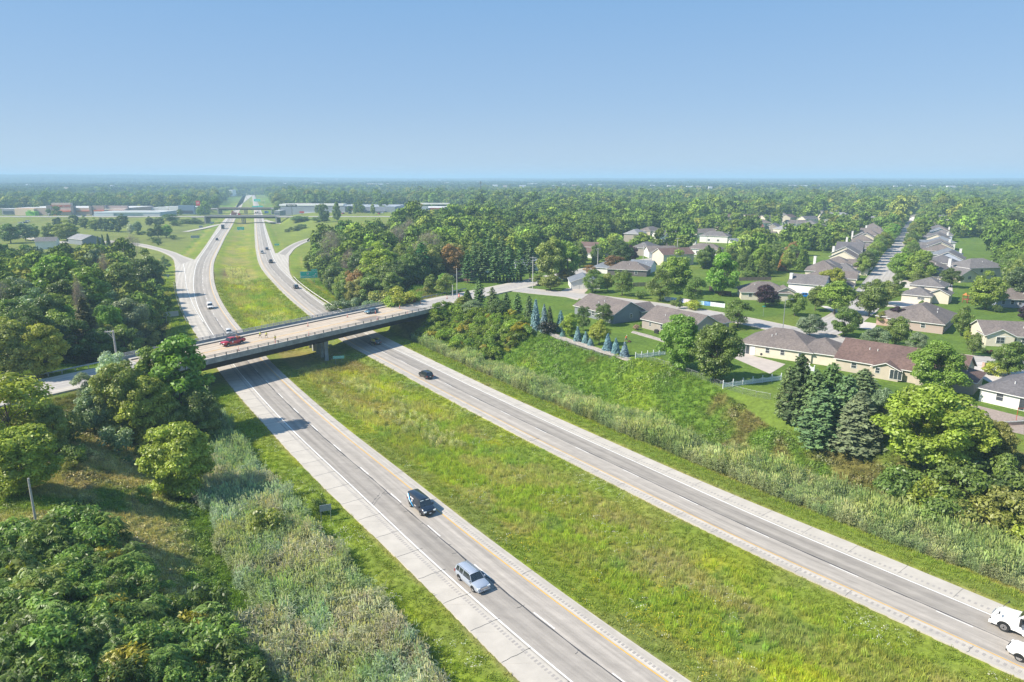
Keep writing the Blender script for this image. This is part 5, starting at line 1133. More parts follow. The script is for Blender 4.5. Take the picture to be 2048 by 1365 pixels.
def house(label, x, y, deg, wings, wall='cream', roof='taupe', wins=(), chim=None, z=None, cat='house', vents=2, name='house', detail=True, grp=None, garage=None, doors=(), pitch=.5, gablewall=None):
    z = hz(x, y)+.0 if z is None else z; t = thing(name, label, cat, (x, y, z), math.radians(deg), grp)
    for k, wg in enumerate(wings):
        dx, dy, L, W, h, kd = wg[:6]; rz = math.radians(wg[6]) if len(wg) > 6 else 0; pt = wg[7] if len(wg) > 7 else pitch; wc = wg[8] if len(wg) > 8 else wall
        z = 0 if k == 0 else -.003*k
        mb = MB(); mb.box((0, 0, h/2-.3), (L-.02*k, W-.02*k, h+.6))
        if kd == 'gable':
            zr = h+W/2*pt
            for s_ in (-1, 1):
                xx = s_*(L/2-.01*k); mb.add([(xx, -W/2, h), (xx, W/2, h), (xx, 0, zr), (xx-s_*.2, -W/2, h), (xx-s_*.2, W/2, h), (xx-s_*.2, 0, zr)], [(0, 1, 2), (3, 5, 4), (0, 2, 5, 3), (1, 4, 5, 2)])
        o = mb.build('wall', wmat(wc), t); o.location = (dx, dy, 0); o.rotation_euler = (0, 0, rz)
        mb = MB(); roof_mesh(mb, L, W, h, pt, kd); o = mb.build('roof', [rmat(roof), TRIM], t); o.location = (dx, dy, z); o.rotation_euler = (0, 0, rz)
        if detail and k == 0:
            for q in range(vents):
                mb = MB(); px = (random.random()-.5)*L*.6; py = -(W/2)*(.3+.4*random.random()); mb.tube((px, py, h+(W/2+py)*pt-.1), (px, py, h+(W/2+py)*pt+.6), .09, n=6); mb.build('vent_pipe', PIPEM, t)
    def wallpart(nm, wi, side, pos_, zz, w_, hh, mat, fr=.09, prou=.03):
        dx, dy, L, W, h, kd = wings[wi][:6]; rz = math.radians(wings[wi][6]) if len(wings[wi]) > 6 else 0
        a = {'f': -math.pi/2, 'b': math.pi/2, 'l': math.pi, 'r': 0}[side]; dist = W/2 if side in 'fb' else L/2
        lx = pos_ if side in 'fb' else 0
        # local frame: outward normal o, tangent tt
        on = Vector((math.cos(a), math.sin(a), 0)); tt = Vector((1, 0, 0)) if side in 'fb' else Vector((0, 1, 0)); c = on*dist+tt*pos_
        R = Matrix.Rotation(rz, 3, 'Z'); c = R@c+Vector((dx, dy, 0)); ang = rz+(0 if side in 'fb' else math.pi/2); on = R@on
        m_ = MB(); m_.box((c.x, c.y, zz+hh/2), (w_+2*fr, prou*2+.06, hh+2*fr), ang); o = m_.build(nm, TRIM if mat is GLASS else mat, t)
        if mat is GLASS:
            m_ = MB(); q = c+on*(prou+.035); n_ = max(1, round(w_/.8)) if w_ > 1.1 else 1; ws = (w_-(n_-1)*.07)/n_; T2 = R@tt
            for i in range(n_):
                p = q+T2*(-(w_/2)+ws/2+i*(ws+.07))
                for (za, hb) in ((zz, hh/2-.03), (zz+hh/2+.03, hh/2-.03)) if hh < 1.9 else ((zz, hh),): m_.box((p.x, p.y, za+hb/2), (ws, .02, hb), ang)
            m_.build('pane', GLASS, o)
        else:
            m_ = MB(); q = c+on*(prou+.035)
            for i in range(1, 4): m_.box((q.x, q.y, zz+hh*i/4), (w_, .01, .03), ang)
            if hh > 1.9 and w_ > 2: m_.build('panel_line', M('panel_line', (.45, .45, .44), .8), o)
        return o
    for wn in wins: wallpart('window', *wn[:6], GLASS)
    for wn in doors: wallpart('door', *wn[:6], M('door_'+(wn[6] if len(wn) > 6 else 'white'), WL.get(wn[6] if len(wn) > 6 else 'white', (.7, .7, .7)), .6))
    for wn in (garage or ()): wallpart('garage_door', *wn[:6], GDOOR)
    if chim:
        for (cx_, cy_, cw, ch) in chim: mb = MB(); mb.box((cx_, cy_, ch/2), (cw, 1.0, ch)); mb.box((cx_, cy_, ch+.06), (cw+.15, 1.15, .12)); mb.build('chimney', wmat('white'), t)
    return t
G = GZ
house('grey-sided house with brown gable roof at the head of the mown back lawn', 29.6, 204.2, -57.4, [(0, 0, 18.2, 12.4, 2.7, 'gable'), (6.2, 7.2, 6, 7, 2.7, 'gable', 90)], 'greyblue', 'taupe', [(0, 'r', .6, 1.1, .8, 1.2), (0, 'f', -5, 1.0, 1.4, 1.2), (0, 'f', 0, 1.0, 1.4, 1.2), (0, 'f', 5, .9, 1.2, 1.3), (0, 'l', 0, 1.2, 1, 1.1)], z=G, doors=[(0, 'f', 2.6, .05, .95, 2.05, 'white')])
house('beige house with brown roof between the grey house and the big maple pair', 46.5, 184.2, -55.5, [(0, 0, 17.5, 12, 2.7, 'gable'), (5, 7, 7, 6, 2.7, 'gable', 90)], 'beige', 'taupe', [(0, 'f', -5.6, 1.1, .6, 1.), (0, 'f', -1, 1., 1.5, 1.2), (0, 'f', 4, .9, 1.6, 1.3), (0, 'l', 1, 1.1, 1, 1.1)], z=G, doors=[(0, 'f', 1.5, .05, 1.8, 2.05, 'white')])
house('cream house with big hipped brown roof and concrete patio behind the white fence', 65.0, 159.6, -37, [(0, 0, 16.5, 12.5, 2.7, 'hip', 0, .52), (9.6, -.6, 10.5, 9.5, 2.7, 'hip', 90, .5)], 'cream', 'taupe', [(0, 'f', -7.0, .15, 2.6, 2.05), (0, 'f', -1.5, 1.1, .85, 1.1), (0, 'f', 1.9, 1.1, .85, 1.1), (0, 'f', 5.8, 1.3, .6, .7), (1, 'l', 2.2, 1.2, 1.1, 1.0), (1, 'b', -1, 1.1, .8, 1.1), (1, 'f', 2, 1.1, 1, 1.1)], z=G, doors=[(0, 'f', -4.9, .05, .95, 2.05, 'white')])
house('cream house with long dark brown roof, half hidden by the big green maple', 84.2, 141.6, -43, [(0, 0, 23.5, 13, 2.7, 'gable', 0, .5), (-1.5, -5.4, 4.4, 5, 2.5, 'gable', 90, .42), (9.2, -3.0, 9, 10, 2.7, 'hip', 90, .42)], 'tan', 'brown', [(0, 'f', -8, 1.1, 1, 1.1), (1, 'l', 1.5, 1.2, .8, 1.1), (1, 'l', -2, .5, 2.2, 1.9), (1, 'b', 0, 1.1, .8, 1.1), (2, 'l', 0, 1.1, 1.2, 1.1), (0, 'r', 0, 1.1, 1, 1.1)], z=G)
house('white house with dark grey hipped roof cut by the right edge, brick patio beside it', 99.5, 119.3, -55, [(0, 0, 19, 14, 2.7, 'hip', 0, .5)], 'white', 'dark', [(0, 'f', -6.2, 1.0, 1.1, 1.4), (0, 'f', -1.7, .12, 2.7, 2.15), (0, 'f', 5, 1., 1.2, 1.3), (0, 'l', -2, 1.0, 1.1, 1.3)], z=G, vents=1)
house('single-storey house with a pink brick side and hipped roof on the street corner', 117.5, 191.8, 50, [(0, 0, 20, 13.5, 2.8, 'hip', 0, .5), (-4, 5.5, 9, 8, 2.8, 'hip', 90, .45)], 'pinkbrick', 'taupe', [(0, 'l', -2, 1.2, 1, 1.1), (0, 'f', -6, 1.1, 1.2, 1.2), (0, 'f', 3, 1.1, 1.2, 1.2)], z=G, garage=[(0, 'l', 3, .05, 2.4, 2.1)])
house('two-storey cream house with low garage wing behind the brick-sided house', 145.5, 236, 50, [(0, 0, 11, 10, 5.2, 'hip', 0, .45), (-8.6, 1.5, 8.5, 8.6, 2.8, 'hip', 0, .5), (-5, -4.4, 7, 6, 3.2, 'gable', 0, .5)], 'cream', 'grey', [(1, 'l', -1.5, 1.4, 2, .7), (0, 'f', 2, 3.4, 1, 1.1), (0, 'f', -2, 3.4, 1, 1.1), (0, 'l', 1, 3.5, 1.0, 1.1), (2, 'f', 0, 1.1, 1, 1.1)], z=G)
house('large two-storey cream house with broad hipped roof at the right', 194, 285, 12, [(0, 0, 18, 12, 5.4, 'hip', 0, .5), (-11, -4, 9, 8, 3, 'gable', 90, .55)], 'cream', 'grey', [(0, 'f', -3, 3.5, 1.2, 1.2), (0, 'f', 4, 1.0, 1.2, 1.2), (1, 'l', 0, 1.2, 1.4, 1.2)], z=G)
house('two-storey house with white chimney at the end of the right-hand houses', 174, 283, 50, [(0, 0, 13, 11, 5.2, 'hip', 0, .5), (-8, -2, 8, 9, 3, 'hip', 90, .5)], 'cream', 'taupe', [(0, 'l', 0, 3.4, 1.2, 1.1), (1, 'l', 0, 1.1, 1.2, 1.1)], chim=[(5.5, -5.8, 1.2, 8.4)], z=G)
house('cream house with twin window and front gable, white hydrangea beside it', 127.5, 170.5, -14, [(0, 0, 15, 10.5, 2.8, 'gable', 0, .5), (-4.2, -3.2, 5, 6.2, 2.8, 'gable', 90, .5), (7.6, -5.2, 7, 6.8, 2.8, 'gable', 90, .45)], 'cream', 'taupe', [(1, 'l', 0, .9, 1.7, 1.5), (0, 'f', 1.6, 1.0, 1.8, 1.2), (0, 'f', -1, .2, 1, 2.)], z=G, garage=[(2, 'l', 0, .05, 4.2, 2.1)])
house('pale blue house with light brown roof at the right edge', 167, 222.5, -12, [(0, 0, 15, 9, 2.9, 'gable', 0, .6)], 'blue', 'taupe', [(0, 'f', -6, 1.1, .8, 1.2), (0, 'f', -3.4, 1.1, .8, 1.2), (0, 'f', -1.2, 1.1, .8, 1.2)], z=G)
house('beige corner house with hipped roof behind the purple maple', 88.5, 238, -12, [(0, 0, 16, 12, 2.8, 'hip', 0, .48), (6.6, -2.5, 6, 7, 2.8, 'gable', 90, .5)], 'cream', 'taupe', [(0, 'f', -5, 1.2, 1, 1), (0, 'f', 0, 1.2, 1.2, 1.1), (1, 'l', 0, 1, 1.4, 1.3)], z=G)
house('white house with low gable and double garage door at the street corner', 27.8, 262.8, 0, [(0, 0, 12, 11, 2.7, 'gable', 90, .36)], 'white', 'slate', z=G, vents=0, garage=[(0, 'l', -1.6, .05, 4.8, 2.1), (0, 'l', 3.6, .05, 2.4, 2.1)])
def hp(u, v, z=None): x, y = at(u, v, G if z is None else z); return x, y
def HH(label, u, v, deg, wings, wall, roof, **k): x, y = hp(u, v); return house(label, x, y, deg, wings, wall, roof, z=G, **k)
HH('brick house with brown roof left of the tall pines', 903, 558, -10, [(0, 0, 18, 10, 2.8, 'gable')], 'brick', 'brown', wins=[(0, 'f', 3, 1, 1.2, 1.2)])
HH('low grey-brown hip-roofed house behind the round yard trees', 1258, 549, -20, [(0, 0, 17, 11, 2.8, 'hip')], 'dark', 'taupe', wins=[(0, 'f', 4, 1, 1.2, 1.2)])
HH('house with blue-grey roof between the white garage and the brown roof', 1218, 545, -30, [(0, 0, 12, 10, 2.6, 'hip')], 'white', 'slate')
HH('white two-level house with two brown gable roofs in the older streets', 1170, 514, -30, [(0, 0, 13, 9, 2.7, 'gable', 0, .5), (1, 9, 14, 9, 5, 'gable', 0, .45)], 'white', 'brown', wins=[(0, 'f', 3, 1, 1.2, 1.2), (1, 'f', -3, 3, 1.2, 1.2)], chim=[(-7, 4, 1.2, 5.6)])
HH('white garage with dark brown roof at the left of the brown-roofed house', 1152, 521, -30, [(0, 0, 8, 7, 2.6, 'gable')], 'white', 'brown', vents=0)
HH('blue-white gabled house farthest back among the older houses', 1218, 472, -35, [(0, 0, 14, 9, 5, 'gable')], 'blue', 'grey', wins=[(0, 'r', 0, 3, 1, 1.2)])
HH('white house with grey roof left of the round dark tree', 1150, 481, -30, [(0, 0, 14, 9, 3, 'gable')], 'white', 'grey')
HH('brown-roofed house beside the pale blue gabled one', 1232, 462, -35, [(0, 0, 12, 9, 4, 'gable')], 'tan', 'brown')
HH('long grey roof behind the spruce in the older streets', 1205, 497, -20, [(0, 0, 18, 10, 3, 'hip')], 'white', 'lightgrey')
HH('white flat-gabled house with solar-blue roof near the second pole', 1285, 543, -30, [(0, 0, 10, 8, 3, 'gable')], 'white', 'slate')
HH('blue-grey house hidden among the tall pines', 1052, 541, 10, [(0, 0, 10, 8, 3, 'gable')], 'blue', 'slate')
HH('white two-storey house with blue-grey roof on the back lawns', 1487, 501, -5, [(0, 0, 16, 9, 5.2, 'gable', 0, .35), (-3, -8, 10, 8, 2.8, 'hip')], 'white', 'slate', wins=[(0, 'f', 4, 3, 1.2, 1.2)])
HH('brick-red house with red roof among trees, far middle', 1503, 463, 0, [(0, 0, 15, 10, 4, 'gable')], 'brick', 'red')
HH('white house left of the red-roofed brick one', 1476, 470, -30, [(0, 0, 14, 9, 3, 'gable')], 'white', 'lightgrey')
HH('dark-sided house with white garage right of the older streets', 1355, 492, -20, [(0, 0, 14, 10, 3, 'gable')], 'dark', 'taupe')
HH('white garage wing behind the dark-sided house', 1378, 489, -20, [(0, 0, 9, 8, 3, 'gable')], 'white', 'lightgrey')
HH('small white house in trees near the long roof row', 1550, 515, -20, [(0, 0, 9, 8, 3, 'gable')], 'white', 'lightgrey')
HH('tan house with steep roof near the orange-brown tree', 1532, 478, -40, [(0, 0, 13, 9, 3, 'gable')], 'tan', 'taupe')
house('grey house with light brown gable roof beyond the left wood', *hp(172, 488, 1), -35, [(0, 0, 22, 14, 3.4, 'gable', 0, .4)], 'greyblue', 'lightgrey', z=1.5)
house('white house glimpsed through the left wood', *hp(97, 498, 1), 20, [(0, 0, 12, 9, 5, 'gable')], 'white', 'grey', z=1.5)
# rows along the long street
def along(s): # metres from the first point
    d = np.concatenate([[0], np.cumsum(np.hypot(*np.diff(stC, axis=0).T))]); p = np.array([np.interp(s, d, stC[:, 0]), np.interp(s, d, stC[:, 1])]); q = np.array([np.interp(s+2, d, stC[:, 0]), np.interp(s+2, d, stC[:, 1])]); t = (q-p)/np.linalg.norm(q-p); return p, t
ordn = ['first', 'second', 'third', 'fourth', 'fifth', 'sixth', 'seventh', 'eighth', 'ninth', 'tenth', 'eleventh', 'twelfth', 'thirteenth', 'fourteenth', 'fifteenth', 'sixteenth', 'seventeenth', 'eighteenth', 'nineteenth', 'twentieth']
for k in range(18):
    s = 66+k*19.5; p, t = along(s); n = np.array([-t[1], t[0]]); c = p+n*19.5; a = math.degrees(math.atan2(t[1], t[0]))
    wl = 'white' if k in (0, 7) else 'cream'; rf = 'dark' if k == 7 else ('taupe' if k % 3 else 'grey')
    R1 = random.Random(k+3); c = c+n*R1.uniform(-2, 2)+t*R1.uniform(-1.5, 1.5); a += R1.uniform(-7, 7); big = R1.uniform(4.2, 5.4)
    wg = [(0, 0, R1.uniform(10, 12.5), R1.uniform(10.5, 13), 5.1 if k in (0, 7) else big, 'gable' if k in (0, 7) else R1.choice(['hip', 'hip', 'gable']), 90 if k in (0, 7) else R1.choice([0, 90]), R1.uniform(.48, .62)), (R1.uniform(-4, 0), -8.4, 8, 7.5, 3.1, R1.choice(['gable', 'hip']), 90, .6), (R1.uniform(2.5, 4.5), -6.2, 5, 6, R1.uniform(3.2, 4.6), R1.choice(['gable', 'hip']), 90, .6)]
    house(('first house of the row left of the long street, white with a high gable' if k == 0 else '%s house from the near end in the row left of the long street' % ordn[k]), c[0], c[1], a, wg, wl, rf, [(0, 'l', -2, 3.4, 1, 1.2), (0, 'l', 2.5, 1., 1, 1.2), (1, 'l', 0, 1.2, 1, 1.1)] if k < 5 else [(0, 'l', 0, 3.4, 1.4, 1.2)], chim=[(1 if k % 2 else -3, 5.6, 1.1, 8.1)] if k % 3 == 0 else None, z=G, vents=0, grp='row houses on the left of the long street', doors=[(1, 'f', 0, .05, 2.4, 2.1, 'white')] if k > 40 else ())
for k in range(13):
    s = 168+k*20; p, t = along(s); n = np.array([-t[1], t[0]]); c = p-n*21; a = math.degrees(math.atan2(t[1], t[0])); R1 = random.Random(k+30); c = c+n*R1.uniform(-3, 3); a += R1.uniform(-10, 10)
    house('%s house in the row right of the long street, beyond the street trees' % ordn[k], c[0], c[1], a, [(0, 0, 12, 12, 4.6, 'gable' if k % 3 == 1 else 'hip', 0, .5), (-1, 8, 8, 7, 3, 'gable', 90, .6)], ['cream', 'blue', 'white', 'cream'][k % 4], ['dark', 'grey', 'slate', 'taupe'][k % 4], [(0, 'l', 0, 3, 1.2, 1.1)], chim=[(3, -5.2, 1.0, 7.0)] if k % 3 == 2 else None, z=G, vents=0, grp='row houses on the right of the long street')
# far houses between the trees
for k, (u, v) in enumerate(FARH):
    x, y = hp(u, v+6, 6); house('%s distant house with %s roof half hidden among trees, %s' % (['cream', 'white', 'tan', 'white', 'beige'][k % 5], ['taupe', 'grey', 'brown', 'taupe', 'dark', 'pale'][k % 6], where(x, y)), x, y, [20, -30, 50, 5, 60][k % 5], [(0, 0, 15+k % 4, 10, 3.4+(k % 3), 'hip' if k % 2 else 'gable')], ['cream', 'white', 'tan', 'white', 'beige'][k % 5], ['taupe', 'grey', 'brown', 'taupe', 'dark', 'lightgrey'][k % 6], z=hz(x, y), vents=0, detail=False, grp='distant houses among trees', wins=[(0, 'f', -3, 1, 1.4, 1.2), (0, 'f', 3, 1, 1.4, 1.2)])
ks = np.array([all((HX[i]-o.location.x)**2+(HY[i]-o.location.y)**2 > 150 for o in bpy.data.objects if o.get('category') == 'house') for i in range(len(HX))])
HX, HY = HX[ks], HY[ks]; cf_ = clear_far(HX, HY); HX, HY = HX[cf_], HY[cf_]; sing = np.argsort(HY)[:32]
for i in sing: h = random.uniform(7, 11); tree_at(random.choice(['round', 'wood', 'wood', 'spruce']), HX[i], HY[i], GZ-.1, h, h*.36, random.choice(['dark', 'mid', 'mid', 'bright', 'light', 'olive', 'purple', 'brown'] if random.random() < .5 else ['dark', 'mid']), '%s garden tree between older houses, %s, %s' % (('tall', 'middling', 'low')[(h < 9.6)+(h < 8.3)], ['left end', 'left middle', 'middle', 'right middle', 'right end'][min(4, max(0, int((HX[i]/HY[i]-.06)/.12)))], 'front' if HY[i] < 330 else 'middle' if HY[i] < 390 else 'back'), 'garden trees of the older streets')
m = clear_far(HX, HY); m[sing] = False; massed('garden_trees_beyond', HX[m], HY[m], (7, 11), ['dark', 'mid', 'mid', 'light', 'olive'])
# yards: patios, stone bed
slab('patio', pz([(1481,705),(1571,729),(1540,748),(1466,716)]), G+.04, DRIVEP)
slab('stone_bed', [P(u, v)[:2] for u, v in ((1098,669),(1112,668),(1150,683),(1198,698),(1250,715),(1262,722),(1255,727),(1230,718),(1185,705),(1140,690),(1108,677))], G+.03, M('pale_stone', (.36, .32, .28), .95, var=.5, scale=2.5, obj=False, bump=.8))
slab('stone_bed', pz([(1266,662),(1300,671),(1335,682),(1334,687),(1296,676),(1262,666)]), G+.03, M('pale_stone'))
slab('patio', pz([(1908,800),(2048,835),(2048,870),(1960,850),(1920,826)]), G+.04, M('brick_paving', (.30, .24, .205), .9, var=.25, scale=3, obj=False))
# ---------------------------------------------------------------- shops and far buildings
def flatb(label, u0, u1, vb, h, d, wall, parts=(), z=1.0, roofc=(.45, .46, .48), yoff=0, cat='shop', name='shop_building'):
    x0, y0 = at(u0, vb, z); x1, y1 = at(u1, vb, z); L = math.hypot(x1-x0, y1-y0); a = math.atan2(y1-y0, x1-x0)
    t = thing(name, label, cat, (x0, y0+yoff, z), a); t.scale = (1, 1, 1.25); wm = M('wall_'+'_'.join('%d' % (q*100) for q in wall), wall, .8, var=.08, scale=.2)
    mb = MB(); mb.box((L/2, d/2, h/2-.5), (L, d, h+1)); mb.build('wall', wm, t); mb = MB(); mb.box((L/2, d/2, h+.03), (L-1, d-1, .1)); mb.build('roof', M('roof_%d' % int(roofc[0]*100), roofc, .9, var=.1, scale=.05), t)
    for p in parts:
        nm, a0, a1, z0, z1, c, dep = p; mb = MB(); mb.box(((a0+a1)/2*L, -dep/2+.05, (z0+z1)/2), ((a1-a0)*L, dep+.1, z1-z0)); mb.build(nm, M('c_'+'_'.join('%d' % (q*100) for q in c), c, .7, var=.05, scale=.3), t)
    return t, L
def text(body, size, mat, loc, rot, parent, name='lettering', ext=.02, align='CENTER'):
    cu = bpy.data.curves.new(name, 'FONT'); cu.body = body; cu.size = size; cu.extrude = ext; cu.align_x = align; cu.align_y = 'CENTER'; cu.materials.append(mat); cu.offset = size*.012
    o = bpy.data.objects.new(name, cu); col.objects.link(o); bpy.context.view_layer.update(); me_ = bpy.data.meshes.new_from_object(o.evaluated_get(bpy.context.evaluated_depsgraph_get())); bpy.data.objects.remove(o); o = bpy.data.objects.new(name, me_); col.objects.link(o); o.parent = parent; o.location = loc; o.rotation_euler = rot; return o
OR_ = (.55, .10, .03); tnc = (.50, .37, .31)
HALF = math.pi/2
t, L = flatb('long tan warehouse store with orange stripes and lettering at the far left', 35, 262, 431, 7.5, 60, tnc, [('entrance_block', .335, .50, -1, 12.5, (.50, .40, .36), 5), ('pilaster', .29, .335, -1, 10, (.20, .17, .17), 6), ('pilaster', .505, .525, -1, 9.5, (.20, .17, .17), 6), ('pilaster', .66, .68, -1, 9.5, (.20, .17, .17), 5), ('orange_stripe', .525, .66, 4.0, 4.7, OR_, 1), ('orange_canopy', .345, .50, 3.6, 5.0, OR_, 7), ('entrance', .345, .37, -1, 3.4, OR_, 6.5), ('wing_wall', .0, .17, -1, 6.8, (.74, .55, .40), 4), ('orange_canopy', .70, .79, 4.2, 5.4, OR_, 6), ('orange_canopy', .83, .96, 4.6, 6, OR_, 6), ('canopy_roof', .80, .98, 6.0, 6.6, (.8, .7, .6), 7), ('wall_block', .68, .79, 5, 9.8, (.34, .27, .26), 3), ('wall_block', .81, .99, 5, 9.8, (.34, .27, .26), 3), ('pilaster', .79, .81, -1, 10.5, (.16, .15, .17), 5)], roofc=(.5, .5, .5))
text('THE HOME DEPOT', 3.2, M('orange_letters', (.50, .06, .02), .6), (.418*L, -5.1, 9.3), (HALF, 0, 0), t, ext=.1)
flatb('low pale blue metal-roofed building in front of the warehouse store', 190, 322, 435, 5, 40, (.42, .48, .55), [('roof_band', .0, 1, 4.2, 5.6, (.62, .67, .72), 1), ('wall_panel', .0, .3, -1, 3.6, (.55, .60, .66), 2), ('wall_panel', .75, 1, 0, 3, (.50, .52, .55), 2)], roofc=(.50, .56, .63))
flatb('white low shop right of the pale blue building', 303, 322, 427, 6, 25, (.62, .60, .60), [('dark_window', .1, .9, 1, 3, (.10, .14, .18), .3)])
flatb('white and blue car dealership with big windows, far left of the freeway', 320, 392, 429, 7.5, 30, (.50, .52, .56), [('white_block', .0, .25, 0, 7.8, (.74, .72, .70), 2), ('white_block', .28, .55, 2, 8.3, (.72, .70, .68), 3), ('blue_block', .56, 1, 0, 9.5, (.15, .22, .32), 3), ('window', .05, .5, .5, 3.5, (.05, .07, .1), 3.2), ('window', .62, .95, 1, 4, (.04, .05, .08), 3.2)])
flatb('lime green roadside stand building at the far left', 52, 70, 432, 4, 8, (.20, .50, .04), [('roof_top', .3, .6, 4, 5.4, (.22, .5, .05), 1)], z=1, cat='kiosk', name='kiosk', roofc=(.2, .5, .04))
flatb('small dark-windowed shop at the extreme left', 5, 30, 430, 6, 14, (.30, .30, .31), [('window', .1, .9, 1, 4, (.05, .07, .09), .3)])
t, L = flatb('long grey shopping mall with white roof edge and dark glass entrance', 562, 790, 431, 8.5, 80, (.33, .35, .40), [('white_roof_edge', -.01, .55, 9.4, 11.2, (.76, .75, .72), -20), ('glass_front', .57, .72, -1, 9.2, (.05, .07, .10), 3), ('grey_panel', .60, .655, 0, 6, (.5, .5, .53), 3.6), ('red_sign', .62, .68, 5.5, 7.8, (.22, .06, .08), 4), ('white_band', .2, .57, 2.5, 3.4, (.6, .6, .63), 1), ('pale_wall', .73, .92, -1, 3.8, (.52, .49, .50), 4), ('dark_canopy', .73, .92, 3.8, 4.8, (.22, .22, .25), 5), ('pale_wall', .2, .56, -1, 2.4, (.48, .47, .50), 2)], roofc=(.30, .33, .37))
for k in range(16): mb = MB(); mb.box((L*(.15+.05*k), 25+(k*37 % 30), 9.1), (2.5, 2.5, 1.4)); mb.build('roof_unit', M('c_roof_unit', (.7, .7, .7), .6), t)
t, L = flatb('brown-roofed restaurant at the left end of the mall', 564, 608, 424, 6, 20, (.30, .20, .17), [('roof_front', .05, .95, 6, 8.2, (.24, .13, .11), -3)], yoff=60, roofc=(.2, .12, .1))
t, L = flatb('white and red brick supermarket with yellow sign, right of the mall', 802, 918, 428, 6, 60, (.60, .52, .46), [('brick_band', 0, .17, 1.5, 6.3, (.34, .10, .07), 2), ('white_tower', .165, .20, 0, 8, (.66, .62, .56), 3), ('brick_band', .2, .34, 1.5, 6.3, (.34, .10, .07), 2), ('entrance_canopy', .34, .5, 0, 4.6, (.22, .25, .30), 7), ('entrance_gable', .36, .47, 4.6, 8, (.40, .43, .48), 5), ('yellow_sign', .29, .37, 6.5, 10.5, (.75, .50, .02), 1.5), ('brick_band', .5, .78, 1.5, 6.3, (.34, .10, .07), 2), ('brown_band', .5, .78, 0, 1.4, (.25, .10, .09), 2.3), ('grey_tower', .83, .87, 0, 8.2, (.20, .17, .18), 4), ('brick_band', .88, 1, 1, 6.3, (.34, .10, .07), 2), ('white_top', .18, .84, 9.8, 11.2, (.78, .76, .72), -8)], roofc=(.6, .6, .6))
flatb('low red brick shop units right of the supermarket', 918, 936, 424, 6, 20, (.34, .13, .10), [('white_band', 0, 1, 4.6, 6.4, (.7, .65, .6), 1)])
for k, (u0, u1, vb, h, wl_, lb) in enumerate(((1086,1114,414,8,(.72,.70,.66),'small white cube building with a dark door above the right wood'),(916,936,406,7,(.75,.75,.75),'white-roofed warehouse behind the supermarket'),(960,985,407,8,(.70,.70,.70),'white warehouse by the radio tower'),(980,1030,405,8,(.55,.40,.33),'long tan brick building behind the radio tower'),(1060,1110,404,8,(.55,.42,.36),'second tan building behind the white cube'),(856,912,404,6,(.74,.74,.74),'flat white roof behind the supermarket sign'),(1030,1060,425,5,(.5,.48,.40),'low pale roof above the right wood'),(458,466,392,12,(.8,.8,.8),'bright white building by the far freeway'),(548,560,430,4,(.25,.26,.28),'dark building at the left end of the mall'))):
    flatb(lb, u0, u1, vb, h, 22, wl_, [('window_band', .1, .9, 1, h*.45, (.12, .13, .15), .3)] if k != 0 else [('door', .78, .92, 0, 4, (.06, .07, .09), .3)], z=3, name='building', cat='building')
for k, (u, v, w_) in enumerate([(86,357.5,10),(40,372,5),(60,376,9),(100,374,4),(134,384,6),(200,378,6),(225,379,5),(290,370,5),(330,376,4),(690,366,6),(720,369,4),(640,372,7),(570,373,12),(855,379,5),(905,374,4),(990,377,8),(1010,378,6),(1045,378,10),(1065,374,16),(1085,373,10),(1110,379,8),(1128,374,6),(1150,378,9),(1180,375,6),(1200,376,5),(1220,375,5),(1260,378,4),(1305,379,7),(1330,370,4),(1345,381,16),(1380,383,12),(1395,383,10),(1440,368,4),(1480,372,6),(1500,374,4),(1585,379,14),(1605,380,12),(1635,378,6),(1705,379,6),(1740,359,14),(1765,360,10),(1790,383,6),(1845,382,6),(1880,355,6),(1900,384,12),(1960,372,8),(1990,378,6),(1820,378,4),(1680,372,4),(1560,376,5),(1240,361,6),(1330,360,4),(1700,358,5),(1130,362,4),(960,366,5),(1030,370,6),(2010,366,6),(1420,384,6)]+[(random.uniform(560, 2040), random.uniform(362, 375), random.uniform(4, 11)) for _ in range(70)]):
    x, y = at(u, max(v, 362), 12); y = min(y, 9000); sc_ = y/ at(u, max(v, 362), 12)[1]; x *= sc_; z_ = hz(x, y); wpx = w_*y/F*1.0; mb = MB(); hh = max(7, min(y*.0016, 16)); mb.box((0, 0, hh/2-6), (wpx, wpx*.5, hh+12)); mb.box((0, 0, hh+.3), (wpx*.98, wpx*.48, .5))
    o = mb.build('distant_building', M(['far_white', 'far_tan', 'far_pale'][k % 3], [(.8, .8, .8), (.62, .52, .45), (.72, .72, .75)][k % 3], .7, var=.05)); o.scale = (1.25, 1.25, 1.5); o.location = (x, y, z_+12); tag(o, '%s %s building speck on the wooded plain, %s' % (['white', 'tan', 'pale grey'][k % 3], 'long' if w_ > 9 else 'small' if w_ < 6 else 'middling', ('far left' if u < 300 else 'above the mall' if u < 800 else 'left of centre' if u < 1000 else 'centre' if u < 1250 else 'right of centre' if u < 1550 else 'right' if u < 1800 else 'far right')+(', on the horizon' if v < 366 else ', nearer' if v > 378 else '')), 'building', 'pale far buildings on the plain')
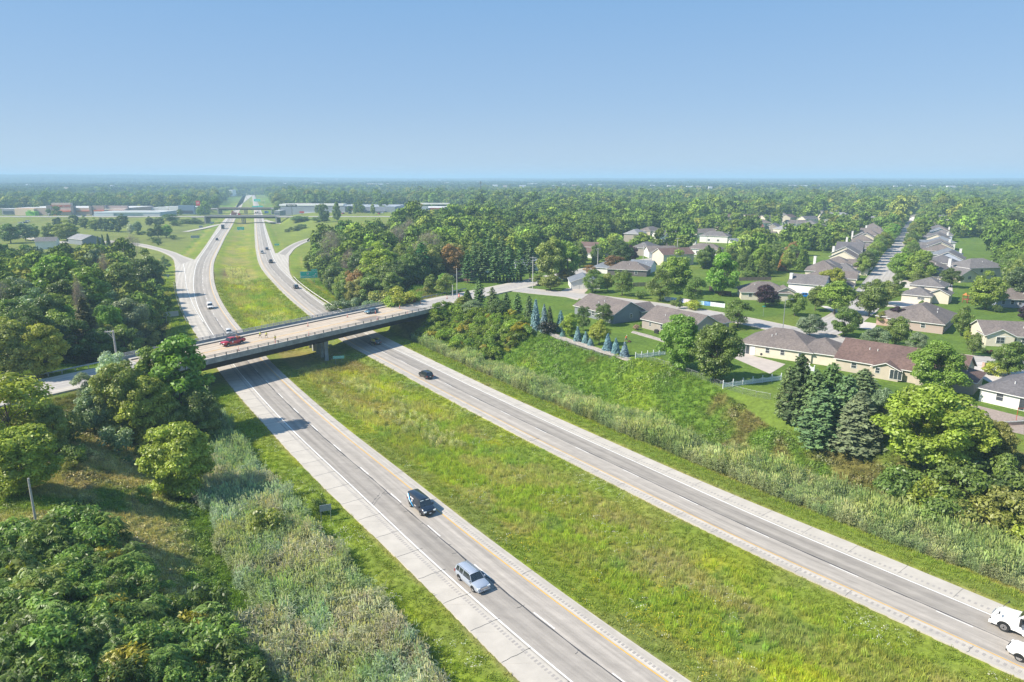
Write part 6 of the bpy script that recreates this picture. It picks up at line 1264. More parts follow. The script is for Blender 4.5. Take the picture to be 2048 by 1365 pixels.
# the wooded plain, to the horizon
def plain():
    n = 60000; th = (RNG.random(n)-.5)*1.55; r = np.exp(np.log(560)+(np.log(2600)-np.log(560))*RNG.random(n)**.75); X = r*np.sin(th); Y = r*np.cos(th)
    nf = fbm(X, Y, 150, 201); d = .75*sstep(.36, .46, nf)
    yy = np.clip(Y, 30, 2100); cx = (ML(yy)+MR(yy))/2; k = (np.abs(X-cx) > 48+.0*Y) | (Y > 2000)
    shops = (Y > 840) & (Y < 1060) & (X > -760) & (X < -40) & (np.abs(X-cx) > 0); k &= ~(shops & (RNG.random(n) < .97)); k &= ~((np.abs(Y-759) < 18) | (np.abs(Y-964) < 18)) | (X > 60)
    fieldl = (X < cx) & (Y < 860) & (X > cx-420); k &= ~fieldl; fr_ = ((X > cx) & (X < cx+150) & (Y < 850)) | ((X > cx) & (X < -50) & (Y > 560) & (Y < 860)); k &= ~fr_
    k &= ~(inpoly(WOODR, X, Y) | inpoly(WOODR2, X, Y) | inpoly(WOODL, X, Y)); k &= ~(inpoly(LAWN, X, Y) & (Y < 800) & (RNG.random(n) < .8)); k &= (RNG.random(n) < d) & street_clear(X, Y, 3)
    X, Y = X[k], Y[k]; k = clear_far(X, Y); X, Y = X[k], Y[k]; massed('trees_of_the_plain', X, Y, (9, 15), ['dark', 'dark', 'mid', 'mid', 'olive', (.04, .07, .03)], 1.15); print('plain', len(X))
    # copses: wide clumps of crowns as one piece, for the far distance
    copse = []
    for q in range(4):
        Vs = []; lvs = []
        for c in range(16):
            cx_, cy_ = RNG.normal()*26, RNG.normal()*26; R_ = 6+3*RNG.random(); d = rdir(46, .5); p = np.array([cx_, cy_, 7])+d*[R_, R_, 6]; nm = d+rdir(46)*.4; nm /= np.linalg.norm(nm, axis=1)[:, None]
            Vs.append(leafquads(p, nm, 3.6, 1.2)[0]); lvs.append(np.clip(.5+(RNG.random()-.5)*.5+(RNG.random(46)-.5)*.3, 0, 1))
        copse.append(mesh_leaves('copse%d' % q, Vs, lvs, CANOPY))
    n = 34000; th = (RNG.random(n)-.5)*1.5; r = np.exp(np.log(2000)+(np.log(13000)-np.log(2000))*RNG.random(n)**.7); X = r*np.sin(th); Y = r*np.cos(th); k = (RNG.random(n) < .85*sstep(.36, .45, fbm(X, Y, 420, 203))) & ((np.abs(X+.364*Y+15) > 60) | (Y > 2300)); X, Y = X[k], Y[k]
    t = np.where((fbm(X, Y, 500, 8) > .5)[:, None], (.036, .062, .02), (.05, .082, .026)); scat('woods_to_the_horizon', copse, X, Y, height(X, Y)-1.5, np.full(len(X), 1.)*(1+np.hypot(X, Y)/9000), t, var=.2); print('copse', len(X))
plain()
# ---------------------------------------------------------------- vehicles
def paint(name, c, metal=.0): return M('paint_'+name, c, .28, metal, var=.03, scale=1, spec=.6, coat=.6)
TYRE = M('tyre', (.02, .02, .022), .9, var=.2); RIM = M('alloy_rim', (.55, .55, .57), .35, .7, var=.1); CGLASS = M('car_glass', (.02, .028, .035), .06, var=.1, spec=.9); BLKP = M('black_plastic', (.02, .02, .022), .6, var=.1)
CHROME = M('chrome', (.6, .6, .62), .2, .9, var=.05); HLAMP = M('headlamp', (.75, .78, .8), .15, var=.05, spec=.8); TLAMP = M('tail_lamp', (.35, .01, .01), .3, var=.05); PLATE = M('licence_plate', (.75, .75, .76), .5, var=.05); SHADOWB = M('underbody', (.012, .012, .013), .95, var=.1)
SPEC = dict(
 suv=dict(L=4.9, W=1.92, hood=1.02, belt=1.08, roof=1.72, zb=.28, nose=0., prof=[(-2.45,.86),(-2.35,1.08),(-2.0,1.10),(1.1,1.06),(1.35,1.04),(2.15,.96),(2.38,.78),(2.45,.6)], cab=[(-2.35,1.1),(-2.05,1.66),(-1.6,1.72),(.2,1.72),(.55,1.66),(1.35,1.05)], wb=1.45, wr=.37),
 flex=dict(L=5.13, W=1.93, belt=1.14, roof=1.72, zb=.26, prof=[(-2.56,.8),(-2.5,1.12),(-2.2,1.14),(1.0,1.12),(1.25,1.08),(2.2,1.0),(2.48,.86),(2.56,.6)], cab=[(-2.5,1.14),(-2.3,1.68),(-2.0,1.74),(.35,1.74),(.62,1.70),(1.25,1.09)], wb=1.5, wr=.37),
 sedan=dict(L=4.6, W=1.8, belt=.95, roof=1.46, zb=.22, prof=[(-2.3,.7),(-2.2,.98),(-1.6,1.0),(.9,.95),(1.2,.92),(2.0,.82),(2.25,.66),(2.3,.5)], cab=[(-2.1,.98),(-1.3,1.42),(-.9,1.46),(.1,1.46),(.4,1.40),(1.3,.93)], wb=1.33, wr=.33),
 van=dict(L=5.55, W=2.05, belt=1.28, roof=2.1, zb=.34, prof=[(-2.78,1.2),(-2.74,1.28),(-2.4,1.28),(1.55,1.28),(1.72,1.24),(2.4,1.12),(2.68,.9),(2.78,.6)], cab=[(-2.74,1.28),(-2.68,2.04),(-2.5,2.1),(.75,2.1),(1.0,2.03),(1.74,1.25)], wb=1.65, wr=.36),
 pickup=dict(L=6.1, W=2.02, belt=1.16, roof=1.92, zb=.42, prof=[(-3.05,1.0),(-3.02,1.22),(-2.9,1.24),(-.75,1.24),(.95,1.2),(1.3,1.22),(2.6,1.16),(2.95,1.0),(3.05,.7)], cab=[(-.85,1.2),(-.72,1.84),(-.4,1.92),(.75,1.92),(1.0,1.84),(1.62,1.2)], wb=1.85, wr=.41))
def car(kind, x, y, z, ang, colr, label, group=None, detail=2, cat=None, roofc=None, name=None):
    sp = SPEC[kind]; L, W = sp['L'], sp['W']; t = thing(name or {'van': 'van', 'pickup': 'pickup_truck'}.get(kind, 'car'), label, cat or {'van': 'van', 'pickup': 'pickup'}.get(kind, 'car'), (x, y, z), ang, group)
    # body: rounded loft of cross-sections
    mb = MB(); xs = sorted(set([p[0] for p in sp['prof']]+[sp['wb'], -sp['wb'], 0, .8, -1.0])); zt = lambda q: float(np.interp(q, [p[0] for p in sp['prof']], [p[1] for p in sp['prof']])); rows = []
    for q in xs:
        e = (abs(q)/(L/2)); hw = W/2*(1-.16*max(0, (e-.82)/.18)**1.6); zz = zt(q); zb = sp['zb']+.12*max(0, (e-.8)/.2)
        rows.append([(q, -hw*.90, zb), (q, -hw, zb+.2), (q, -hw, zz-.30*(zz-zb)), (q, -hw*.955, zz-.05), (q, -hw*.86, zz), (q, 0, zz+.03), (q, hw*.86, zz), (q, hw*.955, zz-.05), (q, hw, zz-.30*(zz-zb)), (q, hw, zb+.2), (q, hw*.90, zb)])
    V = [p for r in rows for p in r]; k = len(rows[0]); Fc = [(i*k+j, i*k+j+1, (i+1)*k+j+1, (i+1)*k+j) for i in range(len(rows)-1) for j in range(k-1)]
    Fc += [((i+1)*k, (i+1)*k+k-1, i*k+k-1, i*k) for i in range(len(rows)-1)]; Fc += [tuple(range(k))[::-1], tuple((len(rows)-1)*k+j for j in range(k))]
    mb.add(V, [f[::-1] for f in Fc]); b = mb.build('body', colr, t, smooth=True); 
    md = b.modifiers.new('edge', 'EDGE_SPLIT'); md.split_angle = math.radians(38)
    # cabin: glass loft with a painted roof panel and pillars
    cb = sp['cab']; mb = MB(); bl = lambda q: zt(q)-.02; rows = []
    for i, (q, zz) in enumerate(cb):
        fr = (zz-sp['belt'])/(sp['roof']-sp['belt']); hw0 = W/2*.93; hw1 = W/2*(.93-.17*max(0, fr)); rows.append([(q, -hw0, min(bl(q), zz)), (q, -hw1, zz), (q, hw1, zz), (q, hw0, min(bl(q), zz))])
    V = [p for r in rows for p in r]; n_ = len(rows); Fc = [(i*4+j, (i+1)*4+j, (i+1)*4+j+1, i*4+j+1) for i in range(n_-1) for j in range(3)]; mb.add(V, Fc)
    mb.add([rows[0][0], rows[0][1], rows[0][2], rows[0][3]], [(3, 2, 1, 0)]); mb.build('window_glass', CGLASS, t)
    # roof
    mb = MB(); r0, r1 = cb[1], cb[-2]; pts = cb[1:-1]; V = []
    for q, zz in pts: fr = (zz-sp['belt'])/(sp['roof']-sp['belt']); h1 = W/2*(.93-.17*fr)+.015; V += [(q, -h1, zz-.05), (q, -h1*.96, zz+.025), (q, 0, zz+.05), (q, h1*.96, zz+.025), (q, h1, zz-.05)]
    m_ = len(pts); mb.add(V, [((i+1)*5+j, (i+1)*5+j+1, i*5+j+1, i*5+j)[::-1] for i in range(m_-1) for j in range(4)]); mb.build('roof', roofc or colr, t, smooth=True)
    # pillars
    def pil(a, b_, wd):
        for s_ in (-1, 1):
            h0 = W/2*.945; h1 = W/2*(.945-.17*(b_[1]-sp['belt'])/(sp['roof']-sp['belt'])); m2 = MB(); d = wd/2
            m2.add([(a[0]-d, s_*h0, a[1]), (a[0]+d, s_*h0, a[1]), (b_[0]+d, s_*h1, b_[1]), (b_[0]-d, s_*h1, b_[1]), (a[0]-d, s_*(h0-.05), a[1]), (a[0]+d, s_*(h0-.05), a[1]), (b_[0]+d, s_*(h1-.05), b_[1]), (b_[0]-d, s_*(h1-.05), b_[1])], [(0,1,2,3),(7,6,5,4),(0,4,5,1),(3,2,6,7),(1,5,6,2),(0,3,7,4)]); m2.build('pillar', colr, t)
    be = sp['belt']
    if detail > 0:
        pil((cb[-1][0]-.02, be-.05), (cb[-2][0]-.02, cb[-2][1]), .09); pil((cb[0][0]+.1, be), (cb[1][0]+.08, cb[1][1]), .22)
        mid = (cb[1][0]+cb[-2][0])/2+.15
        if kind != 'van': pil((mid, be), (mid-.03, sp['roof']-.03), .10)
        if kind in ('suv', 'flex'): pil((cb[1][0]+.75, be), (cb[1][0]+.75, sp['roof']-.03), .10)
        if kind == 'van':
            for s_ in (-1, 1):
                m2 = MB(); h0 = W/2*.95; h1 = W/2*.79; m2.add([(-2.72, s_*h0, 1.2), (.75, s_*h0, 1.2), (.75, s_*h1, 2.07), (-2.66, s_*h1, 2.03), (-2.72, s_*(h0-.05), 1.2), (.75, s_*(h0-.05), 1.2), (.75, s_*(h1-.05), 2.07), (-2.66, s_*(h1-.05), 2.03)], [(0,1,2,3),(7,6,5,4),(0,4,5,1),(3,2,6,7),(1,5,6,2),(0,3,7,4)]); m2.build('side_panel', colr, t)
    for sx in (1, -1):
        for s_ in (-1, 1):
            r = sp['wr']; m2 = MB(); m2.tube((0, -.12, 0), (0, .12, 0), r, n=18); wz = m2.build('wheel', TYRE, t); wz.location = (sx*sp['wb'], s_*(W/2-.13), r)
            if detail > 0:
                m2 = MB(); m2.tube((0, s_*.10, 0), (0, s_*.135, 0), r*.66, n=14)
                m2.build('rim', RIM, wz); m2 = MB()
                for q in range(5): a_ = q*1.2566; m2.box((math.cos(a_)*r*.4, s_*.137, math.sin(a_)*r*.4), (r*.2, .012, r*.16), 0)
                m2.build('rim_gap', BLKP, wz)
            m2 = MB(); n = 14; zc = r; R_ = r*1.22; hw = W/2+.006
            vs = [(sx*sp['wb']+math.cos(math.pi*q/n)*R_, s_*hw, zc+math.sin(math.pi*q/n)*R_) for q in range(n+1)]; vs2 = [(a_, b_-s_*.2, c_) for a_, b_, c_ in vs]
            m2.add(vs+vs2+[(sx*sp['wb'], s_*hw, zc)], [tuple(q for q in ((j, j+1, 2*n+2) if s_ < 0 else (j+1, j, 2*n+2))) for j in range(n)]); m2.build('wheel_arch', SHADOWB, t)
    if detail > 0:
        nx = L/2; hz_ = zt(nx-.25)-.14
        for s_ in (-1, 1):
            m2 = MB(); m2.box((nx-.13, s_*W*.365, hz_-.03), (.26, W*.19, .17)); m2.build('headlight', HLAMP, t)
            m2 = MB(); m2.box((-nx+.05, s_*W*.43, sp['belt']-.22), (.12, W*.11, .30)); m2.build('tail_light', TLAMP, t)
            m2 = MB(); m2.box((cb[-1][0]-.22, s_*(W/2+.10), sp['belt']+.04), (.14, .22, .17)); m2.build('wing_mirror', colr if kind == 'flex' else BLKP, t)
        m2 = MB(); m2.box((nx-.02, 0, hz_-.1), (.1, W*.5, .2)); m2.build('grille', CHROME if kind == 'flex' else BLKP, t)
        m2 = MB(); m2.box((nx-.04, 0, sp['zb']+.2), (.16, W*.86, .22)); m2.build('bumper', colr if kind in ('flex', 'suv') else BLKP, t)
        for sx in (-1, 1): m2 = MB(); m2.box((sx*(nx+.045), 0, sp['zb']+.24 if sx > 0 else sp['belt']-.3), (.02, .31, .16)); m2.build('licence_plate', PLATE, t)
        if kind == 'flex':
            for s_ in (-1, 1): m2 = MB(); m2.box((-.9, s_*.66, 1.80), (2.6, .05, .05)); m2.build('roof_rail', CHROME, t)
            m2 = MB()
            for q in (-.42, -.2, 0, .2, .42): m2.box((-.85, q, 1.785), (2.3, .035, .02))
            m2.build('roof_rib', colr, t)
        if kind == 'pickup':
            m2 = MB(); m2.box((-1.93, 0, 1.262), (2.05, W*.78, .03)); m2.build('truck_bed', BLKP, t)
    return t
def lane(f, d, u, v, toward):                             # a spot in a lane, with its heading
    yt = at(u, v)[1]; y = yt
    for _ in range(6): y += yt-off(f, y, d)[1]
    x, y = off(f, y, d); s_ = float(slope(f, y)); return x, y, (math.atan2(-1, -s_) if toward else math.atan2(1, s_))
BLACK = paint('black', (.012, .014, .02)); NAVY = paint('navy_black', (.010, .018, .035)); SILVER = paint('silver_blue', (.42, .47, .55), .35); RED = paint('red', (.42, .012, .03)); WHITE = paint('white', (.80, .80, .80)); TEAL = paint('teal_grey', (.14, .25, .30), .3); DGREY = paint('dark_grey', (.05, .055, .07)); BLUE = paint('bright_blue', (.01, .20, .62))
x, y, a = lane(ML, -3.6, 856, 1019, True); van = car('van', x, y, .0, a, NAVY, 'black van with blue and white stripe graphics on its side, nearest van')
# graphics on the camera side (the van's right side)
def swoosh(pts, yv, mat, nm):
    m2 = MB(); n = len(pts)//2; V = [(a_, yv-.012-(.0 if b_ < 1.28 else (-(b_-1.25)*.33)), b_) for a_, b_ in pts]; m2.add(V, [(j, j+1, n*2-2-j, n*2-1-j) for j in range(n-1)]); return m2.build(nm, mat, van)
sg = -1.03
swoosh([(-2.7,2.0),(-2.25,1.75),(-1.6,1.27),(-1.0,.85),(-.5,.55),(-.75,.5),(-1.35,.7),(-2.0,1.1),(-2.5,1.45),(-2.74,1.6)], sg, M('decal_blue', (.05, .36, .75), .5, var=.1), 'blue_stripe')
swoosh([(-2.68,1.86),(-2.3,1.58),(-1.75,1.1),(-1.3,.82),(-1.45,.76),(-1.95,1.0),(-2.45,1.4),(-2.7,1.66)], sg-.012, M('decal_white', (.75, .8, .88), .5, var=.1), 'white_stripe')
tm = M('decal_letters', (.78, .74, .76), .5, var=.03)
for b_, s_, xx, zz in (('MOBILE', .30, -1.15, 1.62), ('RX', .34, -.95, 1.28), ('SERVICE', .15, .1, .95)): text(b_, s_, tm, (xx, sg-.03+(.33*max(0, zz-1.25)), zz), (HALF-(.35 if zz > 1.25 else 0), 0, 0), van)
for s_ in (-.45, .45): mb = MB(); mb.box((1.12, s_, 1.93), (.05, .5, .1), 0, ry=-.75); mb.build('sun_visor', M('visor', (.6, .65, .65), .6), van)
x, y, a = lane(ML, -7.55, 938, 1167, True); car('flex', x, y, 0, a, SILVER, 'boxy silver car with roof rails in the lane beside the white line')
x, y, a = lane(ML, -5.2, 396, 617, True); car('van', x, y, 0, a, WHITE, 'white van coming down the left carriageway beyond the bridge', detail=1)
x, y, a = lane(ML, -4.6, 474, 668, True); car('sedan', x, y, 0, a, WHITE, 'white car just behind the bridge railing beside the red pickup', detail=1)
x, y, a = lane(MR, 3.6, 846, 755, False); car('suv', x, y, 0, a, BLACK, 'black car in sunlight on the right carriageway, first after the bridge')
x, y, a = lane(MR, 7.2, 764, 688, False); car('suv', x, y, 0, a, BLACK, 'black car in the shadow of the bridge')
for u, v, off_, kd, c, lb in ((587, 577, 7.0, 'suv', DGREY, 'dark car on the right carriageway just beyond the bridge'), (542, 526, 6.6, 'pickup', BLACK, 'black pickup near the mouth of the right ramp'), (528, 507, 3.6, 'pickup', WHITE, 'white vehicle on the far right carriageway'), (534, 500, 7.2, 'suv', DGREY, 'dark car just beyond the white vehicle'), (527, 435, 7, 'suv', DGREY, 'dark car passing under the far grey bridge'), (515, 426, 5, 'suv', BLACK, 'dark car beyond the far grey bridge, middle lane'), (511, 427, 2.5, 'suv', BLACK, 'dark car beyond the far grey bridge, left lane')):
    x, y, a = lane(MR, off_, u, v, False); car(kd, x, y, 0, a, c, lb, detail=1 if v > 480 else 0)
x, y, a = lane(ML, -5.0, 441, 481, True); car('suv', x, y, 0, a, BLACK, 'small dark car on the far left carriageway', detail=0)
def lorry(x, y, a, c, box, label, z=0, Lb=9):
    t = thing('truck', label, 'truck', (x, y, z), a); mb = MB(); mb.box((4.6, 0, 1.6), (2.4, 2.4, 2.5), 0, top=.93); mb.build('cab', c, t); mb = MB(); mb.box((-1.4, 0, 2.3), (Lb, 2.5, 2.9)); mb.build('cargo_box', box, t); mb = MB(); mb.box((5.82, 0, 2.1), (.06, 2.0, .8)); mb.build('windscreen', CGLASS, t)
    mb = MB(); mb.box((0, 0, .75), (11, 1.2, .3)); mb.build('chassis', SHADOWB, t)
    for xx in (4.4, -3.2, -4.5):
        for s_ in (-1, 1): mb = MB(); mb.tube((xx, s_*1.2, .5), (xx, s_*.9, .5), .5, n=12); mb.build('wheel', TYRE, t)
    return t
x, y, a = lane(ML, -6.8, 447, 458, True); lorry(x, y, a, DGREY, M('dark_box', (.08, .09, .12), .6), 'dark lorry coming down the far left carriageway')
x, y, a = lane(ML, -6.8, 467, 428, True); lorry(x, y, a, RED, M('red_box', (.35, .05, .04), .6), 'red lorry beyond the far grey bridge', Lb=6)
x, y = at(472, 430, 8); lorry(x, y-2, 0, RED, M('brown_box', (.2, .09, .07), .6), 'dark red lorry crossing the far grey bridge', z=6.9, Lb=5)
for k in range(22):
    u = random.choice([random.uniform(110, 250), random.uniform(650, 790), random.uniform(815, 910)]); x, y = at(u, random.uniform(432.5, 436), 1.0); car('suv', x, y, hz(x, y), random.random()*3, random.choice([WHITE, DGREY, BLACK, SILVER, RED]), 'car parked in front of the far shops, %s' % ('warehouse side' if u < 300 else 'mall side' if u < 800 else 'supermarket side'), 'cars parked at the far shops', detail=0)
# red works pickup on the bridge, teal car
def on_deck(u, v, toward_left=True): x, y = at(u, v, BZ); return x, y, math.atan2(-bd[1], -bd[0]) if toward_left else math.atan2(bd[1], bd[0])
x, y, a = on_deck(466, 689.5); rp = car('pickup', x, y, BZ+.01, a, RED, 'red works pickup with tools in its bed on the bridge')
mb = MB(); mb.tube((.62, 1.03, .95), (.62, 1.045, .95), .2, n=12); mb.build('door_emblem', M('emblem_white', (.75, .75, .75), .6), rp)
for (xx, yy, zz, dd, c) in ((-1.2, .3, 1.6, (.5, .6, .7), (.5, .13, .04)), (-2.0, -.3, 1.5, (.9, .5, .45), (.5, .47, .42)), (-2.4, .4, 1.45, (.4, .4, .4), (.05, .05, .05)), (-1.5, -.5, 1.75, (.3, .3, .9), (.55, .35, .25))):
    mb = MB(); mb.box((0, 0, 0), dd, random.random(), top=.7); o = mb.build('tool_crate', M('crate_%d' % int(c[0]*100), c, .7)); co2, si2 = math.cos(a), math.sin(a); o.location = (x+xx*co2-yy*si2, y+xx*si2+yy*co2, BZ+zz-.0); tag(o, {50: 'tool box', 5: 'black case'}.get(int(c[0]*100), 'sacks')+' in the bed of the red pickup', 'tool box')
tc_ = [o for o in bpy.data.objects if o.name.startswith('tool_crate')]
for o, l in zip(tc_, ('orange equipment standing just behind the cab of the red pickup', 'pale bags lying in the bed of the red pickup', 'black case at the tail of the red pickup', 'upright tan roll in the bed of the red pickup')): o['label'] = l
x, y, a = on_deck(743, 626.5); car('sedan', x, y, BZ+.01, a, TEAL, 'grey-blue hatchback driving over the bridge')
x, y = at(1609, 597, G); car('pickup', x, y, G+.1, math.radians(172), BLUE, 'bright blue pickup parked at the house with the high white gable', detail=1)
x, y = at(977, 547, G); car('sedan', x, y, G+.1, .3, WHITE, 'white car parked under the pines', detail=1)
for k, (u, v, c) in enumerate(((8,441,DGREY),(14,441,BLACK),(51,441,DGREY),(56,444,WHITE),(52,447,BLACK),(89,441,DGREY),(100,440,BLACK),(42,448,WHITE),(81,438,WHITE))):
    x, y = at(u, v, 3.3); car('suv', x, y, 3.25, .1, c, 'car on the road in front of the far shops', 'cars on the far left road', detail=0)
# white articulated tractor and white pickup at the right edge
def semi():
    fx, fy = at(2006, 1262.5); s_ = float(slope(MR, fy)); a = math.atan2(1, s_); d = np.array([math.cos(a), math.sin(a)]); n = np.array([-d[1], d[0]])
    c = np.array([fx, fy])-n*1.12-d*0; t = thing('semi_truck', 'white long-nosed articulated lorry entering at the right edge', 'truck', (c[0], c[1], 0), a)   # origin at the front axle
    mb = MB()
    def loft(rows, nm, mat, smooth=True):
        m2 = MB(); k = len(rows[0]); V = [p for r in rows for p in r]; Fc = [(i*k+j, (i+1)*k+j, (i+1)*k+(j+1) % k, i*k+(j+1) % k) for i in range(len(rows)-1) for j in range(k)]; m2.add(V, Fc+[tuple(range(k)), tuple((len(rows)-1)*k+j for j in range(k))[::-1]]); o = m2.build(nm, mat, t, smooth=smooth); o.modifiers.new('e', 'EDGE_SPLIT').split_angle = .75; return o
    def sec(x, w0, z0, z1, tp=.85): return [(x, -w0, z0), (x, -w0, z0+(z1-z0)*.6), (x, -w0*tp, z1-.05), (x, -w0*tp*.7, z1), (x, w0*tp*.7, z1), (x, w0*tp, z1-.05), (x, w0, z0+(z1-z0)*.6), (x, w0, z0)]
    loft([sec(1.35, .86, .5, 1.15), sec(1.25, 1.02, .42, 1.42), (sec(.9, 1.16, .42, 1.66)), sec(0, 1.2, .55, 1.86, .8), sec(-.95, 1.2, .6, 2.02, .8), sec(-1.0, 1.2, .6, 2.06, .82)], 'bonnet', WHITE)
    loft([sec(-.95, 1.16, .6, 2.05, .9), sec(-1.75, 1.2, .55, 3.0, .86), sec(-2.2, 1.22, .55, 3.35, .82), sec(-3.4, 1.24, .55, 3.75, .82), sec(-5.0, 1.25, .55, 3.95, .84), sec(-5.05, 1.25, .55, 3.95, .84)], 'cab', WHITE)
    m2 = MB(); m2.add([(-1.04, -1.0, 2.12), (-1.04, 1.0, 2.12), (-1.70, .92, 2.92), (-1.70, -.92, 2.92)], [(0, 1, 2, 3)]); 
    for p in range(4): m2.v[p] = (m2.v[p][0]+.05, m2.v[p][1], m2.v[p][2]+.03)
    m2.build('windscreen', CGLASS, t)
    for s_ in (-1, 1):
        m2 = MB(); m2.box((-2.05, s_*1.235, 2.18), (.95, .03, .62)); w_ = m2.build('side_window', CGLASS, t)
        m2 = MB(); m2.box((-2.05, s_*1.22, 2.18), (1.05, .03, .72)); m2.build('window_seal', BLKP, t)
        m2 = MB(); m2.box((-1.45, s_*1.55, 2.0), (.2, .25, .9)); m2.box((-1.5, s_*1.4, 2.2), (.08, .3, .06)); m2.build('wing_mirror', BLKP, t)
        m2 = MB(); m2.tube((.9, s_*1.15, 1.5), (.55, s_*1.5, 2.1), .03); m2.box((.5, s_*1.52, 2.15), (.1, .22, .26)); m2.build('hood_mirror', BLKP, t)
        m2 = MB(); m2.box((1.12, s_*.95, 1.2), (.32, .34, .22)); m2.build('headlight', HLAMP, t); m2 = MB(); m2.box((1.22, s_*.98, .85), (.3, .12, .1)); m2.build('air_intake', BLKP, t)
        m2 = MB(); m2.box((-2.9, s_*1.27, .75), (2.4, .05, .55)); m2.build('side_skirt', WHITE, t); m2 = MB(); m2.box((-2.3, s_*1.3, 1.42), (2.0, .01, .03)); m2.box((-1.65, s_*1.3, 1.75), (.3, .02, .07)); m2.build('door_seam', BLKP, t)
        for xx in (0, -5.6, -6.9):
            m2 = MB(); m2.tube((0, -.17, 0), (0, .17, 0), .52, n=20); wz = m2.build('wheel', TYRE, t); wz.location = (xx, s_*1.04, .52); m2 = MB(); m2.tube((0, s_*.15, 0), (0, s_*.19, 0), .31, n=16); m2.build('rim', CHROME, wz); m2 = MB()
            for q in range(8): m2.tube((math.cos(q*.785)*.2, s_*.19, math.sin(q*.785)*.2), (math.cos(q*.785)*.2, s_*.2, math.sin(q*.785)*.2), .045, n=6)
            m2.tube((0, s_*.19, 0), (0, s_*.25, 0), .09, n=8); m2.build('hub', BLKP, wz)
        m2 = MB(); V = [(math.cos(math.pi*q/12)*.66, s_*1.215, .52+math.sin(math.pi*q/12)*.66) for q in range(13)]; m2.add(V+[(0, s_*1.215, .5)], [(j, j+1, 13) if s_ < 0 else (j+1, j, 13) for j in range(12)]); m2.build('wheel_arch', SHADOWB, t)
    m2 = MB(); m2.box((1.34, 0, .98), (.05, 1.2, .7)); m2.build('grille', CHROME, t); m2 = MB(); m2.box((1.3, 0, .48), (.3, 2.1, .3)); m2.build('bumper', WHITE, t)
    for k in range(5): m2 = MB(); m2.box((-2.55-.25*abs(k-2)*.1, (k-2)*.36, 3.52), (.12, .12, .08)); m2.build('marker_light', BLKP, t)
    em = M('emblem_red', (.5, .05, .06), .5); m2 = MB(); m2.add([(-3.1, 1.272, 2.45), (-3.5, 1.272, 2.0), (-3.1, 1.272, 1.55), (-2.7, 1.272, 2.0)], [(3, 2, 1, 0)]); m2.build('emblem', em, t); m2 = MB(); m2.add([(-3.1, 1.28, 2.25), (-3.35, 1.28, 2.0), (-3.1, 1.28, 1.75), (-2.85, 1.28, 2.0)], [(3, 2, 1, 0)]); m2.build('emblem', WHITE, t)
    m2 = MB(); m2.box((-11, 0, 2.5), (11.4, 2.55, 2.8)); m2.build('trailer', WHITE, t)
semi()
fx, fy = at(2037, 1323); s_ = float(slope(MR, fy)); a = math.atan2(1, s_); d = np.array([math.cos(a), math.sin(a)]); n = np.array([-d[1], d[0]]); c = np.array([fx, fy])-n*.95-d*1.85
wp = car('pickup', c[0], c[1], 0, a, WHITE, 'white pickup cut by the right edge below the lorry')
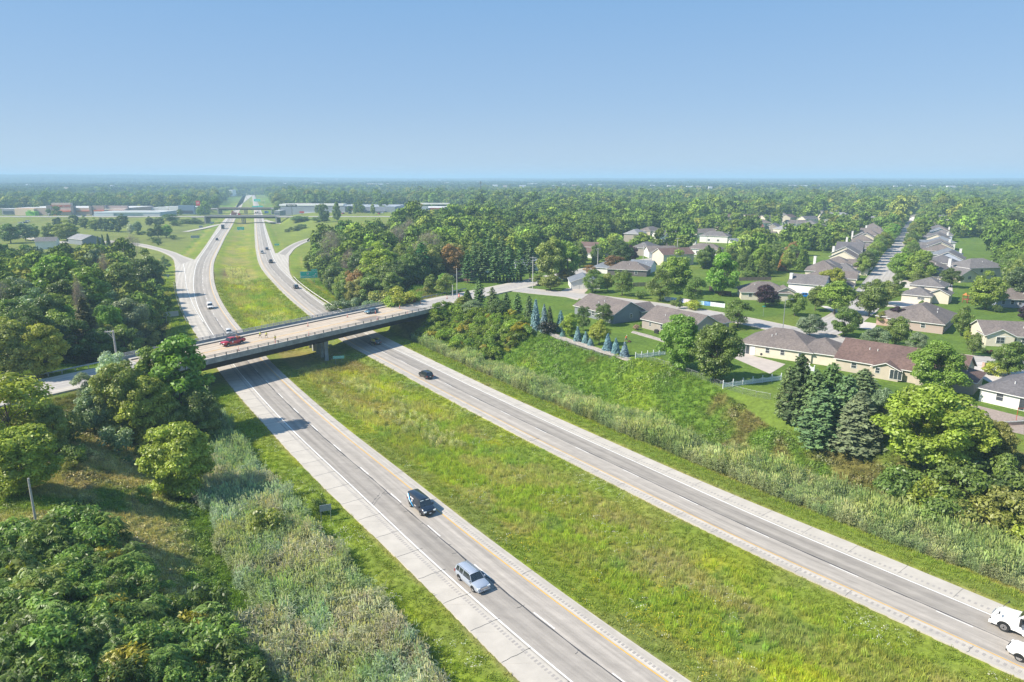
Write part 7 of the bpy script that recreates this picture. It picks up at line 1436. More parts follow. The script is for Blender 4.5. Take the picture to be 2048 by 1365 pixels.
# ---------------------------------------------------------------- people
def skinned(name, pts, edges, rad, mat, parent, sub=1):
    me = bpy.data.meshes.new(name); me.from_pydata(pts, edges, []); me.materials.append(mat); o = link(name, me, parent); md = o.modifiers.new('skin', 'SKIN'); md.use_smooth_shade = True
    for v, r in zip(me.skin_vertices[0].data, rad): v.radius = r if hasattr(r, '__len__') else (r, r)
    me.skin_vertices[0].data[0].use_root = True; sb = o.modifiers.new('sub', 'SUBSURF'); sb.levels = sub; sb.render_levels = sub; return o
SKINM = M('skin', (.45, .27, .19), .6, var=.05)
def person(x, y, z, ang, label, shirt, pants, pose=0, hat=None, bare_legs=True):
    t = thing('person', label, 'person', (x, y, z), ang); st = [.12, .35, .08][pose]; la = [.05, .28, .12][pose]
    pelvis = (0, 0, .95); chest = (.03+.1*(pose == 1), 0, 1.33); neck = (.05+.13*(pose == 1), 0, 1.50); head = (.07+.16*(pose == 1), 0, 1.66); top = (.07+.16*(pose == 1), 0, 1.76)
    P_ = [pelvis, (0, 0, 1.12), chest, neck, head, top]; E_ = [(0, 1), (1, 2), (2, 3), (3, 4), (4, 5)]; R_ = [(.15, .11), (.13, .10), (.17, .11), .06, (.085, .10), .06]
    def limb(pts, rs, root):
        b = root
        for p, r in zip(pts, rs): P_.append(p); R_.append(r); E_.append((b, len(P_)-1)); b = len(P_)-1
    for s_ in (-1, 1):
        f = st*s_; limb([(f*.25, s_*.10, .86), (f*.6+.05, s_*.11, .50), (f, s_*.12, .10), (f+.06, s_*.12, .05), (f+.19, s_*.13, .035)], [.09, .062, .043, .045, .03], 0)
        limb([(chest[0], s_*.20, 1.40), (chest[0]+la*.4, s_*.25, 1.14), (chest[0]+la+.1, s_*.20, .95-.02*pose), (chest[0]+la+.15, s_*.19, .88)], [.06, .045, .034, .035], 2)
    skinned('body', P_, E_, R_, SKINM, t, 2)
    sp_, se, sr = [(0, 0, .96), (0, 0, 1.14), chest, (neck[0], 0, 1.46)], [(0, 1), (1, 2), (2, 3)], [(.175, .135), (.165, .13), (.195, .14), (.09, .08)]
    for s_ in (-1, 1): sp_ += [(chest[0], s_*.20, 1.40), (chest[0]+la*.35, s_*.245, 1.2)]; se += [(2, len(sp_)-2), (len(sp_)-2, len(sp_)-1)]; sr += [.085, .075]
    skinned('shirt', sp_, se, sr, shirt, t, 2)
    pp, pe, pr = [(0, 0, .97)], [], [(.17, .13)]
    for s_ in (-1, 1):
        f = st*s_; q = [(f*.25, s_*.105, .84), (f*.55+.04, s_*.115, .54)] + ([] if bare_legs else [(f, s_*.12, .12)]); b = 0
        for p in q: pp.append(p); pe.append((b, len(pp)-1)); pr.append(.10 if p[2] > .7 else .08 if p[2] > .3 else .06); b = len(pp)-1
    skinned('trousers', pp, pe, pr, pants, t, 2)
    m2 = MB(); hx = head[0]
    m2.tube((hx-.01, 0, 1.68), (hx-.01, 0, 1.79), .105, .07, 10); 
    if hat: m2.tube((hx+.02, 0, 1.685), (hx+.02, 0, 1.70), .15, .15, 10)
    m2.build('hat' if hat else 'hair', hat or M('dark_hair', (.04, .025, .02), .8), t); m2 = MB(); m2.box((hx+.10, 0, 1.645), (.03, .025, .045)); m2.build('nose', SKINM, t)
    return t
HIV = M('high_visibility_yellow', (.62, .70, .02), .7, var=.06); SHORTS = M('dark_shorts', (.05, .045, .05), .8); ORG = M('orange_shirt', (.72, .12, .01), .7, var=.05); GRP = M('grey_trousers', (.18, .18, .2), .8)
for (u, v, ps, aa, l) in ((520, 677, 1, .4, 'worker in yellow shirt and dark shorts on the bridge, left one of three'), (532.5, 677, 1, 0, 'worker in yellow shirt striding on the bridge, middle one of three'), (551, 684.5, 0, 2.2, 'worker in yellow shirt on the bridge, right one nearest the railing')):
    x, y = at(u, v, BZ); person(x, y, BZ+.01, aa, l, HIV, SHORTS, ps)
x, y = at(1251.5, 684, G); person(x, y, G, -.5, 'man in orange shirt walking behind a mower on the back lawn', ORG, GRP, 1, hat=M('pale_hat', (.7, .65, .55), .8))
mw = thing('lawn_mower', 'dark red push mower in front of the man in orange', 'mower', (x+.85, y-.45, G), -.5); mb = MB(); mb.box((0, 0, .28), (.62, .5, .22), top=.8); mb.build('deck', M('mower_red', (.12, .02, .02), .5), mw); mb = MB(); mb.tube((0, 0, .38), (0, 0, .5), .13, n=8); mb.build('engine', BLKP, mw)
for sx in (-1, 1):
    for s_ in (-1, 1): mb = MB(); mb.tube((sx*.28, s_*.27, .13), (sx*.28, s_*.31, .13), .13, n=10); mb.build('wheel', TYRE, mw)
for s_ in (-1, 1): mb = MB(); mb.tube((-.25, s_*.2, .35), (-.9, s_*.2, .98), .02); mb.build('handle', BLKP, mw)
# person in the lorry cab window is hidden by glass; left out
# ---------------------------------------------------------------- signs, poles, rails, fences
SGREEN = M('sign_green', (.01, .52, .40), .45, var=.05, scale=.6); SBACK = M('sign_back_aluminium', (.34, .37, .41), .5, .3, var=.1, scale=1); SWHITE = M('sign_white', (.8, .82, .8), .5, var=.03)
def sign(label, u, v, w_, h_, zbot, face=True, posts=(-.3, .3), ang=None, mat=None, x=None, y=None, border=True, cat='sign', name='road_sign', front=None, zg=None):
    if x is None: x, y, z = place(u, v)
    else: z = hz(x, y)
    if zg is not None: z = zg
    a = math.atan2(-x, y)*1.0 if ang is None else ang; t = thing(name, label, cat, (x, y, z), a)
    mb = MB(); mb.box((0, 0, zbot+h_/2), (w_, .06, h_)); pn = mb.build('panel', mat or (SGREEN if face else SBACK), t)
    if face and border and mat is None:
        mb = MB(); b = .07*min(h_, 1.5)+.03
        for s_ in (-1, 1): mb.box((s_*(w_/2-b), -.036, zbot+h_/2), (b*.8, .012, h_-b)); mb.box((0, -.036, zbot+h_/2+s_*(h_/2-b)), (w_-b, .014, b*.8))
        mb.build('border', SWHITE, t)
    for p in posts: mb = MB(); mb.box((p*w_, .11, (zbot+h_*.9)/2-.4), (.14 if w_ > 3 else .09, .12, zbot+h_*.9+.8)); mb.build('post', STEEL if w_ > 1.5 else WOODP, t)
    return t
ex, ey, ez = place(629, 569)
t = sign('big green exit sign with white lettering beside the right wood', 0, 0, 7.9, 3.2, 2.6, posts=(-.3, .28), x=ex-2.3, y=ey)
text('Northview Rd', 1.15, SWHITE, (-.55, -.05, 3.45), (HALF, 0, 0), t); mb = MB(); mb.box((-.5, -.045, 4.75), (1.0, .02, .85)); mb.build('route_shield', SWHITE, t); text('M', .6, M('sign_black', (.02, .02, .02), .5), (-.5, -.07, 4.75), (HALF, 0, 0), t)
mb = MB(); mb.add([(2.2, -.05, 3.7), (2.35, -.05, 3.55), (3.1, -.05, 4.3), (3.3, -.05, 4.1), (3.4, -.05, 4.9), (2.6, -.05, 4.75), (2.85, -.05, 4.5)], [(0, 1, 2, 6), (2, 3, 4), (4, 5, 6, 2)]); mb.build('arrow', SWHITE, t)
mb = MB(); mb.box((2.5, 0, 6.25), (2.8, .06, .95)); mb.build('exit_tab', SGREEN, t); text('EXIT 148', .5, SWHITE, (2.5, -.05, 6.25), (HALF, 0, 0), t)
sx, sy, sz = place(678, 730); t = sign('narrow green sign on two wooden posts in the median beside the bridge shadow', 0, 0, 2.9, .75, 1.7, x=sx, y=sy, posts=(-.28, .27)); text('Northview Rd', .4, SWHITE, (0, -.05, 2.07), (HALF, 0, 0), t)
t = sign('green sign in the median, farther away', 482, 466, 6, 2.9, 2.5, posts=(-.28, .28)); text('Airport Rd', 1.0, SWHITE, (0, -.05, 4.2), (HALF, 0, 0), t); text('2 MILES', .8, SWHITE, (0, -.05, 3.1), (HALF, 0, 0), t)
t = sign('small green sign in the grass left of the right ramp', 554, 495, 3.2, 1.4, 1.2, posts=(0,)); text('EXIT', .8, SWHITE, (0, -.05, 1.9), (HALF, 0, 0), t)
sign('blank grey back of a road sign beside the left shoulder, nearest', 653, 1046, 1.6, .95, 1.85, face=False, posts=(-.42, .42), ang=math.radians(22))
sign('grey back of a wide road sign near the left guardrail', 344, 645, 4.6, 1.75, 2.0, face=False, posts=(-.35,))
sign('grey back of a wide sign in the field between ramp and freeway', 391, 480, 6.5, 2.0, 1.4, face=False, posts=(-.3, .3))
sign('small dark back of a sign near the start of the left guardrail', 337, 560, 1.1, 1.3, 1.3, face=False, posts=(0,))
sign('low pale sign beside the far left ramp, outer one', 402, 457, 3.5, 2.0, .6, face=False, posts=(-.3, .3)); sign('low pale sign beside the far left ramp, inner one', 424, 450, 4, 2.2, .8, face=False, posts=(-.3, .3))
def gantry(u0, u1, v, hz0, lab, panels):
    x0, y0 = at(u0, v); x1, y1 = at(u1, v); t = thing('sign_gantry', lab, 'sign', ((x0+x1)/2, y0, 0), 0); w_ = x1-x0
    for s_ in (-1, 1): mb = MB(); mb.tube((s_*w_/2, 0, 0), (s_*w_/2, 0, hz0+3), .25); mb.build('post', STEEL, t)
    for z in (hz0+.6, hz0+2.2): mb = MB(); mb.tube((-w_/2, .3, z), (w_/2, .3, z), .15); mb.build('truss_beam', STEEL, t)
    for c, pw, ph, tx in panels: mb = MB(); mb.box((c*w_, 0, hz0+ph/2), (pw, .1, ph)); p = mb.build('panel', SGREEN, t); text(tx, ph*.42, SWHITE, (c*w_, -.08, hz0+ph/2), (HALF, 0, 0), p)
gantry(505, 529, 426, 5.6, 'green overhead signs just beyond the far grey bridge', [(-.25, 8, 3.8, 'Green Bay'), (.2, 8, 4.2, 'Oneida St')]); gantry(500, 530, 410, 6, 'second set of green overhead signs, farthest away', [(0, 12, 4.5, 'Ballard Rd')])
sign('small blue services sign beside the far right carriageway', 533.5, 429, 5, 3, 1.5, mat=M('sign_blue', (.03, .16, .50), .5), posts=(0,))
def polesign(lab, u, vt, vb, pw, ph, c, tx=None, zg=3, tcol=None):
    x, y = at(u, vb, zg); zt_ = ztop(x, y, vt); t = thing('pole_sign', lab, 'sign', (x, y, zg), 0); mb = MB(); mb.tube((0, .2, 0), (0, .2, zt_-zg-.2), .35, .3, 8); mb.build('post', M('dark_post', (.08, .08, .09), .6), t)
    mb = MB(); mb.box((0, 0, zt_-zg-ph/2), (pw, .5, ph)); p = mb.build('panel', M('c_sign_%d_%d' % (c[0]*99, c[2]*99), c, .5), t)
    if tx: text(tx, ph*.55, tcol or SWHITE, (0, -.3, zt_-zg-ph/2), (HALF, 0, 0), p)
polesign('dark billboard with white letters above the mall', 584.5, 409, 432, 13, 3.0, (.02, .025, .03), 'BARN & PINE'); polesign('red square sign on a tall pole left of the freeway', 398, 402, 428, 5, 6, (.55, .05, .07), 'H')
polesign('red sign on a pole above the trees right of the mall', 836, 393, 412, 8, 4.5, (.62, .05, .03), 'KFC'); polesign('red shop sign low at the mall front', 604, 423, 430, 6, 2.2, (.5, .05, .07))
# poles
def upole(lab, u, vt, vb, zg=G, arm=2.2, braces=False, r=.16, name='utility_pole', cat='utility pole', mat=None, cap=False, ang=0.):
    x, y = at(u, vb, zg); zt_ = ztop(x, y, vt)-zg; t = thing(name, lab, cat, (x, y, zg), ang); m_ = mat or WOODP; mb = MB(); mb.tube((0, 0, -.5), (0, 0, zt_), r, r*.7, 8); mb.build('pole', m_, t)
    if arm:
        mb = MB(); mb.box((0, -.16, zt_-.35), (arm, .12, .14)); mb.build('crossarm', m_, t)
        for q in (-.45, -.15, .15, .45): mb = MB(); mb.tube((arm*q, -.16, zt_-.28), (arm*q, -.16, zt_-.05), .05, n=6); mb.build('insulator', M('insulator', (.45, .45, .47), .4), t)
    return t
pl = thing('utility_pole', 'grey utility pole with one-sided braced crossarm above the street at the left', 'utility pole', (*at(236, 735, G), G), 0); zt_ = ztop(pl.location.x, pl.location.y, 662)-G
for nm, p0, p1, r in (('pole', (0, 0, -.5), (0, 0, zt_+.1), .2), ('crossarm', (-1.75, -.15, zt_-.25), (.25, -.15, zt_-.1), .1), ('brace', (-1.35, -.1, zt_-.3), (-.05, -.1, zt_-1.7), .055), ('brace', (-1.0, .1, zt_-.3), (-.05, .1, zt_-1.4), .055)): mb = MB(); mb.tube(p0, p1, r, n=8); mb.build(nm, M('grey_wood', (.40, .38, .36), .85, var=.2, scale=5), pl)
for q in (-1.6, -1.1, -.5): mb = MB(); mb.tube((q, -.15, zt_-.1), (q, -.15, zt_+.2), .06, n=6); mb.build('insulator', M('insulator', (.45, .45, .47), .4), pl)
LP_ = M('pale_pole', (.55, .53, .50), .7, var=.12, scale=4)
upole('tall pale pole at the far end of the bridge', 914.5, 537, 602, 6.9, arm=0, mat=LP_, r=.13, name='pole', cat='pole'); upole('shorter pale post left of the tall pole at the bridge end', 905.5, 570, 598, 6.9, arm=0, mat=LP_, r=.14, name='pole', cat='pole')
upole('utility pole with crossarm at the intersection beyond the pines', 1065.5, 514, 577, G, mat=LP_, arm=2.6); upole('utility pole behind the yard trees, right of the brown-roofed house', 1195, 497, 541, G, mat=LP_); upole('utility pole rising over the orange-brown tree group', 1286, 487, 526, G, mat=LP_); upole('utility pole beside the dark-sided house', 1353.5, 476, 512, G, mat=LP_)
for u, vt, vb, l in ((1413,471,490,'small utility pole left of the white two-storey house'),(1455,464,484,'small utility pole above the white two-storey house'),(1505,455,478,'pole left of the red-roofed house'),(1538,449,472,'pole beside the red-roofed house'),(1563,444,466,'brownish pole in the far housing area'),(1593,436,455,'pole in the far gardens'),(1654,424,444,'pole among the distant roofs'),(1670,421,446,'tallest pole among the distant roofs')): upole(l, u, vt, vb, G, mat=LP_, arm=1.8, r=.2)
px_, py_, pz_ = place(75, 1062); t = thing('pole', 'bare weathered wooden pole in the rough grass at the lower left', 'pole', (px_, py_, pz_)); mb = MB(); mb.tube((0, 0, -.4), (0, 0, ztop(px_, py_, 957)-pz_), .15, .11, 9); mb.build('shaft', M('grey_wood', (.40, .38, .36)), t)
lx, ly = at(1565.5, 660, G); zt_ = ztop(lx, ly, 600)-G; t = thing('street_lamp', 'pale street lamp with arm to the right at the street corner', 'street lamp', (lx, ly, G)); mb = MB(); mb.tube((0, 0, 0), (0, 0, zt_), .13, .08, 8); mb.build('pole', STEEL, t); mb = MB(); mb.tube((0, 0, zt_-.05), (1.6, 0, zt_+.25), .05, n=6); mb.build('arm', STEEL, t); mb = MB(); mb.box((1.85, 0, zt_+.25), (.7, .3, .14), top=.7); mb.build('lamp_head', SBACK, t)
for u, vt, vb, zg, l in ((421,398,414,2,'tall mast with lights left of the far freeway'),(494,387,402,1,'tall slim mast beyond the far bridges'),(549,394,413,2,'lattice mast with lights right of the far freeway'),(606,401,412,2,'flagpole-like mast above the mall'),(676,396,406,3,'lamp mast behind the mall'),(99,428,442,2,'lamp mast in front of the warehouse store'),(1078,382,396,4,'slim mast on the wooded plain, centre'),(1766,375,390,4,'pale mast on the plain at the right'),(1827,376,388,4,'second pale mast on the plain at the right'),(1944,376,388,4,'third pale mast on the plain at the right'),(1547,388,396,4,'short mast on the plain'),(1160,385,395,4,'pale mast on the plain left of centre'),(2036,378,388,4,'pale mast at the right edge')):
    x, y = at(u, vb, zg); zt_ = ztop(x, y, vt)-zg; t = thing('light_mast', l, 'mast', (x, y, zg)); mb = MB(); mb.tube((0, 0, 0), (0, 0, zt_), .45, .3, 6); mb.build('mast', LP_, t); mb = MB(); mb.box((0, 0, zt_), (4, .5, .5)); mb.build('light_bar', LP_, t)
x, y = at(961.5, 408, 3); zt_ = ztop(x, y, 363)-3; t = thing('cell_tower', 'tall dark radio tower with antennas at its top, centre of the horizon', 'tower', (x, y, 3)); mb = MB(); mb.tube((0, 0, 0), (0, 0, zt_), 1.1, .6, 8); mb.build('mast', M('tower_grey', (.12, .14, .15), .6), t)
for k in range(6): mb = MB(); mb.box((math.cos(k*1.05)*2, math.sin(k*1.05)*2, zt_-2.2), (.7, .7, 3.0)); mb.build('antenna', M('antenna', (.35, .38, .4), .6), t)
mb = MB(); mb.tube((0, 0, zt_-2.6), (0, 0, zt_-2.2), 2.2, n=8); mb.build('platform', M('tower_grey', (.12, .14, .15)), t)
def wire(name, p0, p1, sag, lab):
    mb = MB(); n = 14; prev = None
    for k in range(n+1):
        t_ = k/n; p = Vector(p0).lerp(Vector(p1), t_); p.z -= sag*4*t_*(1-t_)
        if prev is not None: mb.tube(prev, p, .018, n=3, cap=False)
        prev = p
    tag(mb.build(name, BLKP), lab, 'wire')
hx_, hy_ = pl.location.x, pl.location.y; hp_ = ztop(hx_, hy_, 662)
for q, l in ((-1.6, 'overhead wire running left from the braced pole, outer'), (-.5, 'overhead wire running left from the braced pole, inner')): wire('overhead_wire', (hx_+q, hy_-.15, hp_+.1), (hx_-62+q, hy_-38, hp_-.5), 1.2, l)
# guardrails
def guard(lab, pts, zf=None, step=2.6, wood=False, h=.75, mat=None, zoff=0):
    P_ = resample(pts, max(3, int(sum(math.dist(a_, b_) for a_, b_ in zip(pts[:-1], pts[1:]))/step)+1)); t = thing('guardrail', lab, 'guardrail'); zz = [(hz(*p) if zf is None else zf)+zoff for p in P_]; mb = MB()
    for k in range(len(P_)-1):
        p, q = P_[k], P_[k+1]; d = (q-p)/np.linalg.norm(q-p); n = np.array([-d[1], d[0]])
        for z0, z1, o0, o1 in ((h-.32, h-.24, .03, .08), (h-.24, h-.16, .08, .02), (h-.16, h-.08, .02, .08), (h-.08, h, .08, .03)):
            mb.add([(*(p+n*o0), zz[k]+z0), (*(q+n*o0), zz[k+1]+z0), (*(q+n*o1), zz[k+1]+z1), (*(p+n*o1), zz[k]+z1)], [(0, 1, 2, 3)])
    mb.build('rail', mat or STEEL, t); pm = None
    for k, p in enumerate(P_):
        if pm is None: mb = MB(); mb.box((0, 0, h/2-.2), (.16, .2, h+.4)); pm = mb.build('post', M('rail_post_wood', (.16, .10, .07), .9, var=.3) if wood else STEEL, t); pm.location = (p[0], p[1], zz[0])
        else: copy_tree(pm, loc=(p[0], p[1], zz[k]))
RAILW = M('rail_bright', (.72, .70, .68), .55, .2, var=.06)
guard('pale guardrail on brown posts along the outside of the right carriageway beyond the bridge', [(float(OR(y))+.7, y) for y in np.arange(238, 335, 6)], 0, wood=True, mat=RAILW)
guard('dark steel guardrail along the outside of the left carriageway beyond the bridge', [(float(OL(y))-.6, y) for y in np.arange(226, 322, 6)], 0)
guard('bluish guardrail along the far side of the street at the left edge', [bxy(S0-s_, 17.4+.1) for s_ in (3, 30, 60, 90, 130)], BZ-.1)
guard('guardrail running on from the far bridge railing to the right', [bxy(BLEN+2+s_, 17.0-.0*s_) for s_ in (0, 12, 24, 36)], BZ-.15)
x0, y0 = bxy(S0-2, 17.9)
# delineator posts and drums on the bridge
def delin(u, v, drum=False, z=BZ+.26*0):
    x, y = at(u, v, BZ); t = thing('traffic_drum' if drum else 'traffic_post', '', 'traffic drum' if drum else 'traffic post', (x, y, BZ+.012)); mb = MB(); o1 = M('traffic_orange', (.80, .10, .02), .6, var=.05)
    if drum: mb.tube((0, 0, 0), (0, 0, .95), .28, .22, 12)
    else: mb.tube((0, 0, .06), (0, 0, 1.05), .09, .07, 8)
    mb.build('body', o1, t); mb = MB()
    for z0 in ((.35, .65) if drum else (.55, .8)): mb.tube((0, 0, z0), (0, 0, z0+.12), (.27 if drum else .095), n=10)
    mb.build('reflective_band', SWHITE, t); mb = MB(); mb.box((0, 0, .03), (.5, .5, .06)); mb.build('base', BLKP, t); return t
dl_ = [((616,653),'orange post in the middle row on the bridge, left of the grey-blue hatchback by two'),((695,635),'orange post in the middle row on the bridge, just left of the grey-blue hatchback'),((751,628),'orange post standing right in front of the grey-blue hatchback'),((799.5,617),'orange post in the middle row, first right of the hatchback'),((841,608),'orange post in the middle row beside the deck joint'),((477,702),'orange post at the near railing below the red pickup'),((551,689),'orange post at the near railing behind the right worker'),((618,672),'orange post at the near railing, left of the pier'),((754.5,641),'orange post at the near railing, right of the pier'),((814.6,628.5),'orange post at the near railing near the abutment'),((894,598),'orange post beyond the bridge end')]
for (u, v), l in dl_: delin(u, v)['label'] = l
for (u, v), l in (((918, 594), 'orange drum beside the tall pale pole'), ((935, 591.5), 'orange drum right of the tall pale pole')): delin(u, v, True)['label'] = l
# white vinyl picket fences
def picket(lab, p0, p1, n, zf=G, h=1.15):
    p0, p1 = np.array(p0), np.array(p1); d = (p1-p0)/np.linalg.norm(p1-p0); L = np.linalg.norm(p1-p0)/n; a = math.atan2(d[1], d[0]); t = thing('picket_fence', lab, 'fence', (p0[0], p0[1], zf), a); V_ = M('vinyl_white', (.78, .80, .84), .5, var=.04)
    for k in range(n+1): mb = MB(); mb.box((k*L, 0, (h+.3)/2-.1), (.13, .13, h+.5)); mb.add([(k*L-.09, -.09, h+.35), (k*L+.09, -.09, h+.35), (k*L+.09, .09, h+.35), (k*L-.09, .09, h+.35), (k*L, 0, h+.47)], [(0, 1, 4), (1, 2, 4), (2, 3, 4), (3, 0, 4), (3, 2, 1, 0)]); mb.build('post', V_, t)
    m0 = MB(); q = .12
    while q < L-.1: hh = h-.22*math.sin(math.pi*q/L); m0.box((q, 0, hh/2+.05), (.075, .02, hh)); q += .125
    for z in (.25, .72): m0.box((L/2, .03, z), (L-.1, .03, .09))
    f = m0.build('panel', V_, t)
    for k in range(1, n): copy_tree(f, loc=(k*L, 0, 0))
picket('short white picket fence left of the bright green maple pair', at(1271, 718, G), at(1330, 710, G), 5); picket('white picket fence below the cream house with the patio', at(1446, 776, G), at(1562, 761, G), 6)
picket('white gate fence between two houses above the dark conifers', at(1608, 737, G), at(1628, 745, G), 2)
def chain(lab, pts, h=1.25):
    P_ = resample(pts, max(3, int(sum(math.dist(a_, b_) for a_, b_ in zip(pts[:-1], pts[1:]))/2.8)+1)); t = thing('chain_link_fence', lab, 'fence'); mb = MB(); pm = None
    for k, p in enumerate(P_):
        z = hz(*p)
        if pm is None: m2 = MB(); m2.tube((0, 0, -.3), (0, 0, h+.05), .035, n=6); pm = m2.build('post', STEEL, t); pm.location = (*p, z)
        else: copy_tree(pm, loc=(*p, z))
        if k:
            z0 = hz(*P_[k-1]); a_, b_ = Vector((*P_[k-1], z0)), Vector((*p, z)); up = Vector((0, 0, 1)); L = (b_-a_).length; mb.tube(a_+up*h, b_+up*h, .02, n=4, cap=False); m = int(L/.22)
            for j in range(m+1):
                s0 = a_.lerp(b_, j/m); e1 = a_.lerp(b_, min(1, (j+5)/m)); e0 = a_.lerp(b_, max(0, (j-5)/m)); mb.tube(s0, e1+up*h, .006, n=3, cap=False); mb.tube(s0, e0+up*h, .006, n=3, cap=False)
    mb.build('wire_mesh', STEEL, t)
chain('chain-link fence along the top of the bank below the big maple pair', [P(u, v)[:2] for u, v in ((1272,717),(1310,726),(1350,740),(1400,757),(1450,780),(1500,795),(1540,800))])
chain('low wire fence around the pale stone bed with blue spruces', [P(u, v)[:2] for u, v in ((1098,672),(1140,692),(1190,709),(1240,722),(1262,725))], 1.0)
chain('wire fence section under the lower right conifers', [P(u, v)[:2] for u, v in ((1755,868),(1790,875),(1830,890))])
def plank(lab, p0, p1, zf=G, h=1.6, mat=None, cols=None, name='wooden_fence', n=None):
    p0, p1 = np.array(p0), np.array(p1); d = p1-p0; L = np.linalg.norm(d); a = math.atan2(d[1], d[0]); t = thing(name, lab, 'fence', (p0[0], p0[1], zf), a); n = n or max(2, int(L/2.4)); w_ = L/n
    for k in range(n):
        mb = MB(); mb.box(((k+.5)*w_, 0, h/2), (w_-.16, .05, h)); mb.build('panel', (cols[k % len(cols)] if cols else mat), t)
    for k in range(n+1): mb = MB(); mb.box((k*w_, 0, h/2), (.14, .14, h+.1)); mb.build('post', mat or SWHITE, t)
pc = [M('panel_'+n_, c, .6, var=.35, scale=1.3, alt=c2) for n_, c, c2 in (('white', (.6, .68, .8), (.7, .75, .85)), ('skyblue', (.12, .30, .62), (.35, .55, .75)), ('blue', (.08, .20, .60), (.3, .3, .6)), ('lilac', (.55, .50, .70), (.7, .6, .6)), ('yellow', (.7, .6, .08), (.6, .7, .3)), ('green', (.30, .45, .35), (.3, .5, .6)), ('skyblue2', (.10, .25, .60), (.15, .35, .65)), ('pale', (.65, .72, .8), (.7, .8, .85)))]
plank('low white-framed fence painted with blue, yellow and lilac panels along the street', at(1329, 601, G), at(1449, 616, G), h=1.35, cols=pc, name='painted_fence', n=9)
plank('brown board fence behind the painted fence', at(1418, 581, G), at(1440, 589, G), h=1.6, mat=DARKW); plank('brown board fence under the bright green maple', at(1436, 590, G), at(1462, 592, G), h=1.6, mat=DARKW); plank('grey-brown board fence across the long back lawn', at(1478, 562, G), at(1542, 561, G), h=1.4, mat=M('grey_boards', (.20, .15, .12), .9, var=.25))
plank('tan board fence beside the dark house and round tree', at(1266, 574, G), at(1292, 573, G), h=1.6, mat=M('tan_boards', (.40, .31, .20), .9, var=.2))
# small yard things
x, y = at(1968, 737, G); t = thing('brick_mailbox', 'brick pillar mailbox beside the driveway at the right', 'mailbox', (x, y, G), .2); mb = MB(); mb.box((0, 0, .7), (.62, .62, 1.4)); mb.build('pillar', wmat('pinkbrick'), t); mb = MB(); mb.box((0, 0, 1.45), (.75, .75, .12), top=.8); mb.build('cap', CONC, t); mb = MB(); mb.box((0, -.33, 1.05), (.25, .05, .25)); mb.build('mail_door', BLKP, t)
for (u, v), l in (((1522, 716), 'black kettle barbecue on the patio of the cream house'),): 
    x, y = at(u, v, G); t = thing('barbecue', l, 'barbecue', (x, y, G)); mb = MB(); mb.tube((0, 0, .65), (0, 0, .9), .18, .33, 12); mb.tube((0, 0, .9), (0, 0, 1.15), .33, .12, 12); mb.build('kettle', BLKP, t)
    for q in range(3): mb = MB(); mb.tube((math.cos(q*2.1)*.3, math.sin(q*2.1)*.3, 0), (math.cos(q*2.1)*.1, math.sin(q*2.1)*.1, .7), .02, n=4); mb.build('leg', STEEL, t)
x, y = at(1313, 667, G); t = thing('covered_grill', 'black covered grill at the wall of the beige house', 'grill', (x, y, G), -.9); mb = MB(); mb.box((0, 0, .5), (1.3, .7, 1.0), top=.9); mb.build('cover', BLKP, t); mb = MB(); mb.box((0, 0, 1.06), (.9, .5, .14), top=.7); mb.build('lid', BLKP, t)
x, y = at(1531, 552, G); t = thing('goal_frame', 'small pale goal frame on the long back lawn', 'goal', (x, y, G))
for p0, p1 in (((-1.4, 0, 0), (-1.4, 0, 1.2)), ((1.4, 0, 0), (1.4, 0, 1.2)), ((-1.4, 0, 1.2), (1.4, 0, 1.2))): mb = MB(); mb.tube(p0, p1, .06, n=5); mb.build('bar', M('mint', (.5, .7, .6), .5), t)
x, y = at(1934, 606, G); t = thing('playset', 'orange and brown garden playset beside the two-storey house', 'playset', (x, y, G), .4)
for sx in (-1, 1):
    for s_ in (-1, 1): mb = MB(); mb.box((sx*1.1, s_*.9, 1.3), (.14, .14, 2.6)); mb.build('post', M('cedar', (.30, .08, .04), .8, var=.2), t)
mb = MB(); mb.box((0, 0, 1.2), (2.4, 2, .15)); mb.build('platform', M('cedar', (.3, .08, .04)), t); mb = MB(); mb.add([(-1.3, -1.1, 2.6), (1.3, -1.1, 2.6), (1.3, 1.1, 2.6), (-1.3, 1.1, 2.6), (-1.3, 0, 3.5), (1.3, 0, 3.5)], [(0, 1, 5, 4), (2, 3, 4, 5), (0, 4, 3), (1, 2, 5)]); mb.build('canopy', M('canopy_orange', (.6, .22, .06), .8), t)
x, y = at(1526, 633, G); t = thing('street_sign', 'small green street name sign on the corner lawn', 'sign', (x, y, G)); mb = MB(); mb.tube((0, 0, 0), (0, 0, 3.2), .04, n=6); mb.build('post', STEEL, t); mb = MB(); mb.box((0, 0, 3.1), (.9, .03, .25)); mb.build('name_plate', SGREEN, t)
x, y = at(1067, 571, G); t = thing('street_sign', 'small green street name sign beside the intersection pole', 'sign', (x+.6, y, G)); mb = MB(); mb.tube((0, 0, 0), (0, 0, 2.4), .04, n=6); mb.build('post', STEEL, t); mb = MB(); mb.box((0, 0, 2.4), (1.1, .03, .3)); mb.build('name_plate', SGREEN, t)
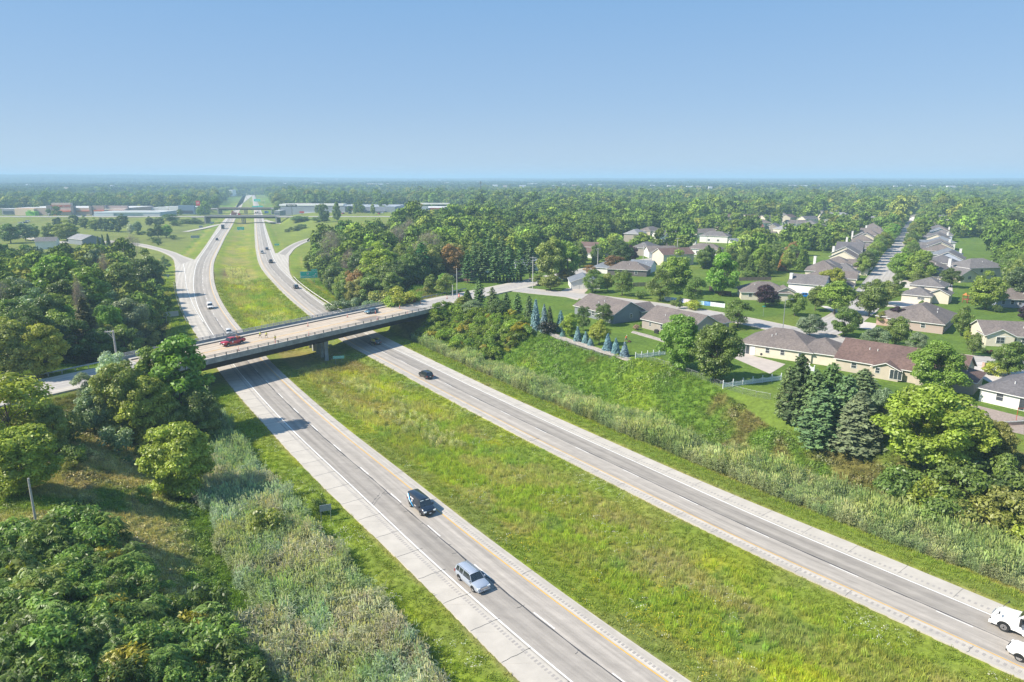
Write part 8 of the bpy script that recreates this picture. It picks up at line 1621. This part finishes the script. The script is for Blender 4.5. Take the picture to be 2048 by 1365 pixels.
x, y = at(1463, 577, G); t = thing('patio_umbrella', 'blue garden canopy behind the beige corner house', 'canopy', (x, y, G)); mb = MB(); mb.tube((0, 0, 0), (0, 0, 2.4), .05, n=6); mb.build('pole', STEEL, t); mb = MB(); mb.tube((0, 0, 2.0), (0, 0, 2.7), 2.2, .05, 8); mb.build('canopy', M('canopy_blue', (.04, .25, .6), .7), t)
# low curved brick wall and red umbrella pole at the lower right patio
t = thing('garden_wall', 'low curved brick wall at the edge of the patio in the lower right', 'wall'); pw = resample([at(u, v, G) for u, v in ((1930,838),(1962,848),(2010,852),(2060,848))], 18); mb = MB()
for p, q in zip(pw[:-1], pw[1:]): c = (p+q)/2; d = q-p; mb.box((c[0], c[1], G+.3), (np.linalg.norm(d)+.05, .35, .6), math.atan2(d[1], d[0])); 
mb.build('wall', wmat('pinkbrick'), t); mb = MB()
for p, q in zip(pw[:-1], pw[1:]): c = (p+q)/2; d = q-p; mb.box((c[0], c[1], G+.64), (np.linalg.norm(d)+.06, .45, .08), math.atan2(d[1], d[0]))
mb.build('coping', CONC, t)
x, y = at(2032, 842, G); t = thing('umbrella_pole', 'thin red pole standing on the brick patio at the right edge', 'pole', (x, y, G)); mb = MB(); mb.tube((0, 0, 0), (0, 0, 2.4), .04, n=6); mb.build('shaft', M('red_pole', (.5, .06, .03), .6), t); mb = MB(); mb.tube((-1, 0, 2.3), (1.2, 0, 2.3), .03, n=5); mb.build('crossbar', M('red_pole', (.5, .06, .03), .6), t)
HAZE = .00025
# ---------------------------------------------------------------- haze
mb = MB(); mb.box((0, 3500, 40), (32000, 27000, 112)); hm = bpy.data.materials.new('haze'); hm.use_nodes = True; nt = hm.node_tree; nt.nodes.clear()
pv = N(nt, 'ShaderNodeVolumePrincipled'); pv.inputs['Color'].default_value = (.52, .77, 1, 1); pv.inputs['Density'].default_value = HAZE; pv.inputs['Anisotropy'].default_value = .0
o_ = N(nt, 'ShaderNodeOutputMaterial'); nt.links.new(pv.outputs[0], o_.inputs['Volume']); hm.cycles.homogeneous_volume = True
ho = mb.build('haze', hm); tag(ho, kind='stuff')
